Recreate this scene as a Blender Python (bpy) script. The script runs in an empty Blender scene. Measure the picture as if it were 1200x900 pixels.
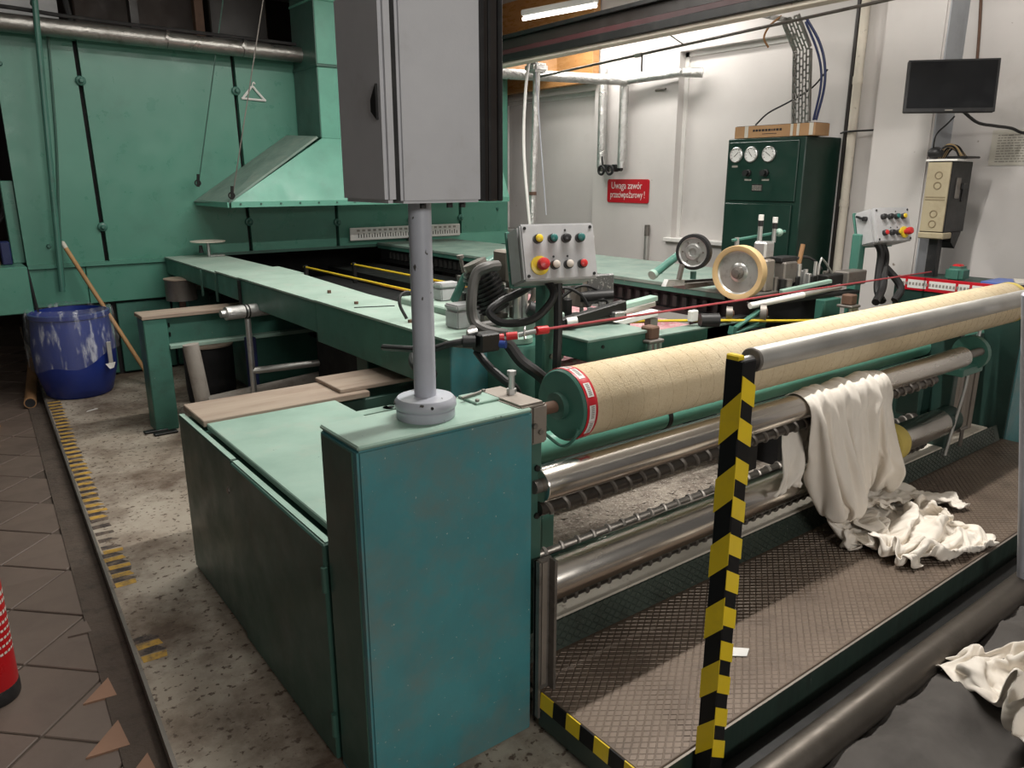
import bpy, bmesh, math, random
from mathutils import Vector, Matrix, Euler, noise
random.seed(7)
C = bpy.context.scene.collection
SC = bpy.context.scene
PI = math.pi
# ---------------------------------------------------------------- camera
cam = bpy.data.objects.new('camera', bpy.data.cameras.new('camera'))
C.objects.link(cam)
cam.data.sensor_fit = 'HORIZONTAL'
cam.data.sensor_width = 36.0
cam.data.lens = 895.0 / 1200.0 * 36.0
cam.data.clip_start = 0.05
cam.location = (0, 0, 1.62)
cam.rotation_euler = (math.radians(90 - 15.1), 0, -math.radians(37.3))
SC.camera = cam
# ---------------------------------------------------------------- world, lights, exposure
w = bpy.data.worlds.new('world'); SC.world = w; w.use_nodes = True
bg = w.node_tree.nodes['Background']
bg.inputs[0].default_value = (1.0, 0.95, 0.90, 1); bg.inputs[1].default_value = 0.10
SC.view_settings.view_transform = 'Standard'
SC.view_settings.look = 'None'
SC.view_settings.gamma = 1
SC.view_settings.use_curve_mapping = False
SC.view_settings.exposure = 0.0

def area(name, loc, size, power, col=(1, 0.96, 0.9), rot=(0, 0, 0)):
    l = bpy.data.lights.new(name, 'AREA'); l.shape = 'RECTANGLE'
    l.size, l.size_y = size; l.energy = power; l.color = col
    o = bpy.data.objects.new(name, l); o.location = loc; o.rotation_euler = rot
    C.objects.link(o); return o
area('ceiling_lamp_front', (2.75, 1.90, 3.3), (2.4, 0.05), 112)
area('front_ceiling_fill', (2.75, 1.90, 3.36), (2.4, 0.10), 26, rot=(PI, 0, 0))  # added upward light, gives the rollers a brighter ceiling to reflect
area('ceiling_lamp_middle', (2.7, 4.3, 3.3), (2.4, 0.12), 66)
area('ceiling_lamp_wall', (4.95, 5.0, 3.05), (0.10, 1.9), 24, rot=(0, math.radians(-10), 0))
area('front_fill_light', (0.35, -3.4, 2.5), (1.8, 0.4), 84, rot=Vector((0.7, 4.8, -1.7)).to_track_quat('-Z', 'Y').to_euler())  # unseen fill light added behind the camera for the front faces
area('ceiling_lamp_oven', (0.9, 4.6, 3.45), (0.15, 1.4), 16)

# ---------------------------------------------------------------- helpers
ORG = {}
def crom(pts, k=6):
    pts = [Vector(p) for p in pts]
    if len(pts) < 3: return pts
    P = [pts[0]*2-pts[1]] + pts + [pts[-1]*2-pts[-2]]
    out = []
    for i in range(1, len(P)-2):
        a, b, c, d = P[i-1:i+3]
        for j in range(k):
            t = j/k
            out.append(0.5*((2*b)+(c-a)*t+(2*a-5*b+4*c-d)*t*t+(3*b-a-3*c+d)*t**3))
    out.append(pts[-1]); return out
def frame(d):
    d = Vector(d).normalized()
    a = Vector((0, 0, 1)) if abs(d.z) < 0.9 else Vector((1, 0, 0))
    u = d.cross(a).normalized(); return u, d.cross(u).normalized()
class MB:
    def __init__(s, xf=None): s.bm = bmesh.new(); s.xf = xf
    def box(s, lo, hi, bev=0.0, seg=1):
        lo = Vector(lo); hi = Vector(hi); c = (lo+hi)/2; d = hi-lo
        return s.obox(c, d, None, bev, seg)
    def obox(s, c, size, rot=None, bev=0.0, seg=1):
        m = Matrix.Translation(Vector(c)) @ (rot.to_4x4() if rot is not None else Matrix.Identity(4)) @ Matrix.Diagonal((abs(size[0]), abs(size[1]), abs(size[2]), 1))
        r = bmesh.ops.create_cube(s.bm, size=1, matrix=m)
        if bev > 0:
            vs = set(r['verts']); es = [e for e in s.bm.edges if e.verts[0] in vs and e.verts[1] in vs]
            bmesh.ops.bevel(s.bm, geom=es, offset=bev, segments=seg, affect='EDGES', clamp_overlap=True)
        return s
    def bar(s, p0, p1, wx, wz, bev=0.0):
        p0 = Vector(p0); p1 = Vector(p1); d = (p1-p0).normalized()
        up = Vector((0, 0, 1)) if abs(d.z) < 0.95 else Vector((0, 1, 0))
        x = d.cross(up).normalized(); z = x.cross(d)
        return s.obox((p0+p1)/2, (wx, (p1-p0).length, wz), Matrix((x, d, z)).transposed(), bev)
    def ring(s, c, u, v, r, n): return [s.bm.verts.new(Vector(c)+u*(r*math.cos(2*PI*i/n))+v*(r*math.sin(2*PI*i/n))) for i in range(n)]
    def skin(s, rings, c0=True, c1=True):
        n = len(rings[0])
        for a, b in zip(rings, rings[1:]):
            for i in range(n): s.bm.faces.new((a[i], a[(i+1) % n], b[(i+1) % n], b[i]))
        if c0: s.bm.faces.new(rings[0][::-1])
        if c1: s.bm.faces.new(rings[-1])
    def cyl(s, p0, p1, r, r2=None, n=16, caps=True):
        p0 = Vector(p0); p1 = Vector(p1); u, v = frame(p1-p0)
        s.skin([s.ring(p0, u, v, r, n), s.ring(p1, u, v, r if r2 is None else r2, n)], caps, caps); return s
    def lathe(s, prof, o, ax=(0, 0, 1), n=24, c0=True, c1=True):
        o = Vector(o); ax = Vector(ax).normalized(); u, v = frame(ax)
        s.skin([s.ring(o+ax*h, u, v, max(r, 1e-4), n) for r, h in prof], c0, c1); return s
    def tube(s, pts, r, n=8, k=6):
        pts = crom(pts, k) if k else [Vector(p) for p in pts]
        u = None; rings = []
        for i, p in enumerate(pts):
            d = (pts[min(i+1, len(pts)-1)]-pts[max(i-1, 0)]).normalized()
            if u is None: u, v = frame(d)
            else:
                u = (u-d*u.dot(d)).normalized(); v = d.cross(u)
            rings.append(s.ring(p, u, v, r, n))
        s.skin(rings); return s
    def prism(s, poly, vec):
        a = [s.bm.verts.new(p) for p in poly]; b = [s.bm.verts.new(Vector(p)+Vector(vec)) for p in poly]
        s.skin([a, b]); return s
    def ball(s, c, r, sc=(1, 1, 1), n=12):
        bmesh.ops.create_uvsphere(s.bm, u_segments=n, v_segments=max(6, n//2+2), radius=r, matrix=Matrix.Translation(Vector(c)) @ Matrix.Diagonal((*sc, 1))); return s
    def torus(s, c, ax, R, r, n=24, m=8):
        u, v = frame(ax); c = Vector(c); ax = Vector(ax).normalized(); rs = []
        for i in range(n):
            e = u*math.cos(2*PI*i/n)+v*math.sin(2*PI*i/n)
            rs.append([s.bm.verts.new(c+e*(R+r*math.cos(2*PI*j/m))+ax*(r*math.sin(2*PI*j/m))) for j in range(m)])
        s.skin(rs+[rs[0]], False, False); return s
    def build(s, name, m, parent=None, smooth=35, loc=None):
        bm = s.bm
        if s.xf is not None: bmesh.ops.transform(bm, matrix=s.xf, verts=bm.verts)
        bmesh.ops.recalc_face_normals(bm, faces=bm.faces)
        if parent is not None: o0 = ORG[parent.name]
        elif loc is not None: o0 = Vector(loc)
        else:
            lo = [min(v.co[i] for v in bm.verts) for i in range(3)]; hi = [max(v.co[i] for v in bm.verts) for i in range(3)]
            o0 = Vector(((lo[0]+hi[0])/2, (lo[1]+hi[1])/2, lo[2]))
        bmesh.ops.translate(bm, vec=-o0, verts=bm.verts)
        me = bpy.data.meshes.new(name); bm.to_mesh(me); bm.free()
        if smooth:
            me.shade_smooth(); me.set_sharp_from_angle(angle=math.radians(smooth))
        me.materials.append(m)
        o = bpy.data.objects.new(name, me); C.objects.link(o)
        if parent is None: o.location = o0
        else: o.parent = parent
        ORG[o.name] = o0
        return o
def tag(o, label=None, cat=None, group=None, kind=None):
    if label: o['label'] = label
    if cat: o['category'] = cat
    if group: o['group'] = group
    if kind: o['kind'] = kind
    return o
def thing(name, label, cat, loc, group=None):
    o = bpy.data.objects.new(name, None); C.objects.link(o); o.location = loc
    o.empty_display_size = 0.05; ORG[o.name] = Vector(loc)
    return tag(o, label, cat, group)
def dup(root, off, label=None):
    r = root.copy(); C.objects.link(r); r.location = root.location+Vector(off); ORG[r.name] = ORG[root.name]+Vector(off)
    if label: r['label'] = label
    for ch in list(root.children):
        c = ch.copy(); C.objects.link(c); c.parent = r
        for g in ch.children:
            d = g.copy(); C.objects.link(d); d.parent = c
    return r
def part(name, mesh, parent, loc, rot=(0, 0, 0), sc=(1, 1, 1)):
    o = bpy.data.objects.new(name, mesh); C.objects.link(o); o.parent = parent
    o.location = Vector(loc)-ORG[parent.name]; o.rotation_euler = rot; o.scale = sc; ORG[o.name] = Vector(loc)
    return o
def text(body, size, xf, m, parent, name='lettering', align='CENTER', ext=0.0004):
    cu = bpy.data.curves.new('lettering', 'FONT'); cu.body = body; cu.size = size; cu.align_x = align; cu.align_y = 'CENTER'; cu.extrude = ext; cu.resolution_u = 3
    t = bpy.data.objects.new('lettering', cu); C.objects.link(t)
    dg = bpy.context.evaluated_depsgraph_get()
    me = bpy.data.meshes.new_from_object(t.evaluated_get(dg)); bpy.data.objects.remove(t)
    me.transform(Matrix.Translation(-ORG[parent.name]) @ xf); me.materials.clear(); me.materials.append(m)
    o = bpy.data.objects.new(name, me); C.objects.link(o); o.parent = parent; ORG[o.name] = ORG[parent.name]
    return o
def basis(o, x, y):
    x = Vector(x).normalized(); y = Vector(y).normalized(); z = x.cross(y).normalized(); y = z.cross(x)
    m = Matrix((x, y, z)).transposed().to_4x4(); m.translation = Vector(o); return m

# ---------------------------------------------------------------- materials
def nt(name):
    m = bpy.data.materials.new(name); m.use_nodes = True; t = m.node_tree
    return m, t, t.nodes['Principled BSDF']
def N(t, typ, **kw):
    n = t.nodes.new(typ)
    for k, v in kw.items(): setattr(n, k, v)
    return n
def noise_fac(t, co, scale, lo, hi, detail=5, rough=0.6):
    n = N(t, 'ShaderNodeTexNoise'); n.inputs['Scale'].default_value = scale; n.inputs['Detail'].default_value = detail; n.inputs['Roughness'].default_value = rough
    t.links.new(co, n.inputs['Vector'])
    r = N(t, 'ShaderNodeMapRange'); r.inputs[1].default_value = lo; r.inputs[2].default_value = hi
    t.links.new(n.outputs['Fac'], r.inputs[0]); return r.outputs[0]
def mixc(t, f, a, b):
    x = N(t, 'ShaderNodeMix', data_type='RGBA')
    for sock, val in ((0, f), (6, a), (7, b)):
        if isinstance(val, (int, float)): x.inputs[sock].default_value = val
        elif isinstance(val, tuple): x.inputs[sock].default_value = (*val[:3], 1)
        else: t.links.new(val, x.inputs[sock])
    return x.outputs[2]
def mul(t, a, k):
    x = N(t, 'ShaderNodeMath', operation='MULTIPLY'); t.links.new(a, x.inputs[0])
    if isinstance(k, (int, float)): x.inputs[1].default_value = k
    else: t.links.new(k, x.inputs[1])
    return x.outputs[0]
def mat(name, col, rough=0.5, metal=0.0, col2=None, s1=2.5, dirt=None, ds=9, dlo=0.52, dhi=0.72, damt=0.6, chips=None, cs=60, clo=0.68, chi=0.7, bump=0.0, bs=60, stretch=(1, 1, 1), spec=0.5):
    m, t, b = nt(name)
    tc = N(t, 'ShaderNodeTexCoord'); mp = N(t, 'ShaderNodeMapping'); mp.inputs['Scale'].default_value = stretch
    t.links.new(tc.outputs['Object'], mp.inputs[0]); co = mp.outputs[0]
    col2 = col2 or tuple(c*0.78 for c in col)
    c = mixc(t, noise_fac(t, co, s1, 0.35, 0.68), col, col2)
    if dirt: c = mixc(t, mul(t, noise_fac(t, co, ds, dlo, dhi, 8, 0.7), damt), c, dirt)
    if chips: c = mixc(t, noise_fac(t, co, cs, clo, chi, 3, 0.6), c, chips)
    t.links.new(c, b.inputs['Base Color'])
    b.inputs['Metallic'].default_value = metal; b.inputs['Specular IOR Level'].default_value = spec
    rr = N(t, 'ShaderNodeMapRange'); rr.inputs[3].default_value = max(0.04, rough-0.08); rr.inputs[4].default_value = min(1, rough+0.12)
    t.links.new(noise_fac(t, co, 7, 0.3, 0.7), rr.inputs[0]); t.links.new(rr.outputs[0], b.inputs['Roughness'])
    if bump:
        bp = N(t, 'ShaderNodeBump'); bp.inputs['Strength'].default_value = bump; bp.inputs['Distance'].default_value = 0.01
        t.links.new(noise_fac(t, co, bs, 0.2, 0.8, 6, 0.65), bp.inputs['Height']); t.links.new(bp.outputs[0], b.inputs['Normal'])
    return m
K = {}
K['oven'] = mat('oven_green_enamel', (0.088, 0.255, 0.190), 0.32, col2=(0.072, 0.222, 0.165), s1=1.2, dirt=(0.05, 0.13, 0.10), ds=3, dlo=0.55, dhi=0.8, damt=0.5, chips=(0.03, 0.05, 0.04), cs=30, clo=0.76, chi=0.78)
K['hood'] = mat('hood_green_enamel', (0.13, 0.37, 0.28), 0.4, s1=2, dirt=(0.10, 0.22, 0.17), ds=5, damt=0.4)
K['teal'] = mat('teal_box_enamel', (0.058, 0.255, 0.285), 0.36, col2=(0.062, 0.205, 0.225), s1=5, dirt=(0.16, 0.185, 0.165), ds=6, dlo=0.46, dhi=0.72, damt=0.62, chips=(0.42, 0.48, 0.45), cs=85, clo=0.71, chi=0.73, bump=0.06, bs=30)
K['green'] = mat('machine_green_paint', (0.055, 0.175, 0.135), 0.42, dirt=(0.04, 0.075, 0.06), ds=8, damt=0.6, chips=(0.24, 0.26, 0.22), cs=55, clo=0.71, chi=0.73)
K['cab'] = mat('cabinet_green_paint', (0.045, 0.115, 0.09), 0.36, col2=(0.04, 0.095, 0.075), dirt=(0.05, 0.07, 0.055), ds=5, damt=0.5, chips=(0.12, 0.15, 0.12), cs=60, clo=0.74, chi=0.76)
K['dusty'] = mat('dusty_lit_green_top', (0.29, 0.43, 0.36), 0.55, col2=(0.22, 0.345, 0.285), s1=4, dirt=(0.36, 0.41, 0.35), ds=7, damt=0.55, chips=(0.06, 0.08, 0.07), cs=38, clo=0.73, chi=0.75)  # dust, with the light on upward faces also put into the colour
K['darkgreen'] = mat('dark_green_enamel', (0.007, 0.033, 0.023), 0.35, dirt=(0.006, 0.018, 0.014), ds=4, damt=0.5)
K['grey'] = mat('grey_enclosure_paint', (0.60, 0.61, 0.64), 0.4, col2=(0.52, 0.53, 0.56), s1=3, dirt=(0.40, 0.38, 0.35), ds=6, dlo=0.56, dhi=0.8, damt=0.5, chips=(0.18, 0.17, 0.15), cs=22, clo=0.765, chi=0.775, bump=0.05, bs=220)
K['greyside'] = mat('grey_box_paint', (0.47, 0.47, 0.48), 0.45, s1=6, dirt=(0.33, 0.32, 0.30), ds=9, damt=0.4)
K['pole'] = mat('grey_pole_paint', (0.46, 0.48, 0.54), 0.34, s1=5, chips=(0.07, 0.065, 0.06), cs=26, clo=0.67, chi=0.69, stretch=(1, 1, 0.6))
K['steel'] = mat('polished_roller_steel', (0.74, 0.70, 0.65), 0.22, 1.0, col2=(0.66, 0.62, 0.57), s1=2, dirt=(0.42, 0.37, 0.32), ds=4, damt=0.2, stretch=(0.2, 1, 1))
K['satin'] = mat('satin_tube_metal', (0.62, 0.61, 0.58), 0.40, 0.8, dirt=(0.40, 0.39, 0.36), ds=6, damt=0.3)
K['dull'] = mat('dull_worn_steel', (0.24, 0.22, 0.20), 0.5, 0.7, dirt=(0.08, 0.068, 0.057), ds=12, damt=0.7, bump=0.05)
K['plate'] = mat('bracket_plate_steel', (0.30, 0.265, 0.23), 0.5, 0.5, dirt=(0.20, 0.17, 0.14), ds=12, damt=0.5)
K['alu'] = mat('bright_aluminium', (0.60, 0.60, 0.59), 0.35, 0.8, dirt=(0.22, 0.20, 0.18), ds=16, damt=0.6)
K['foil'] = mat('crinkled_pipe_foil', (0.66, 0.655, 0.64), 0.32, 0.8, s1=14, dirt=(0.28, 0.27, 0.26), ds=20, damt=0.7, bump=0.8, bs=28)
K['duct'] = mat('spiral_duct_zinc', (0.34, 0.33, 0.31), 0.33, 0.9, s1=6, dirt=(0.10, 0.09, 0.08), ds=8, damt=0.7, bump=0.4, bs=14)
K['black'] = mat('black_rubber', (0.012, 0.012, 0.013), 0.5, dirt=(0.05, 0.048, 0.045), ds=14, damt=0.5)
K['blackmetal'] = mat('black_painted_metal', (0.012, 0.012, 0.012), 0.42, 0.2, dirt=(0.035, 0.03, 0.027), ds=10, damt=0.5)
K['scroll'] = mat('dark_oily_scroll_steel', (0.10, 0.09, 0.08), 0.35, 0.8, dirt=(0.03, 0.025, 0.02), ds=12, damt=0.6)
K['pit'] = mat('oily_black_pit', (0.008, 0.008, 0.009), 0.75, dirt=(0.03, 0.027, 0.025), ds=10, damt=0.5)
K['brownblack'] = mat('dark_brown_frame', (0.022, 0.017, 0.015), 0.4, s1=4)
K['rollskin'] = mat('cork_roll_cover', (0.71, 0.60, 0.42), 0.85, col2=(0.65, 0.53, 0.35), s1=5, dirt=(0.52, 0.38, 0.21), ds=55, dlo=0.52, dhi=0.72, damt=0.4, bump=0.4, bs=160, spec=0.2)
K['seam'] = mat('roll_cover_seam', (0.62, 0.48, 0.30), 0.9)
K['yellow'] = mat('yellow_paint', (0.70, 0.50, 0.02), 0.4, s1=9, dirt=(0.45, 0.34, 0.05), ds=12, damt=0.5)
K['paleyellow'] = mat('pale_yellow_sponge', (0.66, 0.52, 0.14), 0.8)
K['hazyellow'] = mat('worn_yellow_floor_paint', (0.55, 0.33, 0.05), 0.6, dirt=(0.16, 0.11, 0.06), ds=30, dlo=0.45, dhi=0.65, damt=0.9)
K['hazblack'] = mat('worn_black_floor_paint', (0.035, 0.025, 0.024), 0.65, dirt=(0.20, 0.15, 0.11), ds=25, dlo=0.45, dhi=0.65, damt=0.8)
K['tapeyellow'] = mat('yellow_tape', (0.80, 0.58, 0.012), 0.35, dirt=(0.55, 0.40, 0.03), ds=15, damt=0.4)
K['tapeblack'] = mat('black_tape', (0.006, 0.006, 0.007), 0.55, spec=0.25)
K['red'] = mat('red_plastic', (0.55, 0.02, 0.025), 0.35)
K['signred'] = mat('red_sign_enamel', (0.52, 0.008, 0.02), 0.4, col2=(0.46, 0.006, 0.016))
K['extred'] = mat('red_cylinder_enamel', (0.45, 0.008, 0.012), 0.3)
K['white'] = mat('white_paint', (0.80, 0.79, 0.76), 0.6)
K['offwhite'] = mat('off_white_beam_paint', (0.74, 0.68, 0.58), 0.65, dirt=(0.22, 0.17, 0.13), ds=30, dlo=0.60, dhi=0.7, damt=0.7, bump=0.1, bs=40)
K['wall'] = mat('whitewashed_plaster', (0.64, 0.61, 0.59), 0.85, col2=(0.57, 0.545, 0.53), s1=0.9, dirt=(0.40, 0.37, 0.34), ds=2.2, dlo=0.6, dhi=0.85, damt=0.5, chips=(0.24, 0.20, 0.17), cs=11, clo=0.745, chi=0.775, bump=0.06, bs=18, spec=0.2)
K['pillarside'] = mat('shaded_bluish_plaster', (0.42, 0.44, 0.47), 0.8, dirt=(0.28, 0.28, 0.28), ds=5, damt=0.4)
K['ceil'] = mat('ceiling_plaster', (0.75, 0.73, 0.70), 0.9)
K['darkbrown'] = mat('dark_brown_boards', (0.035, 0.022, 0.017), 0.6, s1=3)
K['wood'] = mat('varnished_plywood', (0.50, 0.26, 0.10), 0.28, col2=(0.42, 0.20, 0.07), s1=5, stretch=(1, 1, 4))
K['broom'] = mat('bare_wood_stick', (0.46, 0.26, 0.11), 0.6)
K['plank'] = mat('grimy_wood_plank', (0.36, 0.29, 0.225), 0.75, col2=(0.27, 0.21, 0.165), s1=3, dirt=(0.20, 0.13, 0.095), ds=7, damt=0.6, stretch=(0.5, 3, 3), bump=0.08, bs=30)
K['card'] = mat('brown_cardboard', (0.42, 0.245, 0.12), 0.8)
K['ink'] = mat('black_print', (0.02, 0.018, 0.018), 0.7)
K['inkgrey'] = mat('grey_print', (0.30, 0.28, 0.25), 0.8)
K['paper'] = mat('cream_paper', (0.60, 0.57, 0.50), 0.8)
K['bluepaper'] = mat('blue_plastic_sleeve', (0.10, 0.17, 0.50), 0.35)
K['cream'] = mat('cream_panel', (0.42, 0.36, 0.24), 0.5, dirt=(0.26, 0.21, 0.13), ds=14, damt=0.5)
K['creamline'] = mat('cream_panel_relief', (0.25, 0.20, 0.12), 0.5)
K['blue'] = mat('blue_drum_plastic', (0.012, 0.03, 0.20), 0.38, col2=(0.010, 0.025, 0.16))
K['bluecable'] = mat('blue_cable', (0.008, 0.017, 0.085), 0.5)
K['bluefit'] = mat('blue_fitting', (0.02, 0.06, 0.30), 0.4)
K['terracotta'] = mat('terracotta_tile', (0.30, 0.17, 0.11), 0.7)
K['tile'] = mat('brown_floor_tile', (0.145, 0.11, 0.09), 0.5, col2=(0.118, 0.089, 0.074), s1=2, dirt=(0.09, 0.066, 0.052), ds=6, damt=0.6, chips=(0.45, 0.42, 0.38), cs=45, clo=0.79, chi=0.80, bump=0.04, bs=30)
K['grout'] = mat('dark_grout', (0.085, 0.064, 0.05), 0.9, dirt=(0.03, 0.023, 0.018), ds=10, damt=0.85, bump=0.5, bs=40)
K['slab'] = mat('worn_painted_concrete', (0.42, 0.375, 0.31), 0.7, col2=(0.30, 0.25, 0.195), s1=2.6, dirt=(0.11, 0.073, 0.05), ds=2.1, dlo=0.43, dhi=0.62, damt=0.92, chips=(0.10, 0.07, 0.05), cs=38, clo=0.585, chi=0.65, bump=0.15, bs=40)
K['rubble'] = mat('lint_covered_floor', (0.50, 0.44, 0.37), 0.9, col2=(0.26, 0.215, 0.18), s1=14, dirt=(0.09, 0.07, 0.057), ds=45, damt=0.9, chips=(0.70, 0.65, 0.58), cs=85, clo=0.60, chi=0.64, bump=0.8, bs=70)
K['lint'] = mat('pale_lint_flake', (0.48, 0.42, 0.36), 0.9)
K['tread'] = mat('brown_worn_tread_plate', (0.155, 0.115, 0.085), 0.5, 0.25, col2=(0.125, 0.092, 0.07), s1=3, dirt=(0.07, 0.055, 0.042), ds=9, damt=0.6)
K['kick'] = mat('dark_green_tread_plate', (0.06, 0.08, 0.065), 0.42, 0.3, dirt=(0.03, 0.028, 0.022), ds=10, damt=0.6, chips=(0.30, 0.29, 0.26), cs=60, clo=0.70, chi=0.73)
K['skirt'] = mat('scratched_dark_skirt', (0.028, 0.05, 0.04), 0.4, dirt=(0.02, 0.018, 0.015), ds=8, damt=0.6, chips=(0.40, 0.40, 0.37), cs=34, clo=0.73, chi=0.75, stretch=(3, 1, 0.35))
K['cloth'] = mat('undyed_cotton_cloth', (0.84, 0.79, 0.72), 0.9, col2=(0.78, 0.72, 0.64), s1=3, bump=0.12, bs=300, spec=0.15)
K['pink'] = mat('pink_stained_web', (0.58, 0.28, 0.31), 0.8, col2=(0.42, 0.14, 0.17), s1=6, dirt=(0.62, 0.55, 0.52), ds=38, dlo=0.48, dhi=0.62, damt=0.8)
K['rope'] = mat('red_cord', (0.36, 0.05, 0.06), 0.6)
K['tan'] = mat('tan_wheel_rubber', (0.60, 0.42, 0.21), 0.6, dirt=(0.48, 0.36, 0.20), ds=12, damt=0.4)
K['rust'] = mat('rusty_iron', (0.13, 0.07, 0.045), 0.75, dirt=(0.05, 0.035, 0.03), ds=14, damt=0.7)
K['screen'] = mat('black_screen_glass', (0.008, 0.009, 0.011), 0.16)
K['dial'] = mat('white_dial_face', (0.75, 0.75, 0.73), 0.4)
K['btn_black'] = mat('black_button', (0.02, 0.02, 0.022), 0.35)
K['btn_green'] = mat('green_button', (0.02, 0.14, 0.13), 0.35)
K['btn_yellow'] = mat('yellow_button', (0.72, 0.52, 0.03), 0.35)
K['btn_white'] = mat('white_button', (0.62, 0.56, 0.50), 0.4)
K['btn_red'] = mat('red_button', (0.58, 0.03, 0.03), 0.35)
K['brass'] = mat('brass_bolt', (0.35, 0.24, 0.08), 0.4, 0.8)
K['orange'] = mat('orange_plastic', (0.65, 0.28, 0.02), 0.5)
K['tubebrown'] = mat('brown_cardboard_tube', (0.30, 0.16, 0.07), 0.7)
K['raildust'] = mat('grey_dusty_rail_top', (0.34, 0.45, 0.385), 0.6, col2=(0.26, 0.37, 0.31), s1=4, dirt=(0.38, 0.40, 0.36), ds=7, damt=0.6, chips=(0.05, 0.06, 0.055), cs=38, clo=0.71, chi=0.73)
K['oilydust'] = mat('oily_dusty_rail_top', (0.20, 0.28, 0.24), 0.5, col2=(0.13, 0.20, 0.17), s1=5, dirt=(0.30, 0.32, 0.28), ds=8, damt=0.6)
K['treadtop'] = mat('worn_tread_tops', (0.20, 0.155, 0.12), 0.42, 0.3, col2=(0.165, 0.125, 0.098), s1=4, dirt=(0.09, 0.07, 0.055), ds=8, damt=0.5)
K['floorsteel'] = mat('shaded_brownish_steel', (0.12, 0.105, 0.09), 0.42, 0.7, dirt=(0.05, 0.043, 0.036), ds=7, damt=0.6)  # steel darkened, shade in front of the platform put into the colour
K['maroon'] = mat('dull_maroon_paint', (0.055, 0.018, 0.02), 0.45)
K['lagging'] = mat('grimy_pipe_lagging', (0.34, 0.31, 0.275), 0.8, dirt=(0.15, 0.12, 0.10), ds=10, damt=0.7, bump=0.3, bs=25)
K['hosegrey'] = mat('grey_ribbed_hose', (0.115, 0.11, 0.105), 0.5)
K['cabshade'] = mat('shaded_green_paint', (0.018, 0.05, 0.04), 0.45, dirt=(0.012, 0.02, 0.017), ds=6, damt=0.6)  # cabinet green darkened, shade at the right end put into the colour
K['shade'] = mat('shade_black_metal', (0.010, 0.010, 0.009), 0.7)  # near black, for dark metal and for painted-in shade
K['steelgrey'] = mat('speckled_grey_casting', (0.12, 0.12, 0.12), 0.5, 0.4, chips=(0.32, 0.32, 0.31), cs=90, clo=0.55, chi=0.62)
K['liner'] = None
m, t, b = nt('clear_plastic_liner')
b.inputs['Base Color'].default_value = (0.9, 0.93, 0.97, 1); b.inputs['Roughness'].default_value = 0.12
tc = N(t, 'ShaderNodeTexCoord'); tr = N(t, 'ShaderNodeBsdfTransparent'); mx = N(t, 'ShaderNodeMixShader')
mp_ = N(t, 'ShaderNodeMapping'); mp_.inputs['Scale'].default_value = (3.2, 3.2, .8); t.links.new(tc.outputs['Object'], mp_.inputs[0]); f = noise_fac(t, mp_.outputs[0], 6, 0.52, 0.70, 7); f2 = N(t, 'ShaderNodeMapRange'); f2.inputs[3].default_value = 0.05; f2.inputs[4].default_value = 0.55
t.links.new(f, f2.inputs[0]); t.links.new(f2.outputs[0], mx.inputs[0]); t.links.new(tr.outputs[0], mx.inputs[1]); t.links.new(b.outputs[0], mx.inputs[2])
t.links.new(mx.outputs[0], t.nodes['Material Output'].inputs[0]); K['liner'] = m
# ================================================================ SETTING
def S(o): o['kind'] = 'structure'; return o
def kerb_x(y): return 0.335+0.047*(y-2.0)      # outer edge of the raised plinth
# aisle floor with diagonal tiles
fl = S(MB().box((-5, -4, -0.12), (9, 10.4, -0.006)).build('floor', K['grout'], loc=(0, 0, 0)))
tb = MB().obox((0, 0, -0.011), (0.303, 0.303, 0.022), None, 0.003); tmesh_o = tb.build('tile', K['tile'], fl)
tmesh = tmesh_o.data; bpy.data.objects.remove(tmesh_o)
nt_ = 0
for i in range(-14, 34):
    for j in range(-14, 34):
        s_ = 2.45+0.44*(i+.5); d_ = 2.35+0.44*(j+.5); X = (s_-d_)/2; Y = (s_+d_)/2
        if X < -1.55 or Y < 1.5 or Y > 9.2 or X > kerb_x(Y)+.02: continue
        part('tile', tmesh, fl, (X, Y, random.uniform(-.0015, .0015)), (random.uniform(-.004, .004), random.uniform(-.004, .004), PI/4+random.choice((0, PI/2, PI))))
for (x, y), s_, a in (((0.225, 2.52), .10, 0.2), ((0.20, 2.26), .12, .3), ((0.235, 2.05), .13, .15), ((0.235, 2.96), .08, .2)):
    o = MB().prism([(x-s_*.5, y-s_*.4, -.006), (x+s_*.45, y-s_*.55, -.006), (x+s_*.4, y+s_*.6, -.006)], (0, 0, .0115+a*.001)).build('cut_tile', K['terracotta'] if s_ > .095 else K['tile'], fl)
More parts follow.
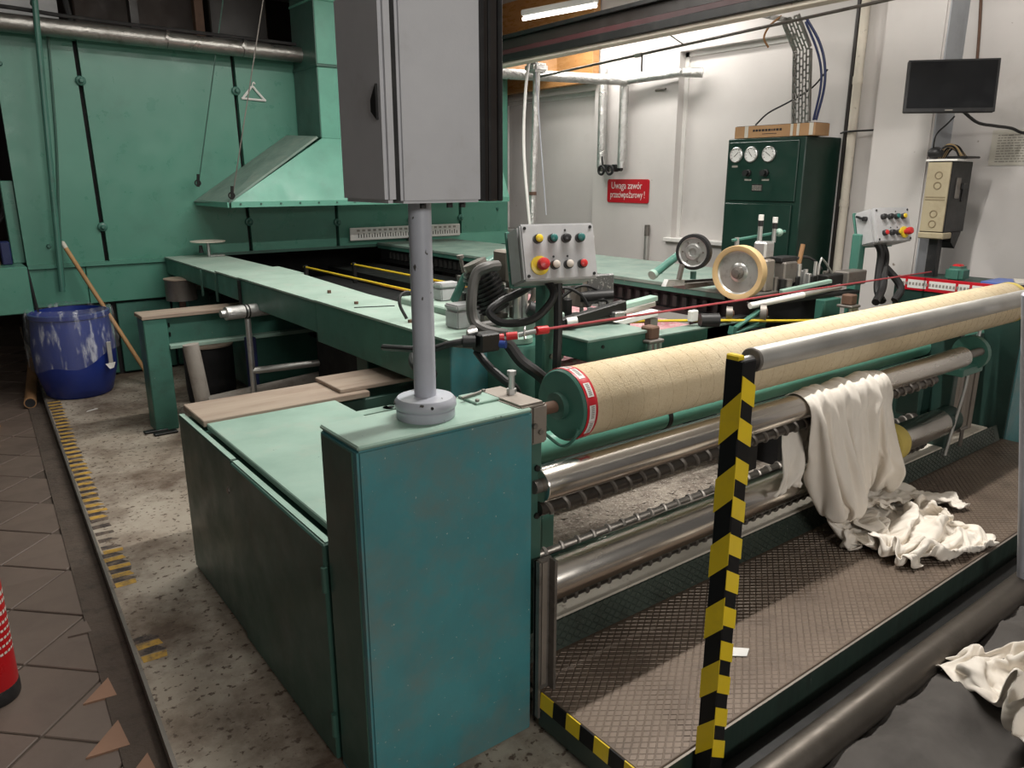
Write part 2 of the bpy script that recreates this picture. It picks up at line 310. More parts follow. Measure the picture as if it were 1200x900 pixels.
# raised machine plinth
pl = S(MB().prism([(kerb_x(-2), -2, -.1), (6, -2, -.1), (6, 9.8, -.1), (kerb_x(9.8), 9.8, -.1)], (0, 0, .15)).build('floor_plinth', K['slab'], loc=(0, 0, 0)))
k = MB(); k.prism([(kerb_x(-2)-.012, -2, .0), (kerb_x(-2), -2, .0), (kerb_x(6.8), 6.8, 0), (kerb_x(6.8)-.012, 6.8, 0)], (0, 0, .054)); k.build('kerb_edge', K['dull'], pl)
k = MB(); k.prism([(kerb_x(-2)-.125, -2, -.02), (kerb_x(-2)-.012, -2, -.02), (kerb_x(6.8)-.012, 6.8, -.02), (kerb_x(6.8)-.115, 6.8, -.02)], (0, 0, .0245)); k.build('mortar_strip', K['grout'], pl)
y = 2.52; n = 0
while y < 6.25:
    x = kerb_x(y)+.006; wd = .085
    worn = (2.64 < y < 3.10); x += random.uniform(-.004, .004)
    if not worn:
        for q, mm in ((0, 'hazyellow'), (.046, 'hazblack')):
            if mm == 'hazyellow' and 3.45 < y < 3.8 and random.random() < .6: continue
            m_ = MB(); m_.prism([(x, y+q, .0495), (x+wd*random.uniform(.85, 1), y+q+random.uniform(-.004, .004), .0495), (x+wd*random.uniform(.6, 1), y+q+random.uniform(.028, .042), .0495), (x, y+q+.04, .0495)], (0, 0, .0016))
            m_.build('painted_stripe', K[mm], pl, smooth=0)
    y += .084
# debris on the floor beneath the rollers
rb = S(MB().box((1.25, 1.72, .02), (4.6, 3.2, .054)).build('floor_under_rollers', K['rubble']))
lm = MB(); 
for i in range(1500):
    x = random.uniform(1.3, 4.4); yy = random.uniform(1.75, 3.0); r = random.uniform(.003, .012); a = random.uniform(0, PI)
    c = Vector((x, yy, .056+random.uniform(0, .006))); e = Vector((math.cos(a), math.sin(a), random.uniform(-.3, .3)))*r; g = Vector((-math.sin(a), math.cos(a), random.uniform(-.3, .5)))*r*.5
    v = [lm.bm.verts.new(c+p_) for p_ in (-e-g, e-g, e+g, -e+g)]; lm.bm.faces.new(v)
o = lm.build('lint_debris', K['lint'], rb, smooth=0); o['kind'] = 'stuff'
# right wall with two boarded window niches, and the pillar
XW = 5.4
wl = MB()
def wp(y0, y1, z0, z1, x0=XW, x1=XW+.3): wl.box((x0, y0, z0), (x1, y1, z1))
N1 = (5.76, 7.3, 1.06, 2.44); N2 = (3.60, 4.72, 1.10, 2.66)
wp(-1.5, N2[0], 0, 3.8); wp(N2[1], N1[0], 0, 3.8); wp(N1[1], 10.4, 0, 3.8)
for n_ in (N1, N2): wp(n_[0], n_[1], 0, n_[2]); wp(n_[0], n_[1], n_[3], 3.8)
S(wl.build('wall_right', K['wall'], loc=(XW, 0, 0)))
for i, n_ in enumerate((N1, N2)):
    wn = S(MB().box((XW+.09, n_[0]-.01, n_[2]), (XW+.12, n_[1]+.01, n_[3]+.01)).build('window_%d' % (i+1), K['wall']))
    MB().box((XW-.045, n_[0]-.04, n_[2]-.035), (XW+.09, n_[1]+.05, n_[2]), .004).build('window_sill', K['white'], wn)
    f = MB(); f.box((XW+.075, n_[0], n_[2]), (XW+.092, n_[0]+.04, n_[3])); f.box((XW+.075, n_[1]-.04, n_[2]), (XW+.092, n_[1], n_[3])); f.box((XW+.075, n_[0], n_[3]-.04), (XW+.092, n_[1], n_[3])); f.build('window_frame', K['white'], wn)
pw = S(MB().box((5.15, 2.41, 0), (5.41, 2.80, 3.8), .012, 2).build('wall_pillar', K['wall']))
MB().box((5.165, 2.402, 0.01), (5.40, 2.412, 3.79)).build('shaded_side', K['pillarside'], pw)  # greyer sheet, the weaker light on this side put into its colour
S(MB().box((-5, 10.3, 0), (6, 10.5, 3.8)).build('wall_back', K['darkbrown']))
S(MB().box((-5, -1.5, 3.8), (6, 10.5, 3.95)).build('ceiling', K['ceil']))

# ================================================================ OVEN
ov = thing('drying_oven', 'huge green panelled drying oven across the far left', 'oven', (2.8, 7.9, .05))
YO = 6.8
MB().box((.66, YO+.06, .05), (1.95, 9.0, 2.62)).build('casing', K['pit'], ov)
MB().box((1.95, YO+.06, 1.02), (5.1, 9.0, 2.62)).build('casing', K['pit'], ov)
MB().box((.66, YO+.02, 2.60), (5.12, 9.0, 2.68)).build('roof_panel', K['oven'], ov)
xs = [.60, 1.145, 2.295, 3.12, 3.91, 4.50, 5.12]
xt = [.60, 1.12, 2.265, 3.12, 3.91, 4.50, 5.12]
for i in range(6):
    a0, a1 = xs[i]+(.016 if i else 0), xs[i+1]-(.016 if i < 5 else 0)
    q = [(a0, YO, .985), (a1, YO, .985), (a1-(.02 if i < 2 else 0), YO, 2.62), (a0-(.02 if 0 < i < 3 else 0), YO, 2.62)]
    o = MB(); o.prism(q, (0, .05, 0)); p_ = o.build('front_panel', K['oven'], ov)
    if 0 < i < 6:
        for zz in ((1.25, 2.32) if i < 3 else (1.22,)):
            xk = xs[i]-.012*(zz-1)
            kb = MB(); kb.lathe([(.034, 0), (.036, .012), (.03, .02), (.016, .024), (.014, .04), (.018, .046), (.012, .054)], (xk, YO-.003, zz), (0, -1, 0), 14); kb.build('clamp_knob', K['green'], ov)
    for xx, zz in (((.76, 1.12), (.635, 2.40)) if i == 0 else ((a1-.14, 1.3),) if i == 5 else ()):
        MB().cyl((xx, YO, zz), (xx, YO-.02, zz), .018, .012, 10).build('plug', K['green'], ov)
# ledge and lower band
MB().box((.60, YO-.035, .955), (1.96, YO+.04, .985)).build('ledge', K['oven'], ov)
for a0, a1 in ((.60, .98), (.985, 1.62), (1.625, 1.95)):
    MB().box((a0, YO-.01, .66), (a1, YO+.05, .952), .004).build('lower_band', K['oven'], ov)
for a0, a1 in ((.62, .86), (.90, 1.13), (1.17, 1.58), (1.60, 1.95)):
    MB().box((a0, YO+.02, .07), (a1, YO+.07, .64), .004).build('base_panel', K['green'], ov)
MB().box((1.95, YO+.03, .05), (2.0, YO+.1, 1.0)).build('slot_jamb', K['green'], ov)
MB().box((5.06, YO, .05), (5.12, YO+.1, 1.0)).build('slot_jamb', K['green'], ov)
MB().box((3.9, YO-.03, .93), (5.1, YO+.02, 1.06)).build('apron', K['hood'], ov)
MB().box((1.96, YO-.01, .975), (3.95, YO+.05, 1.0)).build('slot_lip', K['cab'], ov)
MB().box((1.96, 8.9, .05), (5.1, 9.0, 1.0)).build('back_plate', K['pit'], ov)
# side pieces at the left corner
sp = thing('corner_housing', 'green box housing at the left corner of the oven above the tiled aisle', 'housing', (.3, 6.75, .6))
MB().box((.05, 6.55, .66), (.575, 6.95, 1.0), .006).build('body', K['oven'], sp)
MB().box((.52, 6.86, 1.0), (.60, 6.95, 1.6), .004).build('stand', K['oven'], sp)
for xx in (.18, .3): MB().cyl((xx, 6.552, .8), (xx, 6.542, .8), .01, n=8).build('bolt', K['blackmetal'], sp)
MB().cyl((.575, 6.6, .98), (.6, 6.6, .66), .012, n=8).build('edge_seal', K['black'], sp)
# cables by the corner
for i, (x0, x1, mm) in enumerate(((.50, .56, 'black'), (.47, .54, 'black'), (.42, .50, 'inkgrey'))):
    t_ = MB().tube([(x0-.02, 6.98, 2.3), (x0+.01, 6.97, 1.75), (x1-.02, 6.95, 1.4), (x1-.12, 6.93, 1.25), (x1-.2, 6.9, 1.0)], .012 if i < 2 else .02)
    tag(t_.build('hanging_cable', K[mm]), ['black cable nearest the oven edge at the far left', 'second black cable just left of the oven edge', 'grey conduit left of the black cables by the oven edge'][i], 'cable', 'cables at the oven corner')
bx = MB().box((.30, 6.75, 1.0), (.43, 6.9, 1.13), .004); tag(bx.build('small_parts_box', K['card']), 'small brown box on the green corner housing', 'box')
bx = MB().box((.445, 6.75, 1.0), (.51, 6.86, 1.17), .008); tag(bx.build('dark_canister', K['bluecable']), 'dark blue canister on the corner housing beside the oven edge', 'canister')
# duct along the oven top
du = thing('round_duct', 'long dull zinc duct running along the top of the oven', 'duct', (1.2, 6.62, 2.55))
for a0, a1 in ((-.9, .62), (.625, 1.72), (1.725, 2.30), (2.305, 2.80)):
    d_ = MB().cyl((a0, 6.62, 2.655-.012*a0), (a1, 6.62, 2.655-.012*a1), .062, n=20); d_.build('duct_section', K['duct'], du)
for a in (.62, 1.72, 2.30): MB().cyl((a-.012, 6.62, 2.65), (a+.012, 6.62, 2.65-.012*a+.012), .066, n=20).build('joint_band', K['duct'], du)
tag(MB().tube([(-.9, 6.6, 2.755), (.6, 6.6, 2.745), (1.2, 6.6, 2.72), (2.75, 6.6, 2.70)], .014).build('black_conduit', K['black']), 'thin black conduit lying along the top of the zinc duct', 'conduit')
dp = MB().tube([(.885, 6.72, 2.80), (.88, 6.60, 2.83), (.875, 6.545, 2.79), (.87, 6.545, 2.70), (.80, 6.56, 1.3), (.775, 6.56, .80)], .020, 10)
tag(dp.build('drop_pipe', K['green']), 'slim dark green pipe hooked over the duct and hanging down the oven front', 'pipe')
dp = MB().tube([(.945, 6.70, 2.6), (.90, 6.70, 1.9), (.84, 6.70, 1.3), (.81, 6.72, .82)], .010, 8)
tag(dp.build('thin_wire_pipe', K['cab']), 'thin green pipe close behind the hooked drop pipe', 'pipe')
# extraction hood and chimney
ho = thing('extraction_hood', 'green sheet metal hood with square chimney above the oven mouth', 'hood', (2.9, 6.3, 1.4))
a = [(1.93, 6.08, 1.44), (4.6, 6.08, 1.44), (4.6, 6.30, 1.94), (2.80, 6.30, 1.94)]
MB().prism(a, (0, .012, 0)).build('front_sheet', K['hood'], ho)
MB().prism([(1.93, 6.08, 1.40), (4.6, 6.08, 1.40), (4.6, 6.08, 1.443), (1.93, 6.08, 1.443)], (0, .012, 0)).build('rim', K['hood'], ho)
MB().prism([(1.915, 6.12, 1.42), (1.86, 6.79, 1.42), (2.70, 6.79, 1.97), (2.78, 6.33, 1.945)], (-.012, 0, .012)).build('side_sheet', K['oilydust'], ho)
MB().prism([(1.90, 6.08, 1.40), (1.86, 6.79, 1.40), (1.86, 6.79, 1.44), (1.90, 6.08, 1.44)], (.012, 0, 0)).build('rim', K['hood'], ho)
for i in range(9): MB().cyl((2.0+i*.16, 6.078, 1.425), (2.0+i*.16, 6.072, 1.425), .008, n=8).build('rivet', K['cab'], ho)
MB().box((2.80, 6.30, 1.94), (3.55, 6.78, 3.75), .004).build('chimney', K['hood'], ho)
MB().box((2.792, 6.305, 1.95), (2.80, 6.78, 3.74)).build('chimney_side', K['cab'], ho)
MB().box((2.785, 6.285, 2.50), (3.56, 6.79, 2.525), .004).build('flange', K['cab'], ho)
MB().box((2.785, 6.285, 3.0), (3.56, 6.79, 3.02), .004).build('flange', K['hood'], ho)
for n_, l_, a_, b_ in (('suspension_wire', 'slanting wire from the ceiling to the front left corner of the hood', (1.935, 6.07, 1.46), (2.50, 6.06, 3.7)), ('suspension_wire', 'slanting wire with a shackle behind the front one, ending at the hood back corner', (1.86, 6.66, 1.55), (2.35, 6.60, 3.7))):
    t_ = thing(n_, l_, 'wire', a_, 'hood suspension wires')
    MB().cyl(a_, b_, .0045 if a_[1] < 6.5 else .005, n=6).build('wire', K['dull' if a_[1] < 6.5 else 'cab'], t_)
    MB().torus(Vector(a_)+Vector((0, 0, .03)), (0, 1, 0), .022, .006, 12, 6).build('shackle', K['blackmetal'], t_)
    MB().cyl(a_, Vector(a_)+Vector((.01, 0, .1)), .012, n=8).build('turnbuckle', K['blackmetal'], t_)
# white coat hanger
hg = MB(); A_ = (2.42, YO-.01, 2.30); 
hk = lambda x, z_: (2.42+(x-2.42)*.72, YO-.012, 2.29+(z_-2.30)*.72)
hg.tube([hk(2.29, 2.26), hk(2.37, 2.35), hk(2.42, 2.40), hk(2.47, 2.35), hk(2.56, 2.255)], .010, 6); hg.tube([hk(2.28, 2.265), hk(2.57, 2.255)], .009, 6); hg.tube([hk(2.42, 2.39), hk(2.425, 2.43), hk(2.44, 2.45), hk(2.455, 2.43)], .006, 6)
tag(hg.build('coat_hanger', K['white']), 'white coat hanger hanging on the green oven front', 'hanger')
# scale ruler on the oven
ru = thing('width_scale', 'long white scale plate with black divisions above the oven mouth', 'scale', (3.84, YO-.06, 1.04))
MB().box((3.22, YO-.06, 1.045), (4.46, YO-.045, 1.165), .006).build('scale_plate', K['white'], ru)
tk = MB()
for i in range(40):
    x = 3.3+i*.0285; tk.box((x, YO-.0625, 1.07), (x+.008, YO-.059, 1.10 if i % 2 else 1.112))
tk.build('division_marks', K['ink'], ru)
nb = MB()
for i in range(20):
    x = 3.29+i*.057
    for q in (0, .016): nb.box((x+q, YO-.0625, 1.128), (x+q+.012, YO-.059, 1.148))
nb.build('scale_figures', K['inkgrey'], ru)
tag(MB().prism([(3.80, YO-.1, .99), (4.02, YO-.1, .99), (4.0, YO-.1, 1.05), (3.94, YO-.1, 1.12), (3.86, YO-.1, 1.08)], (0, .04, 0)).build('pointer_guard', K['blackmetal']), 'black curved guard in front of the white scale', 'guard')
tag(MB().box((3.95, YO-.12, .99), (4.0, YO-.105, 1.07), .002).build('pointer_flag', K['orange']), 'small orange flag beside the black guard at the scale', 'flag')
# dark clutter above the oven
du2 = thing('dark_ducting', 'dark brown boxed ducting above the oven roof', 'ducting', (2.0, 8.0, 2.7))
MB().box((1.25, 7.4, 2.69), (2.2, 8.6, 3.78), .01).build('box_section', K['darkbrown'], du2)
MB().box((2.25, 7.2, 2.69), (2.75, 8.6, 3.5), .01).build('box_section', K['brownblack'], du2)
MB().box((1.6, 7.1, 2.69), (1.66, 7.2, 3.7)).build('upright', K['brownblack'], du2)
MB().box((2.1, 7.1, 2.69), (2.17, 7.18, 3.7)).build('upright', K['rust'], du2)
pb = thing('pale_roof_panels', 'pale grey panels above the duct at the top left corner', 'panel', (.6, 7.1, 2.75))
for i in range(4): MB().box((-.9+.50*i, 7.08, 2.75), (-.41+.50*i, 7.12, 3.2), .004).build('panel', K['greyside'], pb)
tag(MB().cyl((1.08, 6.9, 3.2), (1.14, 6.85, 2.66), .02, n=8).build('black_stay', K['black']), 'black stay rod dropping to the duct at the top left', 'rod')
wd = thing('plywood_ducting', 'varnished brown plywood ducting behind the dark overhead beam', 'ducting', (4.9, 6.9, 2.5))
MB().box((4.55, 7.1, 2.70), (5.05, 7.6, 3.75), .05, 3).build('rounded_column', K['wood'], wd)
MB().box((5.135, 7.3, 2.3), (5.38, 7.4, 3.75)).build('sheet', K['wood'], wd)
MB().prism([(4.6, 6.5, 2.62), (5.35, 6.2, 2.62), (5.35, 6.2, 2.75), (4.6, 6.5, 2.95)], (0, .25, 0)).build('sloping_board', K['wood'], wd)
MB().box((5.30, 5.70, 2.50), (5.385, 7.2, 3.4), .004).build('sheet', K['wood'], wd)

# ================================================================ FOREGROUND CABINET AND TEAL BOX
cb = thing('base_cabinet', 'low dark green machine cabinet with two side doors and dusty light-paled green top', 'cabinet', (.98, 2.4, .05))
MB().box((.722, 1.70, .05), (1.25, 3.10, .700), .004).build('body', K['cab'], cb)
MB().box((.719, 2.435, .06), (.7225, 2.465, .71)).build('door_gap', K['shade'], cb)  # black strip painting the shade in the gap between the doors
MB().box((1.25, 2.90, .25), (1.80, 3.10, .70), .004).build('body_extension', K['cab'], cb)
d1 = MB().box((.698, 2.460, .06), (.722, 3.095, .715), .004).build('door', K['cab'], cb)
d2 = MB().box((.690, 1.705, .06), (.722, 2.440, .715), .004).build('door', K['cab'], cb)
for zz in (.62, .18): MB().cyl((.688, 1.70, zz-.035), (.688, 1.70, zz+.035), .009, n=8).build('hinge', K['cab'], d2)
for d_, y0_, y1_ in ((d1, 2.46, 3.09), (d2, 1.71, 2.44)): MB().box((.700, y0_, .714), (.718, y1_, .7185)).build('worn_and_lit_edge', K['dusty'], d_)  # pale dusty strips painting the highlight line along the door tops
MB().cyl((.692, 2.49, .60), (.688, 2.49, .60), .012, n=10).build('lock', K['dull'], d1)
MB().box((.735, 1.70, .715), (1.25, 2.84, .738), .003).build('top_panel', K['dusty'], cb)
bd = thing('wooden_board', 'grimy brown wooden boards laid across the back of the low green cabinet', 'board', (1.2, 3.0, .715))
MB().box((.73, 2.865, .716), (1.42, 3.14, .742), .003).build('plank', K['plank'], bd)
MB().box((1.30, 2.90, .742), (1.86, 3.16, .760), .003).build('plank', K['plank'], bd)
lg = MB(); lg.box((1.25, 2.66, .70), (1.42, 2.72, .712)); lg.cyl((1.42, 2.69, .70), (1.42, 2.69, .712), .03, n=14)
lg.build('lifting_lug', K['dusty'], cb); MB().cyl((1.425, 2.69, .711), (1.425, 2.69, .714), .012, n=12).build('lug_hole', K['pit'], cb)
MB().box((1.25, 1.95, .10), (1.30, 2.88, .60)).build('recess_wall', K['cab'], cb)
tbx = thing('front_box', 'tall bright teal steel box housing in the centre foreground', 'housing', (.955, 1.59, .05))
MB().box((.70, 1.49, .05), (1.205, 1.695, 1.028), .006, 2).build('body', K['teal'], tbx)
MB().box((.702, 1.492, 1.026), (1.203, 1.70, 1.038), .004).build('top_plate', K['dusty'], tbx)
MB().box((.697, 1.515, .07), (.703, 1.685, 1.02), .002).build('shaded_side_panel', K['cab'], tbx)  # darker green sheet, shade of the side face put into its colour
MB().box((1.10, 1.60, 1.038), (1.19, 1.69, 1.045), .002).build('cover_plate', K['dusty'], tbx)
for x, y in ((1.11, 1.61), (1.18, 1.68)): MB().cyl((x, y, 1.044), (x, y, 1.051), .006, n=8).build('screw', K['dull'], tbx)
tag(MB().bar((1.085, 1.645, 1.050), (1.16, 1.665, 1.050), .008, .006).build('steel_pin', K['dull']), 'short steel pin lying on the cover plate of the teal box', 'pin')
# bracket at its right side
br = thing('roll_bracket', 'brownish steel bearing bracket with a bolt between teal box and roll', 'bracket', (1.245, 1.60, .5))
MB().box((1.205, 1.505, .35), (1.25, 1.69, .99), .004).build('arm', K['cab'], br)
MB().box((1.17, 1.50, 1.03), (1.255, 1.70, 1.046), .006, 2).build('cap', K['plate'], br)
MB().box((1.207, 1.497, .93), (1.262, 1.70, 1.04), .006, 2).build('cheek', K['plate'], br)
b_ = MB(); b_.cyl((1.225, 1.61, 1.045), (1.225, 1.61, 1.062), .014, n=6); b_.cyl((1.225, 1.61, 1.062), (1.225, 1.61, 1.10), .009, n=10); b_.cyl((1.225, 1.61, 1.10), (1.225, 1.61, 1.112), .013, n=6); b_.build('adjusting_bolt', K['alu'], br)
for y, z_ in ((1.496, .965), (1.496, .985)): MB().cyl((1.235 if z_ < .98 else 1.215, y, z_), (1.235 if z_ < .98 else 1.215, y-.006, z_), .008, n=6).build('screw', K['dull'], br)
for zz in (.86, .72, .56): MB().cyl((1.23, 1.505, zz), (1.23, 1.498, zz), .009, n=8).build('screw', K['blackmetal'], br)
ch = thing('steel_channel', 'worn steel channel upright below the bracket at the right of the teal box', 'channel', (1.27, 1.50, .05))
MB().box((1.207, 1.475, .10), (1.262, 1.482, .60)).build('web', K['dull'], ch); MB().box((1.207, 1.460, .10), (1.215, 1.484, .60)).build('flange', K['dull'], ch); MB().box((1.255, 1.450, .10), (1.264, 1.484, .595)).build('flange', K['dull'], ch); MB().box((1.225, 1.468, .2), (1.243, 1.475, .59)).build('rib', K['plate'], ch)
# pole with switch cabinet
po = thing('support_pole', 'round grey chipped steel pole standing on the teal box', 'pole', (.945, 1.60, 1.038))
MB().lathe([(.072, 0), (.074, .004), (.074, .022), (.071, .026)], (.945, 1.60, 1.038), n=36).build('flange', K['pole'], po)
MB().lathe([(.076, .027), (.078, .031), (.077, .044), (.070, .053), (.033, .056)], (.945, 1.60, 1.038), n=36).build('collar', K['pole'], po)
MB().cyl((.945, 1.60, 1.09), (.945, 1.60, 1.57), .0275, n=28).build('tube', K['pole'], po)
for a in (0, 1, 2, 3): MB().cyl((.945+.066*math.cos(a*PI/2-1.9), 1.6+.066*math.sin(a*PI/2-1.9), 1.08), (.945+.079*math.cos(a*PI/2-1.9), 1.6+.079*math.sin(a*PI/2-1.9), 1.08), .004, n=8).build('grub_screw', K['blackmetal'], po)
sw = thing('switch_cabinet', 'big light grey switch cabinet on top of the round pole', 'cabinet', (.945, 1.6, 1.565))
MB().box((.822, 1.462, 1.567), (1.028, 1.672, 2.0), .006, 2).build('body', K['grey'], sw)
dr = MB().box((.785, 1.462, 1.568), (.812, 1.672, 1.995), .008, 2).build('door', K['grey'], sw)
MB().box((.812, 1.470, 1.572), (.823, 1.668, 1.99)).build('door_seal', K['black'], sw)
lk = MB(); lk.prism([(.7855, 1.482, 1.735), (.7855, 1.505, 1.752), (.7855, 1.505, 1.775), (.7855, 1.482, 1.805)], (-.006, 0, 0)); lk.build('lock', K['blackmetal'], dr)
MB().box((1.028, 1.466, 1.57), (1.040, 1.668, 1.995)).build('seal', K['black'], sw)
bz = MB().box((1.040, 1.462, 1.568), (1.075, 1.670, 1.998), .004).build('bezel', K['brownblack'], sw)
MB().box((1.046, 1.459, 1.570), (1.053, 1.464, 1.996)).build('bezel_groove', K['black'], bz)
MB().box((1.075, 1.460, 1.568), (1.088, 1.670, 1.998), .003).build('front_frame', K['black'], sw)
for x in (.895, .965, 1.0): MB().cyl((x, 1.50, 1.567), (x, 1.50, 1.555), .007, n=6).build('gland_bolt', K['blackmetal'], sw)
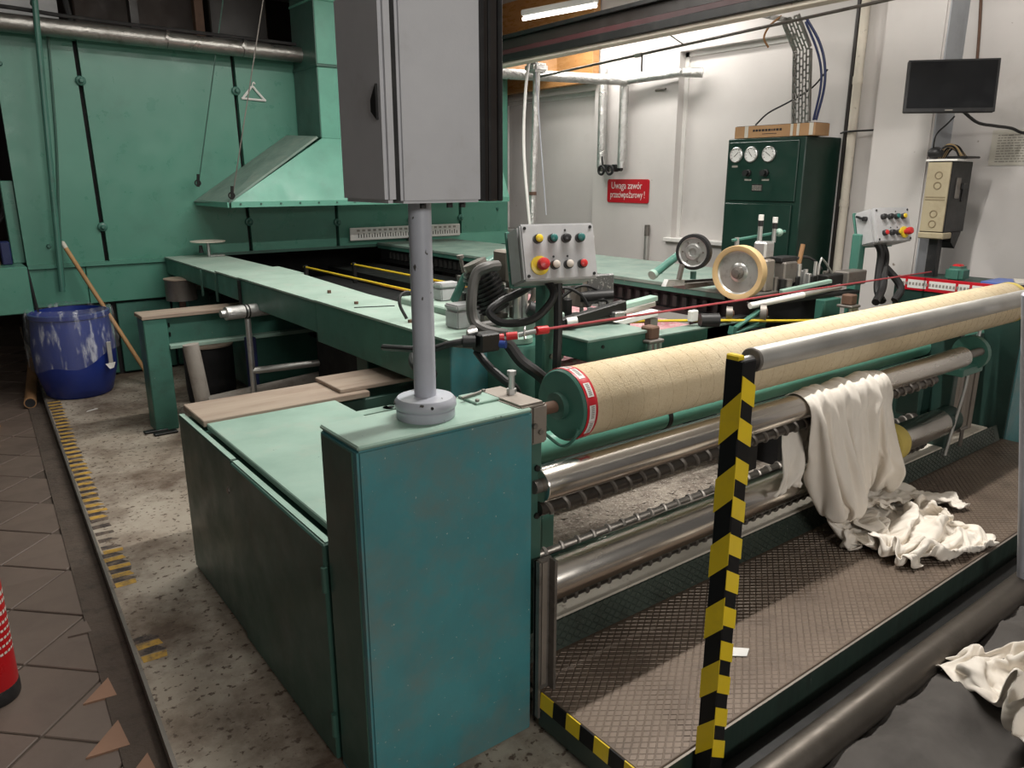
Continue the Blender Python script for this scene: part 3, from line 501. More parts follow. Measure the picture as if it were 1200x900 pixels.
# points of the hanging sheet and of the heap, in steps of q metres, as row and column differences
DRAPE = (81, 65, [2.3806, 1.2634, 0.1855], 0.0016, [[0,1,2,5,3,6,3,1,2,4,7,3,2,6,8,7,12,8,5,-1,7,-3,7,3,-2,2,6,8,-3,6,1,5,-7,-3,12,5,0,9,7,6,0,0,4,5,4,2,5,5,7,4,6,7,2,5,7,9,9,4,1,5,5,7,4,0,0,
7,3,2,-3,-3,-1,-3,1,4,3,-7,3,2,0,-2,5,0,-11,-4,7,-1,4,-9,3,6,3,-7,0,9,1,3,-3,-1,0,-9,1,6,-1,3,3,5,1,-5,0,-1,4,-7,0,-2,6,-3,1,1,1,-3,1,1,0,4,-9,-3,-6,-1,6,5,
6,-2,2,1,-1,0,5,0,-5,2,3,5,-1,-7,0,2,-14,7,1,-4,-2,7,5,-8,-2,1,5,-1,1,-2,0,8,1,-3,4,-1,-6,2,-5,-1,0,4,4,0,1,-6,7,-1,-3,-2,2,-2,1,-1,5,-5,-2,3,0,8,0,-4,2,-3,0,
8,-4,0,1,5,-5,0,3,5,-6,4,-8,1,8,2,-4,-1,3,1,2,-4,-10,3,6,2,-8,3,-2,0,1,-1,0,10,-1,-4,-2,2,1,-1,-2,0,-1,3,1,1,0,-4,-6,5,2,2,1,2,-1,1,3,-8,-2,-4,1,2,4,0,1,-3,
1,3,-1,-3,1,2,1,-7,1,6,2,-1,1,-1,3,-2,6,-9,-8,-2,9,6,0,-5,1,7,-3,0,-7,1,-2,0,10,-4,1,-5,4,1,5,-1,0,1,-1,-6,-1,3,5,6,-4,0,-1,-1,-2,2,1,-13,10,0,3,-6,3,4,-4,1,0,
2,0,1,2,0,-3,0,4,0,-2,1,2,-1,0,-2,-7,7,1,1,0,0,3,-2,6,-3,-5,2,-1,6,-2,0,0,-18,12,0,6,3,-2,-2,3,0,-7,-2,5,1,2,-4,1,5,0,4,-6,2,0,-1,-1,-5,-1,1,9,-4,-2,5,-3,3,
1,3,0,-1,1,2,-1,-1,1,2,-2,0,1,1,-6,4,-11,6,9,2,-4,0,-3,1,1,5,-2,-2,0,-2,5,-1,5,-8,3,-1,-1,2,2,-5,0,6,2,-2,-8,0,4,1,1,1,-3,0,-3,4,3,-1,-1,2,-8,1,3,-1,-1,2,0,
4,2,-4,3,-5,5,-2,5,-4,0,-5,2,1,2,-4,-2,9,-2,-1,5,-1,1,-2,-1,2,-3,-6,3,0,-1,3,0,0,7,0,1,0,-3,1,2,-3,-1,0,0,5,-2,-3,-1,1,-1,-3,6,3,0,-13,15,-3,-7,10,-9,1,3,-1,-1,0,
4,-1,-1,1,2,-1,2,-3,4,-9,5,0,-2,1,-2,6,-2,2,1,-1,0,-1,0,0,-1,2,0,1,1,1,0,-9,1,11,-1,-3,2,1,-3,0,-1,2,-1,2,-2,1,1,-1,-2,-1,5,-1,-4,1,3,-10,6,6,-2,1,-2,0,0,2,-4,
3,-3,5,-2,2,-3,1,0,0,3,-1,-1,-5,-1,7,3,0,-3,2,-6,1,-1,5,0,-5,0,8,-2,-1,0,0,4,7,-12,-1,5,1,-1,2,-5,4,0,-1,-1,3,1,1,1,0,-2,-8,0,4,1,-6,10,-6,1,-4,6,-1,-1,0,0,1,
4,0,0,0,0,4,-1,0,-1,0,-2,1,6,-2,2,-5,1,4,0,4,-4,1,2,0,6,2,-1,0,-1,3,-1,1,0,6,0,1,-5,-3,-2,3,1,1,0,2,1,1,1,-4,0,0,5,0,1,-9,12,-1,3,-2,5,-4,2,3,-1,-7,4,
-1,3,0,1,0,-2,0,3,0,2,1,0,1,-1,0,0,-1,0,-2,-1,2,-2,0,0,1,0,0,2,0,0,-1,1,-1,1,1,-1,-4,1,-1,3,0,-1,2,-1,2,-1,0,5,-4,-2,0,1,-1,4,-3,-1,2,1,0,2,-1,-3,3,7,-5,
-2,1,-1,1,0,2,0,-1,-1,2,0,-1,0,-1,0,0,0,-2,1,1,3,0,0,1,-1,0,1,-2,0,0,-1,0,1,-2,0,0,4,-2,-1,0,-1,1,1,0,0,1,-1,0,2,2,-2,-1,-2,1,0,0,-1,1,0,0,0,2,0,0,5,
0,0,0,0,1,-1,1,1,-1,-1,0,0,0,1,-1,-1,0,1,0,0,-1,1,0,-1,1,0,-1,2,1,-1,0,0,-3,2,0,-1,0,1,0,0,1,-1,0,1,-1,0,1,-1,0,-1,1,1,2,-3,0,0,0,0,0,0,1,0,-1,1,0,
0,0,0,0,0,0,0,0,0,0,0,0,0,0,0,0,0,0,0,0,0,0,0,0,0,0,0,0,0,0,0,0,0,0,0,0,0,0,0,0,0,0,0,0,0,0,0,0,0,0,0,0,0,0,0,0,0,0,0,0,0,0,0,0,0,
2,0,0,0,0,0,-1,0,1,-1,0,1,-1,0,1,-1,0,1,-2,0,1,0,-1,1,0,0,0,0,0,0,0,-1,1,0,-1,1,-1,1,1,-1,0,0,1,-2,1,-1,0,1,0,-1,1,-1,-1,2,-1,0,1,0,-1,1,-1,0,0,0,-1,
3,-1,1,-1,-1,0,1,-1,0,1,0,-2,0,1,0,1,-1,-1,2,0,-1,0,0,0,0,0,1,0,-2,0,1,1,1,-1,0,0,0,-1,0,0,0,0,-1,2,-1,1,-2,-1,-1,3,-1,0,2,0,-1,0,-1,0,1,-1,1,-1,0,0,1,
6,0,0,-3,-1,0,0,-1,1,0,1,2,0,-1,1,0,1,-1,-3,-1,1,0,0,-1,-1,1,0,0,2,1,-1,1,-1,1,1,-1,-3,0,0,1,-1,0,0,0,1,0,0,2,3,-4,1,1,-2,-3,2,0,1,-3,0,1,0,0,1,0,0,
7,-1,0,4,-8,-2,0,5,-3,8,-2,0,-1,-7,4,0,1,0,3,-2,-1,1,-1,0,1,3,-3,3,-1,0,-5,5,0,1,-1,-2,2,0,0,0,1,0,2,-1,-7,-1,3,1,4,-3,3,-1,0,-2,4,0,0,0,0,-1,0,-2,0,-3,4,
5,0,1,1,2,-3,0,1,-2,-3,2,-1,3,-1,-2,2,-2,2,0,-1,1,-1,2,0,2,-1,-3,0,-4,3,4,-3,0,-1,1,4,1,0,0,0,-1,-1,1,-12,11,1,-2,3,-4,-1,-2,-2,4,6,-1,-1,0,2,-1,-8,1,4,1,3,0,
4,1,1,1,0,0,-1,0,0,-4,3,0,-6,7,-1,-1,1,0,0,1,-1,1,0,2,0,-1,0,1,3,-5,1,-2,3,1,0,-3,2,0,0,0,0,1,-2,-2,-1,0,3,0,-5,7,-2,2,-2,0,-1,2,-1,1,-1,1,1,0,-1,0,1,
4,1,1,1,1,0,-3,1,2,-3,0,-4,2,1,0,0,1,-1,0,4,-2,1,-1,-1,2,-1,1,0,-1,-2,1,1,1,0,0,2,-1,0,1,0,-1,2,-3,-1,0,0,-1,1,0,3,1,1,-2,0,-1,-1,1,-1,-6,5,1,0,0,1,0,
4,0,1,1,2,-1,-1,-1,3,-3,0,3,-2,-1,0,0,-1,2,-1,1,1,2,-1,-1,-1,1,0,-1,3,0,-3,2,-1,0,1,0,0,0,1,1,-1,1,-4,0,2,1,-1,-2,1,2,0,-2,1,0,-1,1,0,-2,-1,3,-2,1,1,0,0,
6,-2,1,2,0,0,-1,-2,4,-1,-3,2,1,-2,0,0,0,0,1,0,2,0,0,-2,1,1,-1,0,1,2,-2,0,0,-1,0,0,1,1,0,0,0,1,-6,2,1,-1,1,1,1,-1,1,1,-1,-1,1,-1,-1,-1,0,2,-1,2,0,-2,0,
12,-7,0,1,2,0,-1,-2,2,1,-3,1,2,-2,-1,0,0,0,1,0,2,-1,2,-1,-2,2,1,-3,1,2,-1,0,0,0,-1,1,0,0,1,-1,1,0,-3,2,-2,0,2,-1,3,0,-1,-1,1,-1,0,1,-2,-5,5,2,-1,1,-4,1,0,
6,0,-1,1,1,0,1,-2,-1,4,-3,-1,3,0,-3,-1,1,0,0,1,1,0,1,1,-2,1,2,-2,-1,1,2,-2,-1,1,0,-1,0,2,0,1,0,0,-1,1,1,-3,-2,2,2,-1,0,-1,0,0,1,-1,-5,4,0,2,-1,0,3,-3,-4,
5,2,-1,0,1,1,0,-2,0,3,-1,-2,0,3,-3,-1,0,0,1,0,1,0,1,1,-1,1,2,-2,-2,1,2,-2,0,0,0,0,0,0,1,-1,2,-1,0,2,-1,0,1,-2,1,1,0,2,-2,1,-7,-2,9,1,-5,0,1,-4,-1,5,1,
8,0,-2,1,0,1,0,0,-2,1,2,-2,-1,3,0,-3,-1,1,0,1,0,1,0,1,-1,0,3,0,-3,0,2,-2,-1,1,1,-1,0,1,0,0,1,0,0,1,0,0,-1,1,0,-1,1,-2,2,-1,7,-3,-10,-3,7,1,3,-3,-1,-1,0,
9,0,-1,-1,1,0,1,-1,-2,1,3,-2,-1,1,3,-3,-2,-1,1,1,1,-1,0,1,0,1,1,2,-2,-3,2,0,-1,0,0,1,-1,0,0,1,1,0,0,2,0,-1,0,-1,1,0,0,4,-1,1,-3,-4,1,-2,1,0,4,3,1,-5,-5,
11,-1,-2,-1,1,1,-1,0,-2,0,2,2,-2,-2,3,1,-3,-3,0,1,1,-1,0,1,1,0,1,3,1,-4,-3,4,-3,-3,1,2,0,0,1,-1,0,2,2,-1,0,3,-3,-2,-1,0,0,-1,3,-1,1,0,-2,1,-2,-1,-1,4,-4,6,-2,
14,-3,-3,0,1,0,-1,1,-2,-2,0,4,0,-2,-1,7,-3,-3,-3,0,1,0,-1,2,1,0,0,1,4,0,-5,-3,5,-2,-4,1,3,-2,-1,1,0,2,7,-4,-2,2,3,-2,-6,-1,1,0,-3,1,3,5,-1,-2,-1,-1,2,-1,2,-4,2,
14,0,-4,-1,0,0,-1,-1,0,-2,0,1,3,-1,-1,1,7,-3,-5,-2,0,0,0,0,2,0,0,0,1,4,1,-5,-3,4,0,-5,2,1,-3,0,1,0,6,-1,0,-2,2,3,-1,-7,-1,1,1,-2,0,4,3,-2,-3,2,0,-5,0,-2,6,
13,1,-3,-4,1,1,-2,0,0,-1,-1,1,1,1,0,-1,2,7,-3,-7,-2,1,0,0,2,-1,1,-2,2,1,4,2,-6,-2,3,3,-8,4,-2,0,-2,0,5,3,-1,2,-4,1,3,-1,-7,-1,2,0,-2,2,4,0,-2,0,0,-9,0,5,2,
14,-3,3,-6,1,-1,-2,1,1,-1,-1,-2,1,3,0,0,0,2,8,-3,-11,1,-1,0,1,0,0,1,0,1,0,5,2,-6,-1,1,6,-11,4,-1,-3,1,4,4,0,-1,2,-6,2,5,1,-8,-4,4,0,-3,4,1,0,-1,-1,6,-8,1,1,
9,6,2,-7,-5,3,-2,-2,2,1,0,0,-1,1,3,0,-1,0,3,1,-6,-4,2,-1,1,0,-1,1,0,1,1,-2,7,4,-8,0,0,-4,-2,-4,5,1,1,6,0,-8,3,6,-6,2,5,2,-8,-5,0,1,3,2,4,-2,-2,4,7,-7,-3,
11,1,3,0,-11,1,3,2,-5,2,0,1,0,0,-1,1,-3,2,-5,8,1,-8,-1,3,-2,1,-1,0,-1,-2,1,-5,-4,3,8,-2,-6,5,-2,5,-1,1,-2,5,-2,3,-3,-2,5,-8,-1,7,10,-10,3,-3,-5,10,3,0,-2,0,0,6,-10,
14,-7,2,8,4,-13,14,-2,-15,-2,2,-1,-2,-1,0,0,3,-3,3,-5,14,3,-3,1,-2,-7,-2,-3,-3,-1,-4,6,1,0,2,3,5,3,-12,-4,1,-2,-2,-6,1,6,1,0,-1,6,2,0,-1,12,-12,-1,7,1,0,-5,-2,1,7,2,3,
23,1,-13,-5,-3,2,-12,-3,20,3,-3,1,2,-5,-2,-1,1,3,2,3,-7,4,1,-4,-1,0,-1,1,3,-1,-1,-1,1,0,-2,-3,-2,2,15,-4,1,-6,-4,1,1,1,1,-3,-1,1,1,0,1,-1,4,2,-7,1,7,5,3,-14,0,0,6,
-2,-6,-3,-7,2,6,12,5,4,-2,-3,0,-1,1,1,-2,1,-4,-4,-5,5,2,-1,2,4,-4,1,1,-5,4,0,2,0,1,-5,2,4,1,-1,2,-7,2,3,2,0,-3,-2,4,0,0,-2,1,0,-9,3,2,5,1,-5,-3,-1,14,0,0,2,
-9,2,3,0,5,7,1,8,-16,2,5,-4,0,-1,1,2,-3,2,-3,9,1,-6,2,-2,-1,6,-2,-5,0,-1,5,-1,1,0,-1,1,1,-2,-1,5,1,3,-3,-7,-1,3,3,-3,2,0,-1,-5,1,10,1,-2,0,-6,2,5,-4,-1,1,1,2,
-1,0,2,9,6,-1,-12,-2,11,-1,-1,6,-6,1,-2,1,1,-6,7,-5,0,6,-9,-2,2,1,1,5,3,-1,-8,-1,-1,-2,7,-1,-3,-2,0,0,6,-3,1,4,-1,1,-1,3,-2,1,2,3,-6,1,0,3,-3,6,-6,-5,4,1,-1,2,-1,
1,1,7,6,-2,-4,3,0,1,-1,-5,-5,6,3,0,-3,-2,8,0,-4,-4,-1,11,-9,-2,0,-3,1,3,-1,8,2,-4,2,-3,-1,0,3,-1,1,-8,1,2,1,3,-2,1,1,-1,-1,-3,-1,4,0,0,-1,0,-2,7,1,-2,2,1,-3,0,
2,5,8,2,0,2,-2,-2,-1,1,5,-4,-1,0,0,0,4,0,-14,4,5,2,0,2,-8,-3,5,0,-7,3,-2,-2,5,0,4,2,-5,-1,2,-4,6,-3,-3,-1,1,3,0,0,2,-5,4,1,2,0,-1,-1,0,1,1,-3,1,-6,1,0,0,
7,9,-1,-2,0,0,5,-5,-1,0,3,5,-2,-4,2,2,-2,-2,8,-5,-3,-1,2,4,-3,-5,1,-1,7,-4,0,1,0,0,-1,-3,6,-1,-4,1,-2,3,2,-4,0,-2,1,-2,1,5,-5,-1,1,-1,1,3,1,-2,-5,-2,-1,6,-3,3,-4,
13,4,1,-2,-2,4,-5,6,-1,-3,-3,1,4,3,-4,-2,1,2,-2,3,-4,-8,0,8,1,4,-5,0,-1,4,0,-4,-4,2,1,1,-2,1,4,3,-2,-6,-1,3,1,-1,-3,0,-1,-1,2,2,-6,1,-3,1,2,-4,3,4,-2,-3,3,-3,3,
17,1,-1,0,1,-4,4,-2,3,0,0,0,-3,0,4,-1,-5,-6,6,4,0,-4,-2,-1,5,0,-2,0,2,-1,-3,4,0,-4,-3,2,-3,0,2,2,1,3,-1,-1,-1,1,-2,0,0,-2,2,0,-5,2,4,-8,0,-1,-2,-3,3,2,-1,1,-1,
19,-2,0,2,0,-3,3,0,-2,1,2,-1,-1,0,-3,2,3,-5,1,-8,1,9,-2,-7,5,-1,3,3,-2,-3,5,-3,5,-2,1,-11,3,1,-2,-5,1,-1,1,4,-2,3,1,1,-2,1,0,-2,5,-17,-1,2,-1,0,4,1,0,-2,1,1,-2,
19,-1,-1,0,2,0,-1,0,0,-1,-2,-1,2,1,0,-1,-6,-3,2,-2,1,2,3,-3,-2,2,3,-2,2,-1,-2,4,-1,-2,-13,7,3,-2,-2,1,4,1,-1,-1,-7,-2,-1,-3,2,0,-8,-3,-1,14,-3,3,0,6,-3,3,0,2,1,-9,-4,
19,-1,0,0,1,0,-5,3,1,-2,-10,-4,3,-1,1,-14,4,10,-3,9,1,-6,-3,13,-2,-3,-2,-5,-6,6,2,-4,-4,3,7,3,-10,-1,1,-1,-1,1,-6,0,3,-2,5,1,-10,-5,5,3,5,-1,1,-1,0,1,2,-1,2,-2,-12,0,0,
16,2,0,1,-5,-1,5,-13,-2,-9,4,6,-7,0,0,10,3,3,0,-8,-1,0,5,-3,4,0,-4,-2,7,-6,-12,-6,5,3,-2,-2,3,-1,1,5,1,0,3,-4,3,3,-11,-5,7,-2,3,-1,0,1,0,2,1,0,0,0,-9,-7,-1,4,0,
12,1,1,-6,-1,-3,-10,2,-4,10,9,-9,6,-2,-3,8,0,-9,0,1,-5,11,0,-8,-5,3,4,4,-16,-7,9,3,-5,0,9,-7,0,5,-1,0,-5,-1,1,3,1,-6,3,-4,-2,9,-2,0,0,2,2,1,0,0,-4,-10,0,4,-1,1,3,
-2,-10,-7,4,3,2,3,1,9,4,-8,1,-2,6,-2,-7,-2,7,5,0,5,-11,-5,3,2,-1,-6,-8,6,14,-7,4,-2,-2,1,11,-5,-12,0,0,3,-2,-2,-1,-2,-1,11,6,3,-2,2,3,-3,-3,0,-2,-3,-14,-4,13,2,-2,6,0,0,
-31,13,-2,2,1,3,9,3,-2,-2,7,1,0,-2,6,3,-1,-1,-8,9,4,8,2,4,-2,-4,8,12,8,-14,9,2,2,3,0,-7,7,9,5,-10,-4,3,3,-4,3,6,-6,2,-1,1,1,0,4,2,-3,0,2,-3,5,-3,-7,4,5,-5,1,
3,-6,9,1,-4,6,-5,0,-1,-7,-4,7,0,-1,1,-2,4,5,5,-3,-3,2,0,-6,4,5,0,-7,-2,12,-2,-7,6,1,-3,4,-2,0,-8,7,0,-2,1,5,2,-2,0,-3,2,-2,-2,0,0,-3,3,5,-10,10,-4,-7,11,-1,-6,6,-5,
8,2,1,-1,-6,-7,4,6,-5,2,2,2,0,-2,-2,5,3,-1,-2,1,2,-3,0,4,-2,0,0,3,-3,-9,1,5,-1,-1,4,-3,2,0,-2,0,3,2,-2,1,0,1,0,-6,2,3,-1,-1,-1,0,-6,-4,10,0,-3,7,-5,2,3,1,-6,
10,2,-3,0,3,-6,-3,0,7,3,0,-4,1,3,0,0,-2,-1,2,-1,2,-1,-2,0,0,1,-4,3,1,4,-2,-6,0,-1,1,4,-3,-1,2,3,0,-1,1,0,-2,-6,1,10,-2,0,-1,2,-8,2,2,-3,-2,-1,7,-7,6,4,-11,-3,13,
6,-1,-5,0,10,2,-4,0,-6,3,1,0,1,0,2,2,2,1,-2,-1,-1,1,-1,-2,1,-2,5,-10,0,3,2,8,-3,2,-2,1,-7,1,4,-2,2,1,1,-1,-2,5,-5,-4,0,1,1,-6,10,1,-5,0,0,0,-3,8,-7,-1,11,-2,-6,
11,-9,4,0,2,4,1,-8,3,1,0,2,1,-1,-2,-4,1,4,1,4,-7,-1,4,-1,-1,-6,-3,9,2,-3,1,2,-1,-6,3,-3,9,-2,0,-2,1,-5,2,3,-1,0,0,0,1,1,-3,5,-6,-5,11,-3,1,2,-2,-8,7,1,0,-2,-1,
5,1,2,0,-11,7,4,6,0,-1,-1,0,-2,0,1,0,0,-3,2,0,-5,2,0,-5,0,7,1,-1,-1,0,1,0,2,2,0,-6,1,2,1,-1,0,2,-2,-3,0,-1,3,2,-5,-2,2,2,2,2,-3,3,-2,-4,4,3,-4,-1,3,0,2,
4,8,-1,-3,2,-4,2,-1,0,2,2,-5,5,-3,0,0,-1,0,-8,0,13,-2,-6,6,1,-4,1,0,-2,3,-1,0,2,-1,-11,11,-1,0,3,1,-2,1,-1,0,1,2,-4,0,1,-1,0,0,2,-2,1,0,3,-2,-2,1,3,-3,-3,5,0,
11,0,-5,2,4,0,-3,1,-2,-4,-3,7,-2,0,1,0,-1,1,5,-4,-1,2,-2,2,-1,4,-2,-2,2,2,0,-1,1,0,-2,-4,4,2,-4,3,-2,1,0,2,-6,1,4,-4,2,-4,4,-5,2,7,-1,0,-6,6,-1,0,0,0,0,-4,2,
5,0,1,1,-3,1,4,-2,1,3,2,-7,-3,3,0,4,1,-3,0,0,-3,0,2,2,-3,-1,0,2,2,-1,0,1,0,-1,5,-1,-1,0,2,-1,-1,-2,-1,0,3,-2,-2,4,0,1,0,1,-3,-2,2,-1,0,1,-1,3,-1,0,1,1,-1,
8,0,2,-3,-1,-2,0,4,0,-2,-1,6,0,-1,0,-2,0,1,1,1,-2,0,3,-3,1,-1,1,-3,2,1,1,-2,1,-4,6,1,-6,-1,-1,2,4,-2,0,-4,6,-6,2,0,1,0,0,3,3,-3,-3,1,0,-1,5,-2,0,1,-2,2,-1,
8,-3,8,-7,5,-2,-1,-1,-3,0,2,3,0,0,0,-1,2,1,0,-2,-2,-2,0,0,1,1,1,1,-2,-2,0,2,-3,1,0,2,6,-2,1,-2,0,3,-7,4,-2,4,-1,-1,1,1,1,0,0,-3,-4,2,0,5,-1,0,1,-3,1,-2,3,
11,-10,-5,13,-6,3,-2,2,6,1,-3,-5,5,1,-3,0,-2,1,-2,1,0,2,-1,1,-2,-1,-3,2,3,2,-2,-4,1,8,-2,-1,1,0,-4,-3,-2,-3,9,0,-1,2,2,0,-7,4,1,0,-6,0,5,1,6,-3,0,-1,0,1,0,0,-3,
3,10,-4,-2,5,-6,4,-2,0,-2,4,3,-10,-1,3,3,-1,0,-2,2,6,-3,0,-2,-1,3,1,-4,0,-1,2,4,-1,1,-1,1,-1,-3,4,-2,0,3,0,-3,0,-1,-10,3,4,-1,-1,3,-2,7,1,-1,-4,2,1,2,-2,1,-1,-2,0,
0,1,2,-1,0,6,-2,2,0,-2,-6,0,10,-6,-2,2,-4,-1,3,-2,0,2,3,-1,0,-2,0,6,-3,1,-3,0,2,0,3,-2,-2,1,-3,6,0,-1,-3,3,-2,1,2,1,2,-1,-1,-3,5,-3,-5,0,4,-2,2,0,-1,1,1,1,-6,
-1,-1,3,-2,1,3,2,-8,-2,6,6,-3,-5,7,-3,-5,0,0,1,-1,0,-1,0,3,3,-5,-1,1,4,1,0,-2,-3,-3,0,0,3,4,2,-1,0,2,0,-4,4,0,2,-8,-2,2,-1,1,-2,-2,3,2,1,3,-2,-2,-2,-1,0,5,6,
4,1,-2,0,1,-4,-2,6,-1,-7,0,6,2,-5,3,1,1,-3,-4,3,-1,1,-1,2,-6,6,1,-1,-7,0,4,1,-1,5,-1,-6,-2,1,-1,1,0,-1,3,3,1,-3,5,-2,-1,-6,1,1,1,-5,4,-2,0,-1,-1,1,4,0,1,-2,-2,
2,0,0,2,-4,3,-3,0,-1,7,-2,-2,-2,0,2,-1,2,-7,3,-1,1,0,-5,-1,7,1,-3,-3,5,1,-1,-3,3,-3,-5,5,2,-3,1,0,0,0,-1,0,0,3,-4,1,-4,6,2,-3,-3,8,-6,0,-1,-2,1,0,1,-1,0,1,-1,
2,-4,1,-3,4,-1,6,-3,3,-8,3,-1,-3,6,-2,1,-8,9,0,0,0,-2,7,-5,-2,-2,6,-1,-4,-1,-4,4,0,-2,6,-5,0,2,-1,-3,-1,0,0,0,-1,3,-3,3,7,1,-3,-2,-4,-4,5,2,-1,-2,1,1,1,-1,0,-2,4,
-4,2,1,3,-1,3,0,4,-4,1,-7,-6,6,1,3,-2,2,0,-2,1,-2,0,-2,5,-1,-4,-2,7,2,-9,4,1,-1,2,-4,1,-1,1,-3,2,-2,-1,0,0,0,-2,3,-1,2,-2,1,-2,8,5,-6,-4,0,4,-1,-6,-1,1,0,3,-1,
5,0,0,-1,1,-3,-2,-5,4,7,2,-4,-2,-3,-1,-1,6,-1,0,0,-2,1,1,-2,-5,6,0,0,-3,8,-4,-5,1,0,-3,7,-2,-2,2,-2,2,-3,-1,-2,1,0,5,0,-4,2,-1,2,-3,0,3,4,-2,-5,-2,6,1,-2,1,-3,3,
1,2,1,0,0,1,-1,-2,0,2,-10,7,-2,1,-4,4,2,-4,2,0,5,-1,-9,1,9,-7,2,-8,2,1,2,2,2,-3,9,-13,2,-1,1,2,-5,6,2,-5,0,2,-3,5,4,-9,5,0,5,-8,4,-7,3,0,2,-4,0,3,0,2,0,
5,-3,-3,1,-1,-1,3,7,-3,-6,-3,5,1,-2,3,-4,-2,2,0,0,-1,3,-1,1,-4,5,-5,-3,5,-2,1,3,-1,1,-8,11,-4,3,-3,-6,6,-2,-4,7,-3,-3,3,0,-4,6,-2,-3,-1,10,-8,7,-6,0,0,0,1,-1,-1,-1,-2,
-2,3,3,-4,1,2,-5,0,6,-7,3,-5,3,2,1,-2,1,0,0,-3,0,0,7,-6,3,1,-1,0,-4,2,0,-2,-3,0,3,-2,2,-2,0,0,1,-1,3,0,-1,2,-3,-1,4,-1,-3,7,-2,-9,5,-4,4,-2,2,4,-2,2,1,-3,2,
3,0,-5,1,2,-1,4,-3,0,-2,0,3,-2,2,0,-3,-1,-2,0,4,-2,-1,-1,6,-3,-4,7,2,-5,-1,-2,2,4,1,-2,2,-8,-3,4,1,0,1,-1,0,-1,1,2,0,-4,5,-1,-2,-1,8,-1,-5,-2,7,-4,0,-2,0,-1,3,1,
0,1,0,4,-2,-2,1,0,0,-3,0,0,0,-1,-1,9,-6,5,-3,-6,3,-2,3,-3,4,2,-6,-2,5,-2,2,0,-5,0,4,1,1,-1,-2,3,-2,-4,2,1,5,-7,1,1,0,0,0,-1,-2,-1,-3,6,3,-2,-1,1,-1,1,-2,2,-4,
3,-1,2,-8,1,4,0,-1,-1,0,4,-1,-6,-2,3,0,5,-6,3,6,-4,0,-1,2,-4,-3,-1,7,3,-4,-1,-1,4,-1,-6,-2,10,-3,1,-2,0,3,1,-6,0,0,-2,1,3,-6,4,-1,1,-3,5,-2,0,0,3,-2,3,-1,-1,-5,2,
-2,-1,2,8,-6,-2,-4,3,-2,4,8,-1,-2,-1,-2,-6,2,5,0,-7,3,3,0,-5,4,7,1,-2,-9,6,-6,-2,1,-1,5,-1,-8,7,0,-1,-2,-1,-1,4,0,-1,2,-1,-4,5,-3,1,-2,-3,0,4,0,-2,0,2,-1,-1,4,3,1,
-3,1,-1,0,2,2,0,-7,-1,11,-1,-9,9,-1,2,1,-6,-1,0,3,0,-5,0,4,0,-5,4,6,-1,-4,3,3,-7,-2,0,2,8,-13,1,2,3,1,0,-5,0,4,-2,3,4,-5,-3,-2,8,3,-9,1,1,0,1,0,-1,0,-2,-2,0],
[161,-3,-6,0,4,-1,-5,-5,-3,-3,9,-11,8,1,-2,-10,5,-2,0,-1,0,7,0,4,5,4,-2,2,9,4,-1,6,7,13,-2,-1,1,0,-6,1,6,0,-2,-3,0,6,-2,-2,1,10,10,-9,-6,-3,-7,-6,4,7,-2,-4,2,2,0,2,2,
-14,6,11,-5,-10,2,10,10,5,-2,-16,3,-14,-1,10,4,-2,11,7,1,-2,-1,5,-3,-6,-1,9,-5,-14,-4,4,4,-1,0,12,4,2,-7,1,-3,-10,3,9,1,-4,-5,9,3,-5,-15,2,8,0,0,-2,11,-8,-13,3,10,5,3,4,1,-2,
1,2,-5,-1,2,-2,-2,0,3,9,-4,6,0,-3,-17,9,9,0,-2,6,7,-9,-1,4,6,-2,-11,6,3,-2,-7,-6,6,-4,-4,2,4,8,-4,6,6,-4,-11,1,8,-7,-10,3,11,-2,-3,-6,2,4,6,-13,10,7,-2,-11,0,1,-2,-8,-1,
-6,1,0,12,1,-4,0,-6,-4,6,3,-8,2,2,1,7,0,-5,0,0,3,10,-3,-8,-1,4,6,-9,6,1,-2,-5,2,0,-1,1,1,-1,-2,3,1,2,4,1,-6,1,-3,-6,-12,10,1,3,2,2,5,-1,-14,-5,7,-1,-1,-1,-4,1,6,
8,0,2,-12,1,11,-2,-4,-2,-9,4,0,2,-4,13,1,-1,3,-1,1,-9,-1,-2,9,-1,-7,4,1,-12,1,13,5,-8,-4,2,-2,-3,-2,15,-14,-4,4,0,-6,0,11,6,-3,-2,-5,-2,6,7,1,-7,-2,9,1,-11,-1,-7,-1,6,6,-11,
4,-1,-4,12,1,-11,-3,11,-1,-7,4,3,-2,1,3,2,-4,0,1,0,4,-6,-4,-6,2,7,-3,-1,5,-3,-16,3,6,8,-1,-8,-6,6,4,7,-1,-10,-4,5,6,-10,-4,8,10,1,-11,5,-4,4,-3,2,-9,-1,1,5,9,-10,-4,3,7,
6,-1,6,-12,1,11,0,-11,1,9,-5,1,4,-2,5,-1,5,-3,-7,0,-11,2,11,1,-9,-6,4,-2,0,-1,2,2,2,-4,-6,9,6,-6,-5,-8,1,10,4,-4,-9,4,5,-1,-5,3,11,-1,5,-13,1,0,0,3,-3,0,-6,12,2,-9,-1,
8,-5,3,3,-5,-6,7,6,-6,-3,-4,5,2,7,0,1,-6,1,7,-10,0,-2,0,1,3,-4,-15,4,3,-1,7,1,0,3,0,-10,-2,10,-2,3,-4,-10,2,9,0,-5,3,3,5,0,2,-4,-10,9,-7,0,0,-4,7,12,1,-10,1,9,-2,
-3,4,0,2,1,0,-5,4,7,-10,5,5,2,1,0,-4,2,-2,-2,-3,1,1,-12,-3,4,0,0,10,-2,0,-4,4,0,-10,3,11,-5,-13,7,1,-1,3,1,0,-1,1,-1,2,3,5,-13,1,11,-10,0,-4,13,5,-7,-1,-9,6,1,-4,-4,
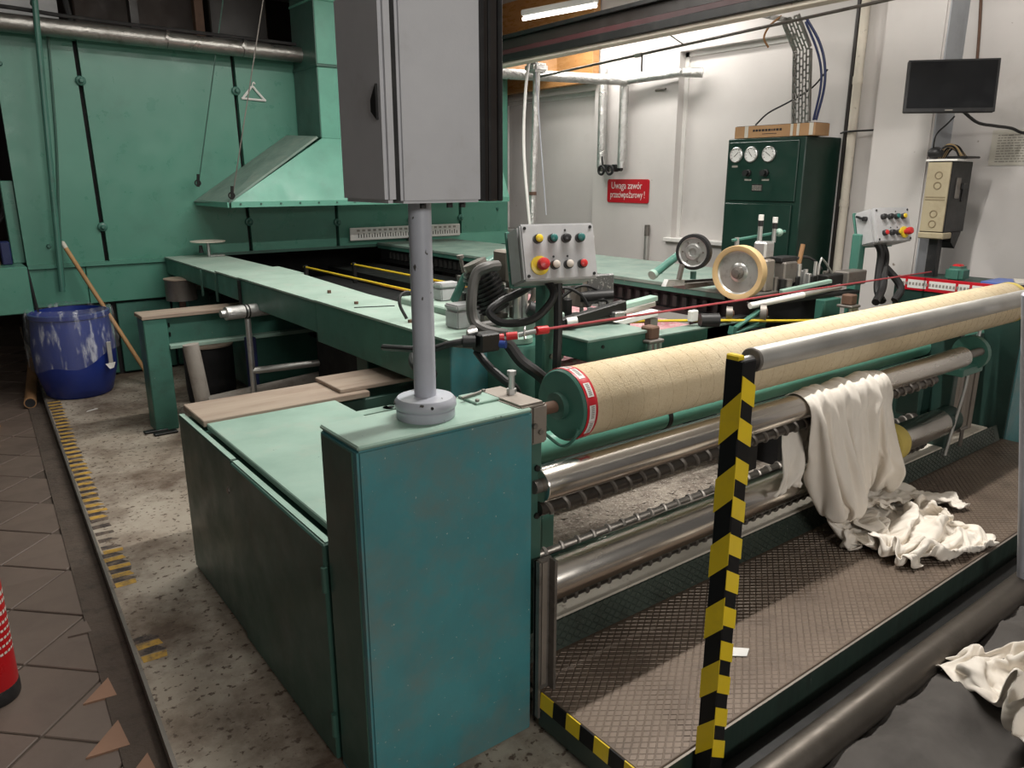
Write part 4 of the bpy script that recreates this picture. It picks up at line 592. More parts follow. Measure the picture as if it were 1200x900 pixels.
13,-7,-8,6,3,5,0,-10,1,1,9,-7,2,5,-1,-10,0,2,-5,-4,0,-3,11,-1,-9,0,12,-12,1,11,0,-1,-6,9,-2,-11,2,9,-11,-3,9,0,-9,-2,12,5,-3,-13,2,3,13,-1,-13,7,0,3,-13,1,14,-11,11,-7,-7,0,12,
1,10,1,-9,-1,-5,2,12,-1,3,-2,6,-2,-8,-7,0,-8,-5,1,9,-1,2,-6,2,12,3,-9,11,-3,-4,5,-6,-9,-5,3,3,-5,1,1,1,-1,2,11,-3,-13,1,4,11,-6,-8,-9,2,4,-9,15,9,2,-6,-7,9,-9,6,-3,-5,-9,
7,-7,1,8,0,4,-1,-6,-1,2,-5,-4,-2,6,-2,4,2,-2,-2,-2,3,1,2,1,-5,2,1,-2,3,-4,2,-2,6,-4,-4,0,-1,-5,-1,5,-3,1,-9,2,9,1,-4,-7,5,2,2,-3,1,4,-6,-4,6,8,2,-11,1,4,5,1,-3,
-5,1,-1,-3,3,-4,-4,1,0,7,3,-1,-1,-8,-2,0,-3,5,0,1,7,-2,-1,-1,-2,0,3,1,-2,1,-2,-5,-4,2,1,1,4,-5,6,1,0,-1,4,0,-1,-3,-1,-1,-5,-3,2,-2,-4,4,3,9,2,-4,-3,1,3,-5,1,5,4,
-15,0,-1,0,-1,1,3,-3,0,-1,0,3,-2,0,0,-1,2,-3,2,1,-3,0,0,0,1,0,3,-3,3,0,-3,1,2,-3,-1,0,0,3,-3,0,1,0,1,-1,0,1,0,1,-1,1,-3,1,3,-2,1,-2,-1,1,0,2,0,0,0,-2,0,
-21,0,1,-1,0,-1,0,1,2,-3,-1,-1,1,3,-1,-2,-1,0,1,1,1,1,0,0,1,0,-3,-1,0,1,2,-1,-3,-1,0,1,2,3,0,0,0,0,-2,0,-1,-1,1,2,-1,-2,-2,0,2,2,1,-2,-1,0,1,1,0,0,0,0,3,
-20,1,0,-1,1,-2,0,1,0,-2,-1,-1,2,2,1,-2,-1,0,2,0,1,0,-1,0,0,1,-2,-2,0,1,3,-1,-2,-2,0,2,2,0,0,0,0,0,2,-3,-1,0,0,3,0,-3,-2,0,3,2,0,-2,0,0,1,1,-1,-1,0,-1,2,
-13,-1,0,-1,1,0,0,1,0,-2,4,-2,0,-2,2,-1,4,-2,-3,2,0,0,0,0,0,-1,0,3,-4,2,-1,1,3,-2,-1,-2,2,-1,1,1,-1,1,-3,1,3,0,-3,1,-2,5,-3,-1,-2,0,3,-1,-1,0,0,1,1,0,1,-1,0,
-2,-2,1,-4,-6,0,2,3,1,9,-2,3,-4,-3,-6,2,0,-1,6,0,-3,-2,5,-2,1,-3,5,2,4,-5,-5,-3,-6,4,3,3,1,1,-2,-2,4,-3,0,5,-1,1,-2,-4,1,-8,2,3,3,4,-1,-2,0,6,-1,-5,0,4,0,1,-8,
4,-3,-1,-1,-2,-4,-3,1,11,-4,8,0,-5,-8,9,-6,-4,7,-6,3,5,1,-8,6,-7,6,9,-2,-1,-2,-9,9,-5,-3,0,4,2,0,1,1,-3,-3,-2,5,9,2,2,-8,-5,-7,-1,1,3,4,-3,11,1,-11,0,6,-3,3,-1,-6,3,
2,1,-1,1,-2,0,-3,-1,1,9,-17,4,4,0,0,4,-3,-5,3,1,0,-1,5,-8,2,4,2,-6,-4,3,2,3,1,7,1,-7,-2,0,1,-1,-3,-1,7,0,-10,-1,9,4,-6,-1,10,2,-6,-4,0,-1,-1,9,-2,-9,0,-7,0,12,-3,
2,1,-1,1,-1,0,-2,-3,1,3,5,-8,-4,2,2,3,1,-2,-3,-1,3,-3,-3,4,0,3,0,4,1,-7,0,2,4,-6,-1,6,-4,0,1,-2,-1,1,5,-1,3,2,-6,-2,-2,4,1,-1,4,-3,0,-3,5,-4,-3,-1,2,7,-2,-11,5,
2,0,0,0,0,-1,-1,-3,-1,2,3,-3,0,2,-3,2,1,-1,-1,-2,2,3,-4,-2,2,1,0,3,-2,1,0,-2,3,1,-2,-3,2,0,1,0,-1,1,3,1,2,-8,-3,4,0,3,-2,0,2,-2,4,1,-4,-3,-1,-1,2,0,0,1,-1,
2,0,1,0,-1,0,0,-4,-2,0,4,1,0,-1,-3,0,3,1,-1,-3,0,3,-1,-2,0,-1,1,2,3,-1,0,-2,0,2,0,-1,0,1,-2,1,-1,1,1,1,1,1,-2,-4,0,5,0,2,-3,2,0,-3,-2,-3,0,1,7,-11,1,8,-3,
3,-3,1,3,-2,0,0,-3,-3,-1,4,2,0,0,-3,-1,1,2,0,-3,1,2,0,-2,-2,0,0,2,2,1,0,-4,1,2,2,-1,-1,1,-1,0,-1,2,0,3,-5,-2,1,1,1,3,1,-2,1,0,-3,0,-3,0,-1,2,3,4,-2,-9,1,
3,0,-3,3,0,-1,0,-2,-5,0,1,4,1,0,-3,-1,0,2,1,-2,0,2,1,-1,-3,-1,-1,3,1,2,1,-4,2,0,1,1,-1,0,0,-3,1,5,-3,1,-7,0,4,0,2,1,0,2,-1,-1,-3,-1,-1,1,-1,3,0,0,-3,0,0,
6,0,-4,0,1,0,-1,0,-5,-2,1,3,2,1,-2,-3,-1,2,1,-1,0,1,1,0,-2,-2,0,1,3,2,0,-3,0,-1,1,2,1,0,-2,1,0,1,-1,1,1,-2,-4,2,3,1,0,0,0,-5,4,-3,0,-2,0,3,1,-2,1,-1,-7,
7,-2,-2,0,-1,0,1,-1,-4,-2,-1,3,4,1,-1,-3,-2,-1,2,0,0,1,1,0,-2,-2,0,0,3,3,1,-2,-1,-1,0,1,2,-1,0,-1,1,1,0,1,-1,1,0,-2,2,-1,0,-2,3,1,-7,-2,4,0,0,1,0,-6,-1,4,1,
6,-1,-1,-1,0,-1,0,1,-3,-4,-1,1,4,3,0,-1,-3,-3,1,1,-1,1,2,0,-1,-1,-2,0,1,4,3,-2,-2,-1,-1,1,2,1,-2,-1,2,1,1,1,-1,0,0,0,2,-1,-3,3,-3,-2,3,-1,-1,1,-1,0,0,-1,-1,-2,-1,
5,0,-2,-1,1,0,0,-1,-1,-4,-1,0,2,4,1,0,-3,-2,0,0,0,0,1,0,0,-1,0,-1,0,3,3,1,-2,-2,-1,-1,2,0,1,1,0,1,1,-1,2,-1,-2,1,1,1,-1,-3,2,2,-4,2,-2,2,0,0,-5,2,0,-3,-2,
3,1,0,-2,1,1,-1,0,-1,-4,-3,0,1,5,4,0,-1,-3,-5,3,-3,1,2,2,-1,-2,-2,-1,0,0,8,5,-2,-4,-3,-2,0,4,2,0,-1,-3,2,0,7,1,0,-3,-1,-2,0,0,-4,6,2,0,3,-2,-1,3,-15,6,1,3,0,
0,4,0,-2,1,0,0,1,-1,-2,-4,-2,0,1,6,3,1,0,-4,-3,-2,-1,2,3,0,-3,0,-3,-1,0,2,8,4,0,-5,-5,-3,2,6,1,-1,-4,3,-1,3,6,0,-1,-3,-2,-1,0,4,-1,3,-2,0,2,0,0,3,-3,0,-3,1,
-5,7,2,-2,1,1,0,0,0,-2,-2,-4,-1,0,2,7,1,1,-1,-4,-4,0,1,2,2,-2,-2,-1,-3,0,0,1,8,7,0,-5,-7,-2,4,0,3,-2,0,-1,-2,5,7,1,0,-3,-4,-2,-2,4,4,1,-3,2,1,-2,3,-2,-1,-1,2,
-4,3,5,-4,4,0,1,-1,1,-1,-2,-3,-2,-1,0,1,6,-1,4,-2,-5,-2,-1,4,1,-1,-2,2,-2,-2,-1,0,0,5,9,1,-6,-6,0,3,8,-5,-4,0,-4,-2,7,9,0,1,0,-6,-3,-1,5,4,-1,0,0,-4,1,-1,1,2,1,
-3,-7,14,-2,1,0,1,1,0,1,-1,-4,-4,-1,0,0,2,6,-5,3,-1,-2,1,1,1,1,-3,-2,0,0,0,-4,1,0,1,11,1,-6,-4,5,3,0,-7,1,-2,-3,-1,8,9,-1,-1,4,-6,-4,-2,9,1,-2,0,-3,-5,-1,10,0,1,
-11,9,2,8,-4,0,1,-1,2,0,-1,2,-5,-6,-5,0,3,-2,14,0,6,-9,-3,2,1,0,-1,-2,1,0,-2,3,-7,1,3,-2,15,1,-8,3,-5,7,-6,-4,3,7,-8,-5,7,5,-1,-2,8,-5,-1,-1,5,-2,-2,-5,5,3,-12,11,2,
-1,-3,-3,3,2,2,-5,0,10,2,1,-1,2,0,-1,-5,1,0,5,1,-1,2,0,-9,-1,4,2,0,2,2,-2,0,5,-6,-3,3,3,-3,2,-4,-2,3,7,-9,6,0,-6,1,-4,4,9,0,-4,6,-6,-7,7,-1,0,0,-6,2,8,-9,12,
8,-2,-9,0,-8,5,7,-5,-4,3,2,5,7,4,2,1,-1,6,-9,0,5,1,-5,2,-1,-10,1,5,2,0,5,-1,-2,4,-2,-4,-14,18,5,0,0,-7,-10,7,-1,-3,12,-1,-1,0,-2,2,-5,-9,10,6,-9,2,-3,2,-1,0,1,6,-5,
-3,-9,6,-8,9,-7,-4,12,-4,4,3,3,-1,-3,2,5,-2,-1,1,4,-11,-4,-1,-1,0,17,1,-3,-1,-1,-4,1,1,0,3,4,6,-18,-3,2,-4,8,9,-5,-1,-1,-2,0,-1,-1,0,2,10,4,-17,-10,-2,8,18,10,11,5,-2,-6,-8,
-11,5,2,10,-2,0,10,-2,2,-5,8,-4,-6,7,-4,1,0,-6,-11,-10,3,4,12,-1,14,-2,0,0,2,-2,3,-2,1,-2,-11,-7,-5,8,1,4,12,1,-3,-3,-2,5,3,-5,3,-2,-5,0,-9,-2,5,2,5,-3,6,5,-2,-2,-3,1,3,
12,-1,-11,-6,-1,12,-2,4,-4,2,-6,4,12,-15,2,-7,1,-3,-1,10,5,8,-5,8,-8,-1,0,4,1,1,-5,0,-3,1,1,2,4,2,0,-6,-4,-6,4,8,2,-4,-6,7,-10,0,-3,6,7,0,1,2,-2,3,-9,-10,5,-1,3,10,0,
-7,-3,-4,-3,9,-4,6,-3,14,0,-8,-4,-4,16,2,0,-9,3,6,10,-2,-4,5,1,3,-4,-3,-5,-1,1,7,1,-4,0,7,-2,-3,4,-4,3,-6,5,-10,-2,2,-7,5,-4,9,-2,3,-14,5,2,9,2,-6,-5,10,-6,-7,7,5,-7,3,
-11,-4,-1,6,-4,6,-1,3,-9,6,5,7,-1,-4,2,-4,12,3,2,0,7,-1,-8,1,4,-1,5,0,-4,-4,-7,-3,9,-3,4,-3,3,-9,8,-12,12,0,5,-8,-6,9,-5,-3,-11,2,10,0,-2,4,-12,-3,14,-5,-4,6,6,-7,-6,-6,3,
-16,-1,9,3,-1,2,-5,10,-4,-5,8,-5,2,-9,0,11,-8,5,13,-1,-8,-4,1,5,6,7,-7,-2,3,-1,3,3,-3,2,-5,2,-6,-2,-4,15,-17,2,5,6,0,-9,3,-2,5,-9,-7,12,-8,-5,12,-2,-13,13,-2,-3,-4,-6,2,7,-3,
-17,4,1,4,8,-12,7,-5,15,0,-10,3,1,10,-4,-8,4,3,-5,2,8,5,-4,-5,-4,2,-2,2,-9,6,1,-2,-7,0,3,8,6,1,-6,-15,14,-4,-8,-2,1,2,-2,3,1,5,-4,-5,5,1,-9,3,4,-9,-1,-1,-1,8,-7,-1,0,
-16,12,2,-9,2,7,-3,1,-5,4,10,2,-9,-2,3,8,-3,-5,1,-2,1,4,12,-12,4,-13,11,1,4,-10,-9,2,9,-4,-4,-6,1,0,3,0,0,-9,8,-5,1,0,-5,1,0,4,1,0,-4,0,-1,2,4,-5,-1,3,-4,0,4,-4,-1,
-11,0,2,4,-4,4,-3,4,0,1,-3,0,8,3,-6,0,6,6,-2,-2,1,-9,-5,11,-8,7,-16,1,0,5,7,0,-12,-4,-4,4,0,3,1,10,-13,7,-4,-1,-1,2,0,-1,2,-8,6,0,-6,5,2,-5,-1,6,-6,0,2,-5,0,2,-1,
-7,-4,-1,6,0,-3,3,-1,1,1,0,0,-3,-1,8,0,1,-8,0,1,-1,12,-2,-19,1,2,10,-3,6,5,-5,-1,6,-2,1,-13,-7,2,2,-3,5,-5,0,3,1,-3,4,-3,0,12,-7,-4,0,-3,-2,4,-6,-1,2,-1,0,1,2,1,-3,
-7,5,-4,-3,4,1,2,-1,-2,0,2,0,-2,0,-2,0,1,6,-1,-1,0,-5,1,-1,1,-1,0,1,-2,-3,5,-5,-3,2,-5,12,5,-3,-8,-7,3,2,-4,0,5,-1,1,5,-5,-8,5,-1,2,-4,4,-4,1,-2,0,1,-2,4,2,3,-2,
-5,-3,5,4,-6,5,-2,-5,3,1,0,2,-2,0,-1,-3,-2,-2,1,-3,-2,-2,-4,10,-1,0,-1,1,-1,-4,-3,1,2,-1,12,-8,-2,-4,4,9,-10,-2,8,2,-4,3,-5,-6,5,4,-5,-1,2,0,-3,0,0,2,-2,-1,1,4,6,-7,0,
-9,2,-1,-1,7,-3,3,2,1,-1,1,-3,-2,-10,0,2,0,0,-4,0,-4,-3,4,6,-2,0,2,1,-7,-1,4,0,0,4,0,-2,-2,5,1,-6,0,2,-4,3,0,-6,5,2,-5,0,0,1,-1,1,-1,-1,1,-1,-1,1,9,3,0,0,0,
-8,-2,0,2,0,1,-1,3,0,0,-7,-6,2,8,1,-5,-3,-2,0,-3,0,4,0,3,2,-1,-2,-5,2,3,-5,6,1,1,-11,4,2,-3,2,-1,11,3,-3,-4,-8,5,-3,4,-1,-5,1,0,0,-2,0,0,-1,0,7,10,-3,-4,2,5,6,
16,-7,-5,-5,-4,-2,-1,2,-7,-7,5,10,6,0,-14,0,2,6,4,-1,-3,2,-2,-5,-2,-4,4,4,4,9,-13,-6,5,2,11,-2,-5,1,-5,2,-3,3,-7,1,6,4,-8,-4,5,-2,2,-2,6,2,0,3,2,1,4,-17,0,0,-7,2,2,
71,0,7,2,-5,-12,-2,-2,6,6,-1,-2,-3,1,10,4,-1,-1,-4,5,3,-6,-3,-2,-1,3,-2,0,-2,-15,13,-2,-9,-2,-3,1,2,-1,3,6,-12,-7,9,6,0,-5,5,1,-8,0,3,2,-3,2,-4,2,-4,3,-12,10,-11,-12,-10,-6,-5,
5,4,-11,-7,9,6,2,2,-4,2,4,-3,-4,0,2,3,6,-7,-2,-2,5,4,0,-5,0,0,1,-6,0,1,-7,1,8,-1,-6,2,6,-2,-9,-1,16,-2,-1,-7,-4,0,3,-7,5,6,-8,1,-2,6,2,-2,-4,6,-3,-6,-1,9,2,-2,2,
5,-2,5,-1,0,6,-1,-9,7,0,-4,-6,9,1,3,-10,-15,3,-1,4,0,4,9,2,-2,2,-9,1,-8,5,6,-4,-7,8,7,-6,0,1,2,6,-7,4,-1,-7,1,3,0,-2,-1,-4,3,7,-1,-6,-1,4,2,-15,0,3,5,-8,3,9,-4,
7,-2,2,3,-3,3,2,2,-5,0,0,2,-10,-1,1,2,-3,-6,1,-1,0,2,2,10,1,-7,-3,-3,8,-6,-3,11,2,-11,-1,8,-9,1,-2,-3,10,-2,-1,5,-2,-11,3,9,3,-1,1,-8,0,4,-1,-6,2,3,4,1,-2,1,-6,-7,7,
4,3,3,4,-7,0,0,0,3,-6,-1,7,2,-5,-10,0,7,-5,-2,1,-3,-3,0,2,3,-1,5,-2,3,1,8,-12,-5,2,0,4,2,-4,2,-7,-2,8,2,-1,-3,5,-8,6,1,4,-3,-2,1,-5,1,-5,11,-3,-5,4,-2,4,2,-2,-8,
0,11,0,-3,0,-5,1,7,-1,1,-5,-2,1,-1,-4,-3,-2,10,1,-6,6,-2,-6,-2,-4,8,-2,9,-8,9,-6,3,-1,2,-4,-8,8,2,0,-5,-5,-6,0,6,3,9,-3,-8,-1,4,-1,1,0,-7,6,-1,-3,3,1,-7,2,3,1,-2,3,
10,-3,-1,-4,8,-7,-1,-3,2,0,4,-6,5,-3,2,-5,8,1,3,-1,0,2,-1,-12,3,0,7,-4,-1,-13,5,0,6,5,-2,-4,-4,-1,11,-4,-6,6,-2,-9,2,4,8,-2,-7,0,-2,-1,3,4,-4,1,5,-4,1,-1,-3,-4,5,0,2,
13,-14,-4,11,-3,9,-14,-4,-4,0,0,7,-4,-1,10,9,-10,-3,8,0,-12,-1,10,2,0,-11,-5,7,0,12,-5,3,0,-11,4,7,-6,9,-5,2,3,-11,-1,9,-1,-4,-4,7,-2,-6,5,2,-3,-3,-1,1,-3,2,-2,2,3,-2,-4,11,-3,
6,3,-4,-12,2,2,9,4,-12,-9,5,-1,3,13,-7,3,5,-4,-11,7,11,-7,-11,10,0,4,-7,-4,1,-3,6,0,-4,0,-3,-3,7,2,-1,5,-6,3,7,-5,1,-4,3,-11,12,-5,-1,-6,0,5,3,-2,-9,1,8,-3,3,0,2,-10,3,
4,0,-1,4,-2,-2,3,-12,0,12,-4,5,2,-5,5,-1,-2,-2,0,1,0,0,-10,-6,6,9,3,1,1,-4,-8,-2,7,-1,-1,-2,-2,-4,5,6,2,4,-8,1,-2,-4,3,4,-7,0,-1,2,0,-2,0,2,2,4,-8,5,-3,1,1,3,-3,
-4,5,10,-1,-11,-8,0,7,11,-13,4,-5,1,4,1,1,-6,-1,3,1,-5,7,4,1,-12,2,9,-11,1,5,5,-3,1,0,1,0,8,1,-3,-6,0,-2,1,-5,4,-1,-7,5,3,-1,3,2,-2,-1,-2,1,-5,-3,5,1,1,1,0,0,1,
5,-3,-4,-4,9,-7,1,-4,5,13,-3,-11,-3,-2,-3,1,7,0,2,-3,0,1,11,-5,0,-12,1,13,2,-4,-2,8,-5,-1,1,1,-8,-3,5,-1,6,-4,-2,6,-2,0,1,-8,-2,6,-2,0,2,0,-1,4,-1,0,2,-4,2,-2,1,-1,3,
-5,-4,-5,4,6,11,-6,3,-9,2,2,13,-4,-3,5,-9,6,4,4,-7,-12,-4,-1,0,-1,11,4,0,-1,0,6,-8,-2,1,-5,7,3,-1,-13,-1,4,-2,2,-4,-1,1,5,6,0,4,-1,-3,-4,1,0,-3,7,-1,-2,-1,4,0,-2,-1,-1,
1,2,-3,-3,-2,-5,3,8,3,-8,0,0,11,3,-2,3,-9,2,-17,5,9,-8,-3,5,13,-6,-4,-1,2,7,-5,8,-3,1,-1,-8,-4,-1,9,-4,-1,8,1,0,-2,-1,5,-3,-2,-7,-3,8,-3,4,1,-2,-8,7,-1,4,-7,5,-1,-1,-2,
-7,1,4,3,-7,2,1,-6,1,11,4,-2,-12,4,-1,3,-3,-2,6,-6,0,5,-3,7,-10,4,-4,0,5,-2,7,-4,2,-1,3,5,-2,-6,-6,5,-5,4,0,3,5,3,-10,6,2,-1,0,-7,5,-4,-2,5,5,-4,3,-3,0,-3,-1,0,-3,
-5,-3,3,-4,3,0,0,5,3,-8,-3,6,8,-8,3,-5,-1,-2,0,-1,-1,5,2,-6,5,-4,6,1,-8,2,-2,4,-1,-3,8,-5,2,7,4,1,-2,-10,0,-5,3,2,4,-9,3,2,1,3,-1,-1,-1,2,6,0,-2,-2,-1,-1,0,4,1,
-1,5,-1,0,0,-6,3,-3,1,3,0,-9,-3,8,-2,-2,0,4,0,4,5,-4,-1,-4,-5,0,-1,-1,12,2,-2,-4,-4,11,-12,-2,1,-1,-1,0,0,1,0,3,-2,-2,1,7,-7,-2,3,-2,1,5,5,-6,-4,0,0,3,5,0,0,-2,0,
-7,-2,4,4,1,1,-2,2,0,-4,3,0,-8,1,0,7,-1,-6,4,3,-2,-1,0,-1,0,0,2,3,-5,-7,0,6,4,-8,4,1,2,-2,2,0,0,0,-1,3,-4,-5,0,1,4,1,-2,-2,-2,1,-1,5,-1,-2,3,-1,-2,1,3,2,-2,
-5,-2,-2,7,-5,9,-7,1,-6,7,-9,4,13,-12,1,-5,6,3,-4,-3,3,-4,1,4,5,-6,-5,2,6,2,-3,-5,-1,-1,1,10,-2,2,-2,-3,-1,3,-1,-1,-1,9,-10,3,-1,0,0,1,1,-4,1,-1,-1,1,-2,2,1,-2,2,-2,5,
-4,-2,2,-4,6,-2,1,-4,7,0,-7,4,-8,4,-4,-1,0,5,0,2,0,2,0,-4,0,11,1,-6,-4,-1,-4,1,-1,6,-2,2,-2,3,-3,5,-1,-4,1,-2,1,-2,9,-8,1,-1,1,1,-1,2,-3,-2,2,2,0,-2,-1,4,0,2,-4,
5,1,-6,-4,-5,4,4,4,-3,-4,7,-12,4,0,-5,7,-2,-3,6,-1,-7,6,-3,4,-4,-2,1,-1,-1,1,4,-1,2,-6,6,-5,3,-2,5,-4,2,-4,7,-2,0,-5,-1,0,-2,2,-3,4,3,0,1,2,-2,-2,1,1,1,-4,-1,2,6,
-7,5,2,6,-2,-11,4,-5,-1,-1,4,-3,2,-3,6,-4,5,-3,-4,1,4,-3,2,-2,2,-2,-2,6,-2,-4,4,-6,5,0,3,-3,-2,6,-1,2,-4,8,-5,-2,0,3,-3,0,1,-5,6,-6,3,-1,2,-3,1,0,1,-1,1,3,-2,-4,0,
0,0,-4,-6,4,8,-11,5,-1,-3,-1,4,-1,-3,5,-2,1,0,3,-2,-3,-3,0,-1,3,-2,3,0,-3,4,-3,7,-5,1,-2,0,0,-1,0,2,4,-3,-2,3,-2,-2,4,0,-3,3,-2,0,-1,1,-1,4,-2,-1,0,4,1,-3,-3,5,0,
-9,1,7,1,-4,0,1,-5,-1,0,1,6,-6,3,-5,6,-4,-1,2,-2,0,-1,5,-2,-2,0,2,-1,7,-3,-4,-1,3,2,-5,4,1,0,-3,-2,0,4,0,1,-3,0,-1,2,3,-2,-4,5,-2,-1,5,-3,1,-1,0,-3,0,6,2,-7,-1,
-2,1,-6,-3,6,-5,5,-5,0,4,-1,-3,1,1,-2,0,6,-1,-5,4,-3,4,-4,0,0,5,-4,2,1,2,-1,-4,0,1,-1,2,3,-2,2,-3,3,-5,4,-2,-1,2,-2,-2,-1,3,1,0,-2,2,-4,2,1,4,-5,3,-2,-2,1,4,0,
-9,-2,6,1,-2,-2,0,1,-1,0,0,0,2,5,-6,0,2,5,-3,-7,6,-5,4,-1,-2,0,2,1,-4,1,3,2,-3,-1,3,-6,0,0,5,1,-2,-2,-1,3,4,-5,2,0,-2,1,-2,2,2,-4,6,-4,0,-2,4,-1,-1,0,-1,2,-3,
-10,3,-1,2,1,1,-2,-2,-1,0,2,4,2,0,2,-7,-3,0,3,6,-5,1,-1,3,-5,2,1,-4,-1,-1,3,-2,3,0,-2,5,-3,-2,1,3,-2,3,0,-5,4,-1,-2,-1,1,-1,3,-1,0,0,-2,6,-3,0,1,-2,3,-2,3,-4,1,
3,-9,-4,5,-6,7,-4,6,-5,3,-1,-2,-1,2,2,-1,-3,3,1,-3,0,2,-4,2,7,-6,0,0,-1,-1,0,2,0,-2,3,-3,4,4,-8,-1,6,-2,-2,2,-1,1,3,-1,-3,-2,0,-2,6,4,-4,-5,6,-1,-5,5,-4,-1,0,9,2,
-9,4,6,-6,3,-4,3,-1,-2,-3,4,5,-8,2,1,6,-7,0,-1,-1,3,0,1,-3,1,3,-1,-4,-1,-1,0,7,-6,3,1,2,-3,-2,4,-3,-1,5,1,-4,-2,4,-2,6,1,-3,-3,-2,-2,4,-4,2,0,2,2,-3,1,11,-2,-10,0],
[176,-4,1,-2,3,-1,2,4,4,6,0,2,3,-1,0,-4,0,-7,4,6,-1,-2,-1,-1,-1,-1,4,-1,4,2,-5,-4,9,6,0,4,7,2,8,-8,5,-6,-4,0,-3,-3,-2,1,-1,4,-2,-1,1,0,1,3,-3,2,-5,-2,-3,1,3,6,5,
12,5,0,1,-3,2,2,-2,-4,-4,10,1,-6,-1,1,3,-4,6,-5,-4,6,-2,-2,1,5,-1,-6,1,0,-3,4,5,0,1,-4,-4,-8,-3,-6,9,-2,1,4,-1,7,-1,2,-3,5,-3,6,-5,-1,-2,0,-6,5,-1,3,2,3,-1,-5,-7,-6,
16,2,-4,3,4,0,-4,0,4,-3,-8,-3,5,7,-3,-4,4,3,1,-2,-9,5,1,1,-6,3,6,-4,-2,4,4,-3,-5,1,1,0,-1,-3,3,-3,-5,4,5,1,-6,7,-1,1,-1,1,-10,9,2,-3,-7,11,-4,-3,2,-2,1,1,2,0,0,
18,-2,4,-1,-3,3,0,0,-3,4,-2,2,-2,-4,2,1,1,-4,0,-1,3,-2,2,1,0,1,-5,6,-1,-2,0,4,-5,0,-3,2,1,2,-4,0,1,0,-4,0,1,0,3,6,-4,-6,7,-5,-1,-1,0,-6,9,3,-1,-1,1,3,-2,-1,2,
20,-3,1,3,0,-3,-1,2,1,0,0,-3,2,1,-2,1,-5,3,1,-1,1,0,-1,0,2,0,0,-1,2,-1,-1,-3,3,-8,6,2,1,0,-6,3,-1,2,-3,3,1,-1,-3,-3,5,0,-2,-1,0,0,3,4,-4,-2,0,5,-3,-5,5,1,-1,
18,2,0,-4,0,3,2,-4,-1,1,-3,4,1,0,-1,-2,4,-3,1,-2,-1,1,3,-2,0,1,1,0,-4,0,-2,0,5,3,-4,-2,-4,0,7,-2,0,1,1,-1,2,-2,-1,1,-2,-2,-1,2,-1,3,1,2,-2,1,-1,-3,3,1,-4,4,-2,
20,0,-3,4,-1,-4,1,3,0,-5,4,-1,-1,1,-1,0,-4,2,1,1,2,0,-2,1,2,-2,1,-2,3,0,-1,0,-4,-1,2,1,1,-1,-4,3,1,-1,0,-2,2,-1,1,-3,-3,4,1,2,0,2,-1,0,-2,1,3,0,-2,1,-1,-1,2,
17,2,1,-2,3,0,-1,-3,3,1,0,0,-2,-2,-1,1,2,-1,-4,4,2,-1,1,0,-2,-1,1,1,-3,3,-1,3,-3,0,0,-2,-1,4,-1,-2,2,-1,1,0,-2,2,1,0,-1,0,0,-1,0,-3,6,-5,0,3,-3,-1,0,2,2,-3,0,
20,-1,2,-2,0,2,0,0,-5,4,0,-2,-2,1,1,-1,-1,2,0,0,-3,3,0,0,2,1,-2,0,0,-1,2,-1,1,-5,1,0,2,-3,4,-1,0,-3,2,2,0,0,0,0,0,-1,0,-1,1,2,-2,0,0,-5,4,2,0,-5,3,0,1,
17,3,0,0,-2,-1,-1,4,2,-2,-4,-2,4,-1,0,0,2,-1,2,0,1,-2,1,-2,0,1,-2,0,1,0,2,-2,-6,6,1,-1,0,-2,-1,0,2,2,-2,-1,0,0,-1,-3,1,3,3,0,-2,0,3,-5,2,1,1,-3,0,3,-2,-1,1,
22,-3,-1,3,0,0,0,-2,-3,2,1,2,-1,-3,3,3,0,1,0,-2,2,0,-2,2,0,-4,5,-2,2,-4,-4,2,3,-2,2,-4,0,10,-1,2,-3,1,2,-3,1,-2,0,8,-1,-1,-4,4,0,2,-3,-1,2,2,-6,6,-2,-3,0,7,-4,
19,1,0,-2,-1,-2,1,-1,5,-4,3,0,-1,1,-1,1,0,-2,0,2,-2,2,0,-1,-2,3,-3,2,-2,3,0,-2,1,-2,-2,6,0,-3,2,-1,0,0,-3,3,-2,2,1,-9,4,0,3,-2,3,-1,-1,2,-4,0,5,-4,2,2,-2,-8,0,
28,-1,-1,0,0,1,-3,1,-4,1,0,-1,1,-1,2,3,0,3,-3,-1,1,-1,0,0,-1,-2,-2,3,-2,-2,3,1,1,3,1,-3,2,-6,1,0,0,0,1,-2,-1,-1,1,1,0,1,2,-2,-4,0,0,3,2,-3,-2,-1,0,0,1,5,1,
16,-2,-1,0,1,1,2,-4,-1,3,2,2,-3,-3,1,2,4,-3,0,-2,-4,-2,0,0,0,1,5,0,3,-1,-5,2,4,1,-1,-2,-4,0,-1,0,0,0,1,2,2,1,-3,0,-1,5,0,1,-1,-4,-1,1,1,1,-2,1,-1,0,0,-2,-2,
4,0,0,0,1,0,0,-1,0,1,1,-1,0,0,-1,1,-1,0,0,0,0,1,0,0,-1,1,0,0,0,0,-1,0,1,0,-1,1,-1,0,-1,1,0,0,0,1,0,0,0,-1,0,1,0,0,0,-1,0,1,-1,0,0,0,1,0,0,-1,0,
-9,2,1,0,-3,2,-1,2,1,-1,-2,1,-1,1,0,-1,-2,1,-1,2,1,1,0,0,1,-1,1,-2,0,0,1,-1,-1,-1,1,1,2,1,0,-1,0,-1,0,1,0,-2,1,0,-1,-1,-1,0,-1,3,1,-1,-1,0,1,-1,2,1,0,2,-1,
-16,0,1,1,-2,-2,1,0,1,-1,-6,2,1,5,-1,-2,-1,0,3,0,0,-1,1,0,1,0,-3,-3,2,0,3,0,-4,-1,1,2,2,2,0,-1,1,0,-1,-2,-4,0,3,2,1,-5,-1,1,4,3,-2,-1,0,0,-1,1,-2,0,-1,1,3,
